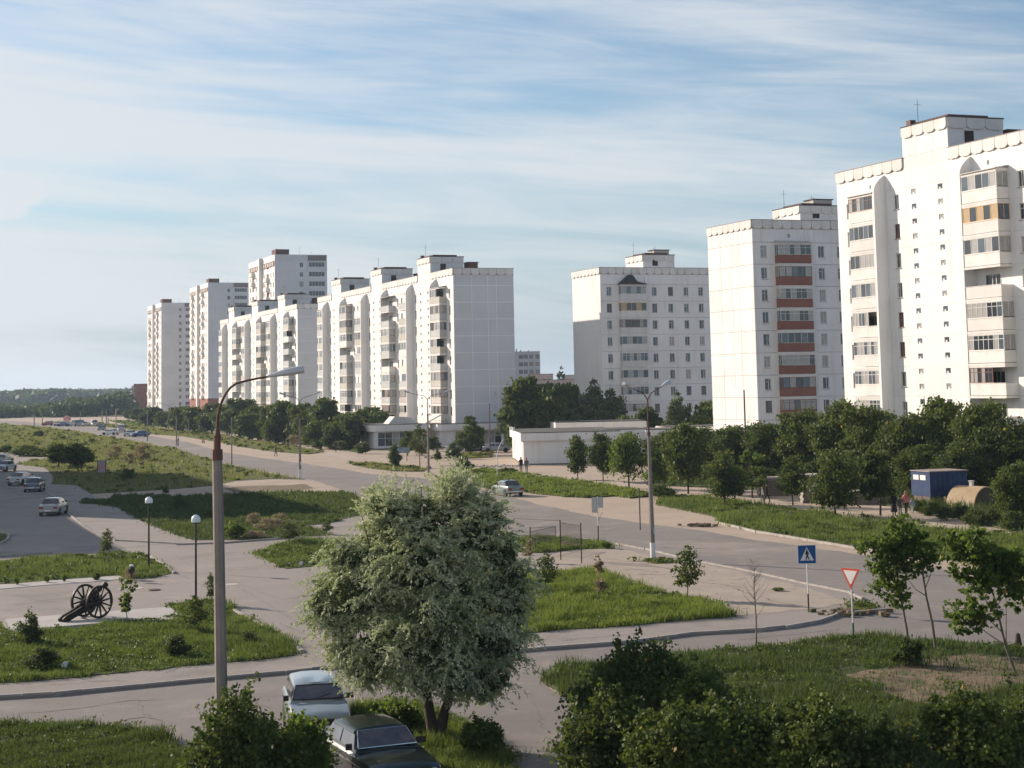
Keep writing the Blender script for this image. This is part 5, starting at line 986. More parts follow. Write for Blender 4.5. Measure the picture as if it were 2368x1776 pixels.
# willow: silver drooping foliage on two leaning stems
def willow():
    x0, y0 = 1005, 1712; g = G(x0, y0, .1); k = F_PX / g.y; rng = np.random.default_rng(77); o = empty('willow_tree', (g.x, g.y, 0.05), label='big silvery willow in the middle foreground with a forked dark trunk', cat='tree')
    def L(px, py, dy=0.0): return Vector((((px - x0) / k), dy, (y0 - py) / k))
    mb = MB(); mb.tube([L(1010, 1725), L(1003, 1690), L(995, 1650), L(988, 1600, .1), L(972, 1530, .2), L(965, 1440, .3), L(950, 1370, .2)], [.24, .19, .15, .13, .10, .06, .02], 9)
    mb.tube([L(1012, 1725), L(1018, 1690), L(1030, 1640), L(1052, 1580, -.1), L(1066, 1510, -.2), L(1075, 1420, -.3), L(1090, 1350, -.2)], [.22, .18, .14, .12, .09, .05, .02], 9)
    add('trunk', mb.mesh('trunk', BARK, 60), o)
    limbs = [[(985, 1590), (930, 1540), (850, 1500)], [(972, 1530), (900, 1450), (800, 1420)], [(965, 1440), (880, 1330), (850, 1200)], [(960, 1400), (980, 1250), (985, 1140)], [(1060, 1540), (1120, 1480), (1170, 1440)], [(1068, 1480), (1150, 1380), (1200, 1300)], [(1075, 1400), (1120, 1250), (1130, 1180)], [(1050, 1590), (1020, 1500), (1010, 1380)]]
    for i, b in enumerate(limbs):
        dy = rng.uniform(-1.2, 1.2); add('limb', MB().tube([L(*b[0]), L(*b[1], dy * .5), L(*b[2], dy)], [.045, .028, .010], 6).mesh('limb', BARK, 60), o)
    # crown envelope: blobs traced on the outline, with depth
    B = [(985, 1190, 105, 85, 0.3), (900, 1180, 60, 70, -.2), (870, 1150, 30, 45, 0), (1070, 1150, 60, 60, .2), (1080, 1130, 45, 45, 0), (1150, 1190, 48, 62, .2), (1100, 1230, 90, 80, -.3), (880, 1270, 100, 80, .4), (790, 1290, 60, 60, 0), (1180, 1280, 60, 70, .1), (980, 1290, 140, 100, -.6), (770, 1370, 55, 60, .2), (830, 1380, 90, 80, -.4),
         (930, 1400, 120, 90, .9), (1050, 1400, 120, 90, -.9), (1160, 1380, 80, 90, .4), (1205, 1360, 45, 70, 0), (780, 1440, 70, 60, .3), (880, 1500, 80, 60, -.5), (960, 1480, 90, 60, .6), (1080, 1500, 90, 70, .3), (1150, 1490, 75, 75, -.3), (1190, 1440, 50, 60, .1), (830, 1520, 60, 40, .1), (1100, 1570, 50, 50, .3), (1120, 1610, 28, 30, 0), (900, 1560, 40, 30, .3), (960, 1545, 70, 45, -1.1), (1050, 1560, 70, 45, -1.1), (1000, 1490, 110, 60, -1.5), (850, 1545, 55, 40, -.4), (1150, 1565, 55, 55, -.2), (1010, 1420, 120, 70, -1.7), (800, 1500, 55, 50, 0), (1195, 1500, 35, 60, .0), (735, 1400, 28, 60, 0)]
    B = [(985 + (x - 985) * (.955 if y > 1300 else .90), y + max(0, (1400 - y)) * .14, rx * .93, ry * .92, dy) for (x, y, rx, ry, dy) in B]
    bl = [(*L(x, y, dy), rx / k, rx / k * .95, ry / k) for (x, y, rx, ry, dy) in B]
    vols = np.array([b[3] * b[5] for b in bl]); ncl = 1150; pick = rng.choice(len(bl), ncl, p=vols / vols.sum()); cc = []
    for i in pick:
        bx, by, bz, rx, ry, rz = bl[i]; d = rng.normal(size=3); d /= np.linalg.norm(d); r = .30 + .72 * rng.random() ** .6; cc.append([bx + d[0] * rx * r, by + d[1] * ry * r, bz + d[2] * rz * r])
    cc = np.array(cc); per = 190; n = ncl * per
    # drooping twigs: leaves strung along a short arc
    kk = np.repeat(np.arange(ncl), per); tw = rng.integers(0, 9, n); key = kk * 9 + tw; dirs = rng.normal(size=(ncl * 9, 3)); dirs[:, 2] = np.abs(dirs[:, 2]) * .5; dirs /= np.linalg.norm(dirs, axis=1)[:, None]
    t = rng.random(n); Ln = rng.uniform(.28, .75, ncl * 9)[key]; cen = cc[kk]; outw = cen - np.array([0, 0, 3.8]); upf = np.clip((cen[:, 2] - 5.2) / 2, 0, 1)
    pos = cen + dirs[key] * (Ln * t)[:, None]; pos[:, 2] += -(.75 - upf * .75) * (Ln * t * t) + upf * .5 * Ln * t; pos += rng.normal(0, .025, (n, 3))
    a = dirs[key] * 1.0; a[:, 2] -= (1.2 - 1.9 * upf) * t; a += rng.normal(0, .55, (n, 3)); a /= np.linalg.norm(a, axis=1)[:, None]
    b = rng.normal(size=(n, 3)); b -= (b * a).sum(1)[:, None] * a; b /= np.linalg.norm(b, axis=1)[:, None]
    s = .10 * rng.uniform(.7, 1.3, n); a = a * (s / 2)[:, None]; b = b * (s * .21)[:, None]
    V = np.stack([pos - a, pos + b, pos + a, pos - b], 1).reshape(-1, 3); tone = np.clip(rng.random(ncl)[kk] * .45 + rng.random(n) * .55, 0, 1)
    add('crown', np_mesh('crown', V, 4, [LEAFS], tone), o)
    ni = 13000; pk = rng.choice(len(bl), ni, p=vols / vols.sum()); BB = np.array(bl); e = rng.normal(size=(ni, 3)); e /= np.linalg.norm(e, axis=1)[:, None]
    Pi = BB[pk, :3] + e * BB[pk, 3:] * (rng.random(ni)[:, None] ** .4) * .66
    add('inner_foliage', np_mesh('inner_foliage', leaf_quads(Pi, .12, rng, .3, 1.8), 4, [LEAFS2], rng.random(ni)), o)  # darker leaves put the crown's inner shade into the leaf colour
willow()

# foreground bushes
def bush(px, py, ptop, wpx, mats, n, leaf, seed, lab, clumps=120, d=None, spiky=10, **kw):
    g = G(px, py, .1); k = F_PX / g.y; h = (py - ptop) / k; w = wpx / k; rng = np.random.default_rng(seed); bl = [(0, 0, h * .34, w * .38, w * .34, h * .34)]
    for i in range(12): a = rng.uniform(0, 6.28); q = rng.uniform(.15, .33); bl.append((math.cos(a) * w * q, math.sin(a) * w * q * .8, h * rng.uniform(.22, .80), w * rng.uniform(.10, .19), w * .15, h * rng.uniform(.12, .2)))
    P, tone, cc = crown_pts(rng, bl, n, clumps, .30, .6)
    # shoots sticking out of the top
    ex = []; et = []
    for i in range(spiky * 3):
        a = rng.uniform(0, 6.28); q = rng.uniform(0, .44); b = np.array([math.cos(a) * w * q, math.sin(a) * w * q, h * rng.uniform(.55, .85) * (1 - q * .9)]); dr = np.array([rng.normal(0, .35), rng.normal(0, .35), 1.0]); l = rng.uniform(.3, 1.0) * min(h, 2.2) * .33; m = 38
        t = rng.random(m)[:, None]; ex.append(b + dr * t * l * 1.3 + rng.normal(0, .05, (m, 3))); et.append(rng.random(m))
    if ex: P = np.concatenate([P] + ex); tone = np.concatenate([tone] + et)
    P[:, 2] = np.maximum(P[:, 2], .03); o = empty('bush', (g.x, g.y, .08), label=lab, cat='bush', group=kw.get('group')); mi = (rng.random(len(P)) < .006).astype(int)
    add('crown', np_mesh('crown', leaf_quads(P, leaf, rng, 0, 1.4), 4, mats, tone, midx=mi), o)
    mb = MB()
    for i in range(6): t = cc[rng.integers(len(cc))]; mb.tube([(rng.uniform(-.15, .15), rng.uniform(-.15, .15), -.1), (t[0] * .5, t[1] * .5, t[2] * .6), tuple(t)], [.035, .025, .008], 5)
    add('stems', mb.mesh('stems', BARK), o)
bush(552, 1850, 1600, 220, [LEAF, LEAFY], 15300, .072, 301, 'leafy green bush at the foot of the concrete lamp post')
bush(690, 1830, 1650, 150, [LEAFB, LEAFY], 8500, .072, 302, 'lower bright bush with yellow flecks in front of the silver hatchback')
bush(480, 1850, 1700, 130, [LEAF, LEAFY], 6800, .072, 303, 'low dark bush left of the lamp post at the bottom edge')
GB = 'dark bushes in the bottom right'
bush(1480, 1740, 1458, 300, [LEAFD, LEAFY], 28900, .078, 304, 'tallest dark bush near the driveway at bottom right', group=GB, clumps=170, spiky=16)
bush(1620, 1760, 1520, 260, [LEAF, LEAFY], 20400, .078, 305, 'dark bush just right of the tallest one', group=GB, clumps=150)
bush(1400, 1840, 1590, 230, [LEAFD, LEAFY], 20400, .078, 306, 'dark bush overhanging the driveway edge', group=GB)
bush(1700, 1860, 1590, 300, [LEAF, LEAFY], 23800, .078, 307, 'mid green bush at the bottom centre right', group=GB)
bush(1560, 1880, 1640, 260, [LEAF, LEAFY], 18700, .078, 308, 'broad low bush at the bottom edge beside the driveway bushes', group=GB)
bush(1890, 1880, 1615, 280, [LEAF, LEAFY], 20400, .078, 309, 'dark bush below the bare soil patch', group=GB)
bush(2060, 1890, 1650, 260, [LEAFD, LEAFY], 18700, .078, 310, 'dark bush left of the litter at the bottom right', group=GB)
bush(2240, 1850, 1600, 280, [LEAF, LEAFY], 22100, .078, 311, 'dark bush below the largest maple sapling', group=GB)
bush(2400, 1830, 1580, 220, [LEAFD, LEAFY], 17000, .078, 312, 'dark bush cut by the bottom right corner', group=GB)
bush(910, 1690, 1622, 150, [LEAFB, LEAFY], 6800, .065, 313, 'bright green shrub behind the dark sedan left of the willow trunk', spiky=14)
bush(1110, 1740, 1665, 110, [LEAF, LEAFY], 4250, .065, 314, 'low shrub right of the willow trunk')

# ------------------------------------------------------------------ street furniture
def lamp_head(L, m=LAMPH):
    prof = []
    mb = MB(); n = 9; rings = []
    for i in range(n):
        t = i / (n - 1); x = L * t; w = .045 + .125 * math.sin(min(1, t * 1.15) * math.pi * .62) ** 1.2 * (1 if t < .9 else .8); hh = .045 + .10 * math.sin(min(1, t * 1.1) * math.pi * .60); k = len(mb.v); rings.append(k)
        for j in range(10):
            a = 2 * math.pi * j / 10; z = math.sin(a) * hh; mb.v.append((x, math.cos(a) * w, z if z > 0 else z * .45))
    for i in range(n - 1):
        for j in range(10): a, b = rings[i], rings[i + 1]; mb.f.append((a + j, a + (j + 1) % 10, b + (j + 1) % 10, b + j)); mb.m.append(0)
    mb.f.append(tuple(rings[0] + j for j in range(10))); mb.m.append(0); mb.f.append(tuple(rings[-1] + j for j in range(10))[::-1]); mb.m.append(0)
    return mb.mesh('lamp_head', m, 50)
def main_lamp():
    Y = 43.0; base = atY(515.5, 1810, Y); o = empty('street_lamp', (base.x, Y, 0), label='big concrete lamp post in the left foreground with one long curved arm', cat='street lamp')
    def L(px, py): p = atY(px, py, Y); return Vector((p.x - base.x, 0, p.z))
    b0 = L(516, 1810); b0.z = -.2; top = L(502, 1045); mb = MB(); mb.tube([b0, L(510, 1500), L(506, 1250), top], [.165, .15, .14, .125], 8)
    add('pole', mb.mesh('pole', CONC, 30), o)
    add('collar', MB().tube([L(502.2, 1064), L(502, 1039)], [.142, .137], 8).mesh('collar', RUST), o)
    add('sleeve', MB().tube([L(502, 1040), L(502.3, 1012), L(502.3, 1011), L(502.3, 1008), L(503, 1007), L(503.3, 990)], [.095, .09, .105, .105, .085, .04], 10).mesh('sleeve', RUST, 40), o)
    arm = [(503, 992), (503.4, 966), (507.2, 946), (513.5, 927), (522, 910), (533, 896), (547, 886.5), (568, 881), (593, 875.5), (624, 870.5)]
    add('arm', MB().tube([L(*p) for p in arm], [.042, .038, .036, .034, .033, .032, .031, .030, .028, .026], 8).mesh('arm', RUST, 60), o)
    a, b = L(620, 871), L(703, 859); h = add('lamp_head', lamp_head((b - a).length), o, a); h.rotation_euler = (0, -math.atan2(b.z - a.z + .02, b.x - a.x), 0)
main_lamp()
def double_lamp(px, py, ptop, arm_l, ang, lab, whiteband=False, tilt=0.0, single=False, ttop=None, group='double armed street lamps'):
    g = G(px, py, .08); k = F_PX / g.y; h = (py - ptop) / k; o = empty('street_lamp', (g.x, g.y, 0.05), ang, label=lab, cat='street lamp', group=group)
    zc = h * .78; add('pole', MB().tube([(0, 0, -.1), (0, 0, h * .35), (0, 0, zc)], [.155, .13, .095], 8).mesh('pole', CONC, 30), o)
    add('steel_top', MB().tube([(0, 0, zc - .05), (0, 0, zc + .15), (0, 0, zc + .16), (0, 0, h)], [.11, .11, .06, .045], 8).mesh('steel_top', RUST, 40), o)
    for sgn in ((1, -1) if not single else (1,)):
        L = arm_l; pts = [(0, 0, h - .02), (.12 * sgn, 0, h + .12), (.42 * sgn, 0, h + .38), (L * .62 * sgn, 0, h + .62), (L * .75 * sgn, 0, h + .70)]
        add('arm', MB().tube(pts, [.04, .036, .032, .028, .026], 7).mesh('arm', RUST, 60), o)
        hd = add('lamp_head', cached(('lh',), lambda: lamp_head(.95)), o, (L * .72 * sgn, 0, h + .69)); hd.rotation_euler = (0, -.28, 0) if sgn > 0 else (0, -.28, math.pi)
    if whiteband:
        add('white_band', MB().tube([(0, 0, 0), (0, 0, .98)], [.162, .152], 8).mesh('white_band', WHITEP, 30), o); add('poster', MB().box(-.06, -.165, 1.45, .10, -.15, 1.8).mesh('poster', WHITEP), o)
    if tilt: o.rotation_euler = (0, tilt, ang)
    return o
double_lamp(1510, 1294, 931, 2.0, R_(52), 'tall double armed lamp on a concrete post with a white painted foot', True, tilt=-0.012)
double_lamp(991, 1092, 925, 2.5, R_(6), 'double armed lamp standing behind the top of the willow', tilt=0)
double_lamp(694, 1105, 930, 2.2, R_(30), 'double armed lamp left of centre on the near side of the road', True)
double_lamp(390, 996, 940, 2.2, R_(20), 'distant double armed lamp in front of the towers')
def pole(px, py, ptop, r, m, lab, nm='pole', wb=0, cat='pole', arm=0):
    g = G(px, py); k = F_PX / g.y; h = (py - ptop) / k; o = empty(nm, (g.x, g.y, 0), label=lab, cat=cat)
    add('shaft', MB().tube([(0, 0, -.1), (0, 0, h)], [r, r * .75], 7).mesh('shaft', m, 40), o)
    if wb: add('white_foot', MB().tube([(0, 0, 0), (0, 0, wb)], [r * 1.08, r * 1.05], 7).mesh('white_foot', WHITEP, 40), o)
    if arm: add('arm', MB().box(0, -.06, h - .2, arm, .06, h - .05).mesh('arm', m), o)
    return o
pole(268, 1004, 946, .17, mat('pale_post', (0.5, .38, .3), .9), 'pale thick post with a short arm near the parked cars', arm=.8); pole(341, 1020, 948, .14, CONC, 'grey pole at the road edge right of the white cars'); pole(408, 1037, 962, .12, CONC, 'dark pole beside the person in blue', wb=.5); pole(536, 1086, 966, .085, CONC, 'thin pole in the meadow right of the main lamp post')
pole(436, 1012, 970, .1, CONC, 'short pole on the far verge left of the main lamp post'); pole(615, 1030, 994, .06, RUST, 'thin stake on the far verge'); pole(1727, 1100, 905, .10, RUST, 'dark mast in front of the lit gable'); pole(1134, 1058, 934, .09, RUST, 'dark mast in front of the grey gable')
for i, (x, y, t) in enumerate([(186, 972, 952), (236, 985, 950), (246, 984, 948), (79, 985, 955), (98, 984, 960), (250, 985, 966)]): pole(x, y, t, .18, CONC, '%s of the distant poles before the woodland, counted from the left' % ('third', 'fourth', 'fifth', 'first', 'second', 'sixth')[i]).__setitem__('group', 'distant poles at the end of the road')
g = G(1150, 1105); o = empty('bent_post', (g.x, g.y, 0), label='thin white post bent to the right in front of the white shop', cat='post'); add('shaft', MB().tube([(0, 0, 0), (.02, 0, 2.5), (.25, 0, 3.3), (.75, 0, 4.2)], [.05, .05, .04, .03], 6).mesh('shaft', WHITEP, 60), o)
def globe(px, py, ptop, lab, r=.22):
    g = G(px, py, .1); k = F_PX / g.y; h = (py - ptop) / k; o = empty('globe_lamp', (g.x, g.y, .08), label=lab, cat='garden lamp', group='garden lamps with white domes')
    add('post', MB().tube([(0, 0, 0), (0, 0, h * .5), (0, 0, h - .36)], [.055, .05, .042], 8).mesh('post', BLACKP, 40), o)
    add('dome', MB().lathe([(.001, h), (r * .45, h - .03), (r * .8, h - .10), (r * .98, h - .20), (r, h - .30), (r * .93, h - .36)], 18).mesh('dome', GLOBE, 60), o)
    add('collar', MB().lathe([(.001, h - .365), (r * .95, h - .365), (r * .9, h - .40), (.05, h - .44)], 16).mesh('collar', BLACKP, 40), o)
globe(344, 1317, 1152, 'taller black garden lamp with a white dome near the cars'); globe(453, 1397, 1195, 'black garden lamp with a white dome beside the concrete post')
g = G(304, 1345, .1); o = empty('low_lamp', (g.x, g.y, .08), label='broken low garden lamp with a black disc and white cap above the cannon', cat='garden lamp')
add('post', MB().tube([(0, 0, 0), (0, 0, .5)], .035, 6).mesh('post', BLACKP), o); add('disc', MB().tube([(-.04, 0, .62), (.05, -.05, .62)], .19, 16).mesh('disc', BLACKP), o); add('cap', MB().lathe([(.001, .92), (.1, .9), (.12, .83), (.06, .78)], 12).mesh('cap', GLOBE, 60), o)

# signs
def sign_post(px, py, zt, lab, nm, rot, dark=.42, darkm=BLACKP, cat='road sign'):
    g = G(px, py, .1); o = empty(nm, (g.x, g.y, .05), rot, label=lab, cat=cat)
    add('post', MB().tube([(0, 0, .0), (0, 0, zt)], .032, 8).mesh('post', WHITEP, 40), o); add('post_foot', MB().tube([(0, 0, .0), (0, 0, zt * dark)], .035, 8).mesh('post_foot', darkm, 40), o); return o, F_PX / g.y
o, k = sign_post(1870, 1411, 2.2, 'blue square pedestrian crossing sign on a black and white post', 'crossing_sign', R_(4), .34)
zc = (1411 - 1283.5) / k; hw = .40
add('plate', MB().box(-hw, -.05, zc - hw, hw, -.036, zc + hw).mesh('plate', BLUES), o)
rim = MB(); t = .018
for a in ((-hw, zc - hw, hw, zc - hw + t), (-hw, zc + hw - t, hw, zc + hw), (-hw, zc - hw + t, -hw + t, zc + hw - t), (hw - t, zc - hw + t, hw, zc + hw - t)): rim.box(a[0], -.054, a[1], a[2], -.0505, a[3])
add('rim', rim.mesh('rim', WHITEP), o)
add('white_triangle', MB().prism([(-.30, zc - .26), (.30, zc - .26), (0, zc + .31)], -.054, -.0505, 'y').mesh('white_triangle', WHITEP), o)
fig = MB()
for (a, b, w) in (((-.005, .16), (.01, -.02), .040), ((.01, -.02), (.085, -.22), .026), ((.0, -.02), (-.05, -.22), .026), ((.02, .12), (.09, .0), .018), ((-.01, .12), (-.075, .01), .018)):
    ax, az_ = a; bx, bz = b; dx, dz = bx - ax, bz - az_; l = math.hypot(dx, dz); nx, nz = -dz / l * w, dx / l * w
    fig.prism([(ax + nx, zc + az_ + nz), (ax - nx, zc + az_ - nz), (bx - nx, zc + bz - nz), (bx + nx, zc + bz + nz)], -.058, -.0545, 'y')
fig.prism([(.0 + .032 * math.cos(t), zc + .20 + .032 * math.sin(t)) for t in [i * .785 for i in range(8)]], -.058, -.0545, 'y')
for x in (-.13, -.04, .13): fig.prism([(x - .03, zc - .255), (x + .02, zc - .255), (x + .03, zc - .235), (x - .01, zc - .235)], -.0575, -.0545, 'y')
add('walker_pictogram', fig.mesh('walker_pictogram', BLACKP), o)
o, k = sign_post(1974, 1479, 2.25, 'red and white yield triangle on a white post with a green foot', 'yield_sign', R_(-48), .30, mat('green_paint', (0.03, .10, .04), .6))
zc = (1479 - 1333) / k; s = .40
def tri(s, zc): return [(-s, zc + s * .58), (s, zc + s * .58), (0, zc - s * 1.15)]
add('plate', MB().prism(tri(.45, zc), -.05, -.035, 'y').mesh('plate', REDS), o); add('white_field', MB().prism(tri(.32, zc), -.054, -.0505, 'y').mesh('white_field', WHITEP), o)
add('finial', MB().tube([(0, -.042, zc - s * .8), (0, -.042, zc - s * .86)], .03, 6).mesh('finial', REDS), o)
o, k = sign_post(1384, 1255, 2.9, 'grey back of two stacked road sign plates facing away beside the road', 'rear_sign', R_(-10), .38)
add('plate', MB().box(-.38, .036, 1.9, .0, .05, 2.85).mesh('plate', GREYST), o); add('plate', MB().box(.0, .036, 2.2, .35, .05, 2.86).mesh('plate', GREYST), o); add('bracket', MB().box(-.05, .02, 2.2, -.02, .036, 2.86).tube([(0, 0, 1.4), (.3, 0, 1.95)], .015, 5).mesh('bracket', RUST), o)
g = G(1519, 1232); add('narrow_plate', MB().box(-.04, -.02, .2, .04, .02, 2.9).mesh('narrow_plate', mat('dull_purple', (0.14, .11, .13), .8)), None, (g.x + -1.1, g.y, 0), label='narrow dark upright plate beside the tall double lamp', cat='sign')
# map board by the shops, billboard in the meadow
g = G(941, 1066); o = empty('map_board', (g.x, g.y, 0), R_(8), label='tilted information board on one leg in front of the kiosk', cat='board'); add('leg', MB().tube([(0, 0, 0), (0, 0, 1.2)], .05, 6).mesh('leg', RUST), o)
add('board', MB().prism([(-.5, 1.15), (-.45, 1.10), (.5, 1.75), (.45, 1.8)], -1.8, .4, 'x').mesh('board', mat('board_print', (0.10, .14, .15), .3, (0.3, .35, .35), 2.5)), o)
g = G(235, 1106); o = empty('billboard', (g.x, g.y, 0), R_(-5), label='small faded blue and pink billboard in the meadow', cat='billboard')
add('panel', MB().box(-.5, 0, .7, .5, .06, 2.1).mesh('panel', mat('faded_poster', (0.30, .33, .42), .7, (0.5, .22, .25), 1.2)), o)
for x in (-.5, .5): add('post', MB().box(x - .04, -.02, 0, x + .04, .08, 2.15).mesh('post', RUST), o)
# mesh fence frame
def fence():
    P = {n: G(x, y, .1) for n, x, y in (('a', 1227, 1284), ('b', 1297, 1294), ('c', 1345, 1302), ('d', 1286, 1270))}; o = empty('mesh_fence', (0, 0, 0), label='dark steel frame with wire mesh standing by the willow', cat='fence'); k = F_PX / P['b'].y
    tops = {'a': (1284 - 1217) / k, 'b': (1294 - 1203) / k, 'c': (1302 - 1212) / k, 'd': (1270 - 1214) / k}
    for n, p in P.items(): add('post', MB().tube([(p.x, p.y, 0), (p.x, p.y, tops[n] + .05)], .035 if n != 'd' else .02, 6).mesh('post', mat('fence_green', (0.02, .028, .02), .7) if n != 'd' else RUST), o)
    h = G(1190, 1278, .1); pan = [('b', 'c', 1.05, 2.15), ('a', 'd', .75, 1.45)]
    for a, b, z0, z1 in pan:
        A, B = P[a], P[b]; mb = MB(); n = 22; m = 18
        for z in (z0, z1): mb.tube([(A.x, A.y, z), (B.x, B.y, z)], .015, 4)
        add('panel_frame', mb.mesh('panel_frame', RUST), o); mb = MB(); H = z1 - z0; L = (B - A).length; st = .09
        for s_ in (1, -1):
            q = -H
            while q < L:
                a0, a1 = max(0, q), min(L, q + H); 
                if a1 > a0:
                    za, zb = (z0 + (a0 - q), z0 + (a1 - q)) if s_ > 0 else (z1 - (a0 - q), z1 - (a1 - q)); pa, pb = A.lerp(B, a0 / L), A.lerp(B, a1 / L); mb.tube([(pa.x, pa.y, za), (pb.x, pb.y, zb)], .0045, 3, cap=False)
                q += st
        add('wire_mesh', mb.mesh('wire_mesh', mat('wire', (0.2, .16, .14), .6)), o, kind='stuff')
    A, B = P['b'], h; mb = MB(); mb.tube([(A.x, A.y, 2.28), (B.x, B.y, 2.1)], .015, 4); mb.tube([(P['a'].x, P['a'].y, 1.66), (P['d'].x, P['d'].y, 1.45)], .012, 4); mb.tube([(A.x, A.y, 2.2), (P['c'].x - .3, P['c'].y, 2.15)], .01, 4); add('top_rail', mb.mesh('top_rail', RUST), o)
fence()

# ------------------------------------------------------------------ cannon
def cannon():
    c = G(212, 1428, .2); o = empty('cannon', (c.x, c.y, .2), R_(0), label='black field cannon with two spoked wheels on the pale slab', cat='cannon')
    R0 = .71; ax = R_(-38)                      # axle direction in plan
    A = Vector((math.cos(ax), math.sin(ax), 0)); fw = Vector((-A.y, A.x, 0)); half = .52
    def wheel_me():
        mb = MB(); n = 28
        mb.lathe([(R0, -.045), (R0, .045), (R0 - .09, .045), (R0 - .09, -.045), (R0, -.045)], n, 'y'); return mb.mesh('rim', CANNON, 50)
    rim = wheel_me(); hub = MB().lathe([(.001, -.16), (.07, -.16), (.10, -.08), (.12, 0), (.10, .08), (.07, .13), (.001, .13)], 14, 'y').mesh('hub', CANNON, 50)
    spk = MB().prism([(.08, -.038), (R0 - .08, -.026), (R0 - .08, .026), (.08, .038)], -.03, .03, 'y').mesh('spoke', CANNON)
    for sg in (1, -1):
        w = add('wheel', rim, o, A * half * sg + Vector((0, 0, R0)), ax - math.pi / 2)
        w.rotation_euler = (0, 0, math.atan2(A.y, A.x) - math.pi / 2); add('hub', hub, w)
        for i in range(12):
            s = add('spoke', spk, w); s.rotation_euler = (0, i * math.pi / 6 + .15, 0)
    add('axle', MB().tube([A * -half + Vector((0, 0, R0)), A * half + Vector((0, 0, R0))], .055, 8).mesh('axle', CANNON), o)
    # barrel points forward right and up
    bd = (fw * .86 + A * 0 + Vector((0, 0, .48))).normalized(); b0 = Vector((0, 0, R0 + .22)) - bd * .75
    st = [(0, .02), (.02, .05), (.06, .07), (.10, .045), (.13, .13), (.18, .155), (.24, .155), (.26, .14), (.6, .13), (.62, .145), (.66, .145), (.68, .12), (1.1, .105), (1.45, .095), (1.5, .11), (1.56, .125), (1.62, .13), (1.66, .12), (1.66, .07), (1.5, .06)]
    add('barrel', MB().tube([b0 + bd * t for t, r in st], [r for t, r in st], 16, cap=True).mesh('barrel', CANNON, 50), o)
    for sg in (1, -1):                          # two trail cheeks reach back to the ground
        off = A * .17 * sg; mb = MB()
        pts = [(.35, R0 + .16), (.42, R0 + .02), (.2, R0 - .16), (-.3, R0 - .36), (-1.05, .12), (-1.35, .0), (-1.62, .0), (-1.66, .13), (-1.5, .24), (-1.15, .36), (-.5, R0 - .08), (-.1, R0 + .18)]
        k = len(mb.v); n = len(pts)
        for s_ in (-.05, .05):
            for (u, z) in pts: p = fw * u + off * (1.0 if u > -1 else .8) + A * s_; mb.v.append((p.x, p.y, z))
        mb.f.append(tuple(range(n))); mb.f.append(tuple(range(2 * n - 1, n - 1, -1))); mb.m += [0, 0]
        for i in range(n): mb.f.append((i, n + i, n + (i + 1) % n, (i + 1) % n)); mb.m.append(0)
        add('trail_cheek', mb.mesh('trail_cheek', CANNON), o)
    for u, z in ((-.55, .50), (-1.5, .12)): add('cross_bar', MB().tube([fw * u - A * .24 + Vector((0, 0, z)), fw * u + A * .24 + Vector((0, 0, z))], .045, 8).mesh('cross_bar', CANNON), o)
cannon()

# ------------------------------------------------------------------ cars
def loft(secs, n_half, m, name, smooth=35):
    """secs: list of (x,[(y,z)...half profile from bottom centre to top centre])"""
    mb = MB(); rings = []
    for x, pr in secs:
        full = [(y, z) for y, z in pr] + [(-y, z) for y, z in pr[-2:0:-1]]; k = len(mb.v); rings.append(k); mb.v += [(x, y, z) for y, z in full]
    n = len(full)
    for a, b in zip(rings[:-1], rings[1:]):
        for j in range(n): mb.f.append((a + j, a + (j + 1) % n, b + (j + 1) % n, b + j)); mb.m.append(0)
    mb.f.append(tuple(rings[0] + j for j in range(n))[::-1]); mb.f.append(tuple(rings[-1] + j for j in range(n))); mb.m += [0, 0]
    return mb.mesh(name, m, smooth)
wheel_t = MB().lathe([(.20, -.085), (.29, -.085), (.305, -.05), (.305, .05), (.29, .085), (.20, .085)], 20, 'y').mesh('tyre', TYRE, 40)
wheel_r = MB().lathe([(.001, .07), (.05, .075), (.09, .055), (.16, .06), (.20, .083), (.20, -.083)], 16, 'y').mesh('hub_cap', GREYST, 40)
STY = {
 'sedan':   dict(L=4.15, W=1.62, H=1.43, hood=.93, trunk=.95, belt=.92, cab=(-1.32, 1.00), roof=(-.88, .42), rear='notch'),
 'classic': dict(L=4.60, W=1.76, H=1.50, hood=.98, trunk=1.00, belt=.98, cab=(-1.45, .92), roof=(-1.02, .40), rear='notch'),
 'wagon':   dict(L=4.00, W=1.64, H=1.42, hood=.88, trunk=.96, belt=.93, cab=(-1.92, .92), roof=(-1.62, .28), rear='hatch'),
 'van':     dict(L=4.50, W=1.85, H=2.05, hood=1.15, trunk=1.15, belt=1.15, cab=(-2.2, 1.75), roof=(-2.1, 1.1), rear='hatch')}
_cars = {}
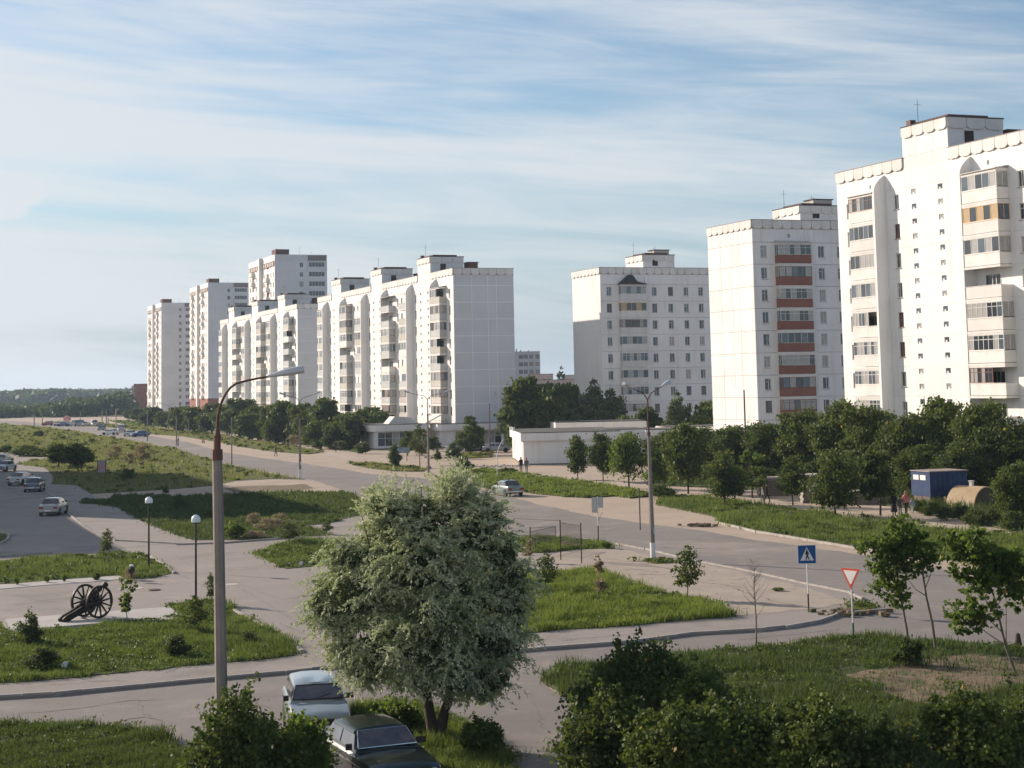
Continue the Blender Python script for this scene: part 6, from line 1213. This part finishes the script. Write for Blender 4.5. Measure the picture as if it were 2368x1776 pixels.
def car_parts(style, body, roofm, simple=False):
    S = STY[style]; L, W, H = S['L'], S['W'] / 2, S['H']; hb, tb, bl = S['hood'], S['trunk'], S['belt']; (c0, c1), (r0, r1) = S['cab'], S['roof']; P = []
    def sec(x, w, zb, zs, zt): return (x, [(0, zb), (w * .90, zb), (w, zb + .12), (w * 1.0, (zb + zs) / 2 + .02), (w * .985, zs - .06), (w * .93, zs), (w * .55, zt), (0, zt + .015)])
    X0, X1 = -L / 2, L / 2
    if style == 'van': secs = [sec(X0, W * .95, .35, 1.1, 1.12), sec(X0 + .1, W, .25, 1.15, 1.16), sec(1.5, W, .25, 1.12, 1.14), sec(X1 - .15, W * .97, .28, .98, 1.0), sec(X1, W * .9, .4, .85, .86)]
    else:
        secs = [sec(X0, W * .90, .42, tb - .10, tb - .07), sec(X0 + .05, W * .95, .34, tb - .04, tb - .01), sec(X0 + .35, W * .985, .26, tb - .02, tb + .02), sec(c0 - .05, W, .22, bl, tb + .03), sec(0, W, .20, bl, bl + .03), sec(c1, W, .20, bl, bl + .03), sec(c1 + .35, W * .99, .22, bl - .02, hb + .02), sec(X1 - .35, W * .975, .24, hb - .10, hb - .04), sec(X1 - .06, W * .95, .30, hb - .15, hb - .11), sec(X1, W * .91, .40, hb - .20, hb - .17)]
    P.append(('body', loft(secs, 8, body, 'body'), (0, 0, 0), None))
    # cabin
    wr = W * .74; ws = W * .90
    def csec(x, w0, z0, w1, z1): return (x, [(0, z0), (w0, z0), (w0 + (w1 - w0) * .9, z0 + (z1 - z0) * .88), (w1 * .93, z1 - .015), (w1 * .5, z1 + .025), (0, z1 + .035)])
    zb = bl + .0
    csecs = [csec(c0, ws, zb, ws * .99, zb + .03), csec(r0, ws, zb, wr, H - .05), csec((r0 + r1) / 2, ws, zb, wr * 1.02, H - .03), csec(r1, ws, zb, wr, H - .06), csec(c1, ws, zb, ws * .99, zb + .03)]
    P.append(('cabin', loft(csecs, 6, roofm, 'cabin', 30), (0, 0, 0), None))
    def pane(a, b, c, d, off):
        n = (Vector(b) - Vector(a)).cross(Vector(d) - Vector(a)).normalized() * off; mb = MB(); mb.quad(*[Vector(p) + n for p in (a, b, c, d)]); return mb.mesh('glass', CARGL, recalc=False)
    def lerp3(p, q, t): return tuple(Vector(p).lerp(Vector(q), t))
    # windscreen / rear glass quads between cabin base and roof edge
    for (nm, xb, xt) in (('windscreen', c1, r1), ('rear_window', c0, r0)):
        s = 1 if nm == 'windscreen' else -1
        B0, B1, T1, T0 = (xb, -ws * .93, zb + .05), (xb, ws * .93, zb + .05), (xt, wr * .90, H - .055), (xt, -wr * .90, H - .055)
        a, b = lerp3(B0, T0, .06), lerp3(B1, T1, .06); c, d = lerp3(B1, T1, .86), lerp3(B0, T0, .86)
        P.append((nm, pane(a, b, c, d, .04) if s > 0 else pane(b, a, d, c, .04), (0, 0, 0), None))
        if not simple:
            t = .02; mb = MB(); pts = [Vector(q) + Vector((.03 * s, 0, .03)) for q in (a, b, c, d, a)]; mb.tube(pts, .016, 5); P.append(('window_trim', mb.mesh('window_trim', TYRE if style != 'classic' else CHROME), (0, 0, 0), None))
    nwin = {'sedan': 2, 'classic': 2, 'wagon': 3, 'van': 3}[style]
    for sg in (1, -1):
        xs0 = c0 + (r0 - c0) * .55 + .08; xs1 = c1 - (c1 - r1) * .45 - .06
        for i in range(nwin):
            u0 = xs0 + (xs1 - xs0) * i / nwin + .04; u1 = xs0 + (xs1 - xs0) * (i + 1) / nwin - .04
            def pt(x, z):
                t = (z - zb) / (H - .05 - zb); return (x, sg * (ws + (wr - ws) * t), z)
            z0, z1 = zb + .06, H - .15; lo0, lo1 = u0 - (.14 if i == 0 else 0), u1 + (.20 if i == nwin - 1 else 0)
            q = [pt(lo0, z0), pt(lo1, z0), pt(u1, z1), pt(u0, z1)]
            if sg > 0: q = [q[1], q[0], q[3], q[2]]
            P.append(('side_window', pane(*q, .022), (0, 0, 0), None))
    for (x, sx) in ((X1 - .72, 1), (X0 + .75, -1)):
        for sg in (1, -1): P.append(('wheel', None, (x, sg * (W - .10), .305), sg))
        for sg in (1, -1): P.append(('wheel_arch', MB().tube([(x, sg * (W - .02), .34), (x, sg * (W + .006), .34)], .36, 18).mesh('wheel_arch', TYRE), (0, 0, 0), None))
    chrome = CHROME if style in ('classic', 'sedan') else mat('black_plastic', (0.03, .03, .03), .6)
    for (x, s) in ((X1, 1), (X0, -1)): P.append(('bumper', MB().box(x - .04 if s > 0 else x - .10, -W * .97, .40, x + .10 if s > 0 else x + .04, W * .97, .53).mesh('bumper', chrome), (0, 0, 0), None))
    P.append(('grille', MB().box(X1 - .01, -W * .55, hb - .36, X1 + .012, W * .55, hb - .21).mesh('grille', BLACKP), (0, 0, 0), None))
    for sg in (1, -1):
        if style == 'classic': P.append(('headlight', MB().tube([(X1 - .05, sg * W * .72, hb - .29), (X1 + .03, sg * W * .72, hb - .29)], .10, 14).mesh('headlight', LIGHTG, 50), (0, 0, 0), None))
        else: P.append(('headlight', MB().box(X1 - .03, sg * W * .74 - .16, hb - .36, X1 + .015, sg * W * .74 + .16, hb - .22).mesh('headlight', LIGHTG), (0, 0, 0), None))
        P.append(('tail_light', MB().box(X0 - .015, sg * W * .72 - .17, tb - .33, X0 + .03, sg * W * .72 + .17, tb - .18).mesh('tail_light', TAILR), (0, 0, 0), None))
        P.append(('mirror', MB().box(c1 - .22, sg * (ws + .02) - .02, zb + .06, c1 - .14, sg * (ws + .02) + .02 + sg * .18, zb + .20).mesh('mirror', BLACKP), (0, 0, 0), None))
    P.append(('number_plate', MB().box(X0 - .112, -.26, .41, X0 - .102, .26, .52).mesh('number_plate', WHITEP), (0, 0, 0), None)); P.append(('number_plate', MB().box(X1 + .102, -.26, .41, X1 + .112, .26, .52).mesh('number_plate', WHITEP), (0, 0, 0), None))
    if not simple:
        P.append(('sill_trim', MB().box(X0 + .6, -W - .008, .30, X1 - .6, -W - .002, .34).box(X0 + .6, W + .002, .30, X1 - .6, W + .008, .34).box(X0 + .3, -W - .008, bl - .22, X1 - .3, -W + .0, bl - .19).box(X0 + .3, W, bl - .22, X1 - .3, W + .008, bl - .19).mesh('sill_trim', chrome), (0, 0, 0), None))
        for sg in (1, -1):
            for x in (c0 + .55, (c0 + c1) / 2 - .02, c1 - .02): P.append(('door_seam', MB().box(x, sg * (W + .001) - .004, .28, x + .014, sg * (W + .001) + .004, bl - .02).mesh('door_seam', BLACKP), (0, 0, 0), None))
            for x in ((c0 + c1) / 2 + .1, c0 + .7): P.append(('door_handle', MB().box(x, sg * (W + .012) - .01, bl - .14, x + .16, sg * (W + .012) + .01, bl - .11).mesh('door_handle', BLACKP), (0, 0, 0), None))
        # wipers
        P.append(('wipers', MB().tube([(c1 + .01, -.1, zb + .09), (c1 - .18, .35, zb + .22)], .008, 4).tube([(c1 + .01, .45, zb + .09), (c1 - .10, .75, zb + .18)], .008, 4).mesh('wipers', BLACKP), (0, 0, 0), None))
    return P
def car(px, py, style, colr, lab, rot, z=.08, roofc=None, simple=False, cat='car', center=None, group=None, nm='parked_car'):
    g = G(px, py, z); key = (style, colr[0], roofc[0] if roofc else '', simple)
    if key not in _cars: _cars[key] = car_parts(style, paint(*colr), paint(*(roofc or colr)), simple)
    o = empty(nm, (g.x, g.y, z), rot, label=lab, cat=cat, group=group)
    for (n, me, loc, sg) in _cars[key]:
        if n == 'wheel':
            w = add('wheel', wheel_t, o, loc, 0 if sg > 0 else math.pi); add('hub_cap', wheel_r, w)
        else: add(n, me, o, loc)
    return o
SILV = ('silver_blue', (0.27, .31, .33)); DKG = ('dark_green', (0.012, .018, .018)); WHT = ('white', (0.62, .62, .60)); GRY = ('steel_blue', (0.13, .20, .26)); SIL2 = ('silver', (0.36, .38, .38)); BLU = ('blue', (0.03, .09, .26)); GRN = ('pale_green', (0.16, .24, .20)); TEA = ('teal_grey', (0.15, .21, .21)); RDD = ('dark_red', (0.25, .04, .03)); BLK = ('black', (0.02, .02, .022))
# front of the car faces +x locally
WG = car(731, 1688, 'wagon', SILV, 'silver blue hatchback with its nose to the camera, under the willow', R_(-79), z=0.01); WG.scale = (1.05, 1.08, 1.03)
BC = car(868, 1812, 'classic', DKG, 'black green old sedan in front of the silver hatchback', R_(-66), z=0.01); BC.scale = (1.06, 1.06, 1.03)
car(124, 1190, 'sedan', SIL2, 'pale silver old sedan nearest in the shaded car park, seen from behind', R_(93)); car(80, 1136, 'sedan', GRY, 'steel blue old sedan behind the nearest pale one', R_(97)); car(50, 1121, 'sedan', WHT, 'white hatch seen half behind the steel blue sedan', R_(80))
car(12, 1090, 'sedan', WHT, 'dark nosed car with pale roof at the left edge', R_(-96), roofc=GRN); car(6, 1073, 'sedan', GRN, 'pale green car farthest back in the car park', R_(-98))
car(1174, 1146, 'sedan', TEA, 'grey green sedan driving away along the road right of the willow', R_(112), z=.01, nm='moving_car')
car(856, 1032, 'classic', WHT, 'white old sedan parked left of the kiosk', R_(-75), z=.01, simple=True); car(1148, 1046, 'sedan', SIL2, 'silver car parked in front of the second shop', R_(5), z=.01, simple=True); car(1106, 1046, 'wagon', BLK, 'dark car parked left of the silver one at the second shop', R_(8), z=.01, simple=True); car(1062, 1045, 'sedan', SIL2, 'pale car parked at the left of the second shop', R_(8), z=.01, simple=True)
far = [(256, 1007, 'sedan', WHT, 160, 'low white car nearest the meadow at the road bend'), (281, 1001, 'van', WHT, -80, 'white van under the pale thick post'), (301, 1010, 'sedan', SIL2, -100, 'small pale car right of the white van'), (324, 1011, 'sedan', BLU, -150, 'blue car with a pale hood by the grey pole'), (235, 996, 'sedan', BLU, -85, 'blue and white car coming down the road'),
       (218, 987, 'van', WHT, -70, 'white minibus farther up the road'), (198, 987, 'sedan', SIL2, -80, 'silver car in the distant jam'), (188, 986, 'wagon', BLK, -60, 'dark car in the distant jam'), (178, 987, 'van', SIL2, -120, 'pale van at the left of the distant jam'), (139, 986, 'sedan', WHT, 170, 'white car at the far left of the jam'), (147, 987, 'sedan', BLU, 175, 'blue car beside the white one at the far left'), (112, 985, 'sedan', RDD, 170, 'reddish car at the end of the line'), (356, 985, 'sedan', WHT, 10, 'white car parked below the towers')]
for (x, y, st, c, r, lab) in far: car(x, y - 1, st, c, lab, R_(r), z=.01, simple=True, group='distant cars at the end of the road')
g = G(155, 984); o = empty('parasol', (g.x, g.y, 0), label='tilted white and red parasol at the far end of the road', cat='parasol'); add('pole', MB().tube([(0, 0, 0), (0, 0, 2.2)], .04, 5).mesh('pole', WHITEP), o)
cn = add('canopy', MB().lathe([(.001, .5), (.6, .35), (1.2, 0)], 10).mesh('canopy', [mat('parasol_cloth', (0.7, .5, .45), .8, (0.5, .1, .08), 2.0)], 60), o, (0, 0, 2.1)); cn.rotation_euler = (1.0, .6, 0)

# ------------------------------------------------------------------ container, vault, sheds
g = G(2153, 1172); o = empty('storage_container', (g.x, g.y, 0), R_(20), label='peeling blue metal container raised on brick piers', cat='container')
BLC = mat('peeling_blue', (0.007, .018, .075), .7, (0.012, .045, .12), 1.2, patches=[((0.45, .33, .22), 2.4, .66, .72)])
add('box', MB().box(0, 0, .75, 3.4, 2.6, 2.65).mesh('box', BLC), o); add('roof', MB().box(-.06, -.06, 2.652, 3.46, 2.66, 2.72).mesh('roof', mat('pale_tin', (0.30, .25, .23), .7)), o)
for y in (.55, 1.5): add('end_panel', MB().box(-.03, y, 2.0, -.002, y + .75, 2.38).mesh('end_panel', WHITEP), o)
for i in range(7): add('rib', MB().box(.25 + i * .45, -.03, 1.2, .32 + i * .45, -.002, 2.6).mesh('rib', BLC), o)
for (a, b) in ((0, .7), (1.0, 1.2), (2.8, 3.2)): add('pier', MB().box(a, .1, 0, b, 2.3, .747).mesh('pier', mat('old_brick', (0.20, .14, .11), .95, (0.13, .11, .09), 2.0, bump=.8, bscale=8)), o)
g = G(2228, 1176); o = empty('vaulted_shelter', (g.x, g.y, 0), R_(-53), label='tan half round metal shelter with a square flue', cat='shelter'); VT = mat('tan_metal', (0.40, .31, .19), .6, (0.30, .2, .11), 1.0, patches=[((0.2, .10, .05), 2.0, .62, .75)])
pr = [(-1.65 * math.cos(t), 1.65 * math.sin(t)) for t in [i * math.pi / 16 for i in range(17)]]; pi_ = [(a * .95, b * .95) for a, b in pr[::-1]]
add('vault', MB().prism([(a + 1.2, b) for a, b in pr + pi_], -1.3, 1.3, 'x').mesh('vault', VT, 30), o)
add('end_wall', MB().prism([(a * .94 + 1.2, b * .94) for a, b in pr], 1.1, 1.18, 'x').mesh('end_wall', mat('dark_gap', (0.05, .05, .04), .9)), o)
add('flue', MB().box(-.2, 1.05, 1.6, .05, 1.3, 2.0).box(-.24, 1.0, 1.98, .09, 1.35, 2.05).mesh('flue', GREYST), o)
g = G(2364, 1190); o = empty('white_booth', (g.x, g.y, 0), R_(10), label='crumbling white booth cut by the right edge of the view', cat='booth'); add('wall', MB().box(0, 0, 0, 2.2, 2, 1.9).mesh('wall', W_WALL), o); add('roof', MB().prism([(-.15, 1.9), (2.3, 1.9), (1.6, 2.35), (.3, 2.3)], -.1, 2.1, 'y').mesh('roof', mat('orange_tile', (0.45, .25, .15), .8)), o)
def brick_wall(px, py, W, Hh, lab, rot=0.0):
    g = G(px, py); o = empty('brick_shed', (g.x, g.y, 0), rot, label=lab, cat='shed'); OB = MATS['old_brick']; bh = .22; bw = .52; brick = cached(('brk',), lambda: MB().box(.01, 0, .01, bw - .01, .2, bh - .01).mesh('block', OB))
    add('core', MB().box(.02, .03, 0, W - .02, 1.8, Hh - .02).mesh('core', mat('mortar', (0.3, .27, .24), .95)), o)
    for j in range(int(Hh / bh)):
        for i in range(int(W / bw)): add('block', brick, o, (i * bw + (j % 2) * .12 - .06, -.02 + rnd.uniform(0, .012), j * bh))
    add('roof', MB().box(-.15, -.15, Hh, W + .15, 1.9, Hh + .1).mesh('roof', mat('asbestos', (0.42, .36, .33), .9)), o)
brick_wall(1757, 1148, 2.6, 1.5, 'low pinkish brick shed glimpsed between the young trees'); brick_wall(1858, 1164, 3.2, 2.2, 'taller old brick shed behind the two stemmed young tree'); brick_wall(1975, 1168, 2.6, 1.0, 'low brick wall behind the spreading young tree')
# rubble mound, heaps, small litter
def rubble(px, py, n, sp, lab, seed, m=CONC_L):
    g = G(px, py); r = random.Random(seed); mb = MB()
    for i in range(n):
        x, y = r.gauss(0, sp), r.gauss(0, sp * .6); s = r.uniform(.05, .22); mb.box(x, y, 0, x + s * 1.5, y + s, s * .8, rot=r.uniform(0, 3))
    add('rubble', mb.mesh('rubble', m), None, (g.x, g.y, .05), label=lab, cat='rubble', kind='stuff')
rubble(1150, 1080, 60, 2.0, 'broken stones at the foot of the white shop wall', 1); rubble(935, 1080, 25, 1.0, 'rubble under the information board', 2); rubble(1960, 1422, 50, .7, 'broken kerb debris by the yield sign', 3, SOIL); rubble(1610, 1218, 40, .6, 'dark debris on the far road shoulder', 4, SOIL); rubble(1030, 1060, 40, 2.0, 'earth heap between the shops and the verge', 6, SOIL)
rubble(2215, 1640, 10, .3, 'scraps of litter among the bottom right bushes', 7, WHITEP)
for (x, y, lab) in ((142, 1541, 'white scrap of paper on the front lawn'), (692, 1305, 'white rag on the small lawn island'), (562, 1478, 'pale scrap near the small dark shrub')):
    g = G(x, y, .2); mb = MB(); r = random.Random(x)
    for i in range(3): a = r.uniform(0, 3); mb.prism([(0, 0), (.16, .03), (.18, .2), (.05, .24), (-.04, .12)], .1 + i * .05, .12 + i * .05, 'y')
    add('litter', mb.mesh('litter', WHITEP), None, (g.x, g.y, .12), label=lab, cat='litter')
g = G(2355, 1492, .1); add('stump', MB().lathe([(.15, 0), (.11, .2), (.08, .4), (.001, .45)], 9).mesh('stump', BARK, 50), None, (g.x, g.y, .1), label='small stump at the right edge of the road', cat='stump')
# earth bank in the middle of the sandy path
# ------------------------------------------------------------------ people
SKIN = mat('skin', (0.45, .27, .19), .6)
def person(px, py, h, lab, top, legs, hair, rot=0.0, stride=.18, skirt=False, arms=(.12, .1), z=.02, cat='person', bag=None, hat=None, lean=0.0):
    g = G(px, py, z); s = h / 1.75; mb = bpy.data.meshes.new('p'); J = {}; V = []; E = []; Rr = []
    def v(p, r): V.append(Vector(p) * s); Rr.append(r * s); return len(V) - 1
    pel = v((0, 0, .95), .13); ch = v((lean * .5, 0, 1.2), .13); sh = v((lean, 0, 1.40), .12); nk = v((lean, 0, 1.50), .055); hd = v((lean + .01, 0, 1.60), .085); ht = v((lean + .01, 0, 1.70), .075); E += [(pel, ch), (ch, sh), (sh, nk), (nk, hd), (hd, ht)]
    for sg in (1, -1):
        hp = v((0, sg * .09, .88), .095); kn = v((stride * sg * .6 + .02, sg * .09, .50), .065); an = v((stride * sg * .9 - (.05 if sg < 0 else 0), sg * .09, .09), .045); to = v((stride * sg * .9 + .12, sg * .10, .04), .04); E += [(pel, hp), (hp, kn), (kn, an), (an, to)]
        s1 = v((lean, sg * .18, 1.39), .062); el = v((lean - arms[0] * sg, sg * .23, 1.12), .045); wr = v((lean + arms[1] - arms[0] * sg * .6, sg * .23, .88), .034); hn = v((lean + arms[1] * 1.1 - arms[0] * sg * .5, sg * .23, .78), .038); E += [(sh, s1), (s1, el), (el, wr), (wr, hn)]
    mb.from_pydata(V, E, []); t = bpy.data.objects.new('tmp', mb); col.objects.link(t); sk = t.modifiers.new('s', 'SKIN'); mb.skin_vertices[0].data[0].use_root = True
    for i, r in enumerate(Rr): mb.skin_vertices[0].data[i].radius = (r, r * (1.15 if i in (1, 2) else 1))
    ss = t.modifiers.new('u', 'SUBSURF'); ss.levels = 1; ss.render_levels = 1
    dg = bpy.context.evaluated_depsgraph_get(); me = bpy.data.meshes.new_from_object(t.evaluated_get(dg)); bpy.data.objects.remove(t); me.name = 'body'; me.materials.clear()
    for m in (SKIN, top, legs, BLACKP): me.materials.append(m)
    for p in me.polygons:
        c = p.center / s; p.use_smooth = True; p.material_index = 0 if c.z > 1.47 else 3 if c.z < .08 else 2 if (c.z < .93 and abs(c.y) < .19) else 0 if (c.z < .85) else 1
    o = empty('person', (g.x, g.y, z), rot, label=lab, cat='person'); add('body', me, o)
    add('hair', MB().lathe([(.001, 1.775), (.06, 1.76), (.098, 1.70), (.10, 1.63), (.085, 1.56)], 10, c=(lean - .01, 0, 0)).mesh('hair', hair, 60), o, (0, 0, 0)).scale = (s, s, s)
    if skirt: add('skirt', MB().lathe([(.14, 1.02), (.19, .85), (.25, .45), (.26, .32)], 12).mesh('skirt', legs, 60), o).scale = (s, s, s)
    if bag: add('bag', MB().box(-.15, .26, .40, .18, .36, .72).mesh('bag', bag), None, (g.x, g.y, z), rot, label='bag carried by the ' + lab[:40], cat='bag')
    return o
CB = mat('cloth_black', (0.022, .02, .022), .9); CR = mat('cloth_red', (0.45, .07, .06), .9, (0.6, .3, .28), 12.0); CO = mat('cloth_orange', (0.55, .10, .04), .9); CBL = mat('cloth_blue', (0.05, .08, .16), .9); CG = mat('cloth_grey', (0.10, .11, .12), .9); CW = mat('cloth_white', (0.5, .5, .5), .9); HB = mat('hair_brown', (0.10, .05, .03), .8); HD = mat('hair_dark', (0.025, .018, .015), .8); HF = mat('hair_fair', (0.35, .22, .12), .8); CLB = mat('cloth_lightblue', (.25, .35, .5), .9)
person(1205, 1092, 1.72, 'person in dark clothes with reddish hair, left of the pair by the white shop', CB, CB, mat('hair_red', (.3, .06, .03), .8), R_(95), .12)
person(1218, 1094, 1.70, 'person in grey with an orange scarf, right of the pair by the white shop', CG, mat('cloth_grey2', (.16, .17, .19), .9), CO, R_(85), .15); 
person(638, 1056, 1.74, 'lone person in black crossing the sandy shoulder', CB, CB, HD, R_(180), .2)
person(412, 1031, 1.7, 'person in a blue coat beside the dark pole at the road', CBL, CBL, HB, R_(200), .1)
person(776, 1045, 1.72, 'dark dressed person on the left of the pair by the hedge', CB, CB, HD, R_(-90), .12); person(787, 1043, 1.74, 'dark dressed person on the right of the pair by the hedge', CB, mat('cloth_brown', (.1, .06, .05), .9), HD, R_(-100), .12)
person(666, 1034, 1.6, 'dim person on the path under the flowering bush', CB, CG, HD, R_(100), .1)
person(2068, 1194, 1.72, 'woman in a long black dress at the left of the group on the path', CB, CB, HB, R_(70), .05, skirt=True)
person(2082, 1192, 1.45, 'child in dark clothes walking in the middle of the group', CG, CG, HD, R_(70), .12)
person(2096, 1190, 1.70, 'woman in a red and pink top in the group on the path', CR, CB, HF, R_(60), .16)
person(2110, 1188, 1.15, 'small child in light blue at the right of the group', CLB, CW, HF, R_(60), .1)
person(1774, 1166, 1.75, 'person in black walking under the young trees', CB, CB, HD, R_(-20), .24); person(1764, 1163, 1.3, 'child in white beside the person under the trees', CW, CG, HF, R_(-20), .1)
# moped rider on the far shoulder
g = G(470, 1025); o = empty('moped', (g.x, g.y, 0), R_(-60), label='small moped on the far side of the road', cat='moped')
for x in (-.5, .5): add('wheel', MB().tube([(x, -.04, .26), (x, .04, .26)], .26, 12).mesh('wheel', TYRE), o)
add('frame', MB().tube([(-.5, 0, .3), (-.1, 0, .5), (.35, 0, .75), (.5, 0, .3)], .06, 6).tube([(.35, -.25, .95), (.35, .25, .95)], .02, 5).box(-.5, -.12, .55, .1, .12, .72).mesh('frame', RDD and paint(*RDD)), o)

# ------------------------------------------------------------------ haze: the air between here and the far woods
hz = bpy.data.materials.new('air'); hz.use_nodes = True; ht = hz.node_tree; ht.nodes.clear(); ho = ht.nodes.new('ShaderNodeOutputMaterial'); hv = ht.nodes.new('ShaderNodeVolumePrincipled')
hv.inputs['Color'].default_value = (0.62, 0.80, 1.0, 1); hv.inputs['Density'].default_value = 0.00012; hv.inputs['Anisotropy'].default_value = 0.3; ht.links.new(hv.outputs[0], ho.inputs['Volume'])
hm = MB().box(-2550, -70, -1.5, 2550, 4560, 62).mesh('haze', hz); add('haze', hm, kind='stuff', label='pale blue haze that softens the distance', cat='haze')
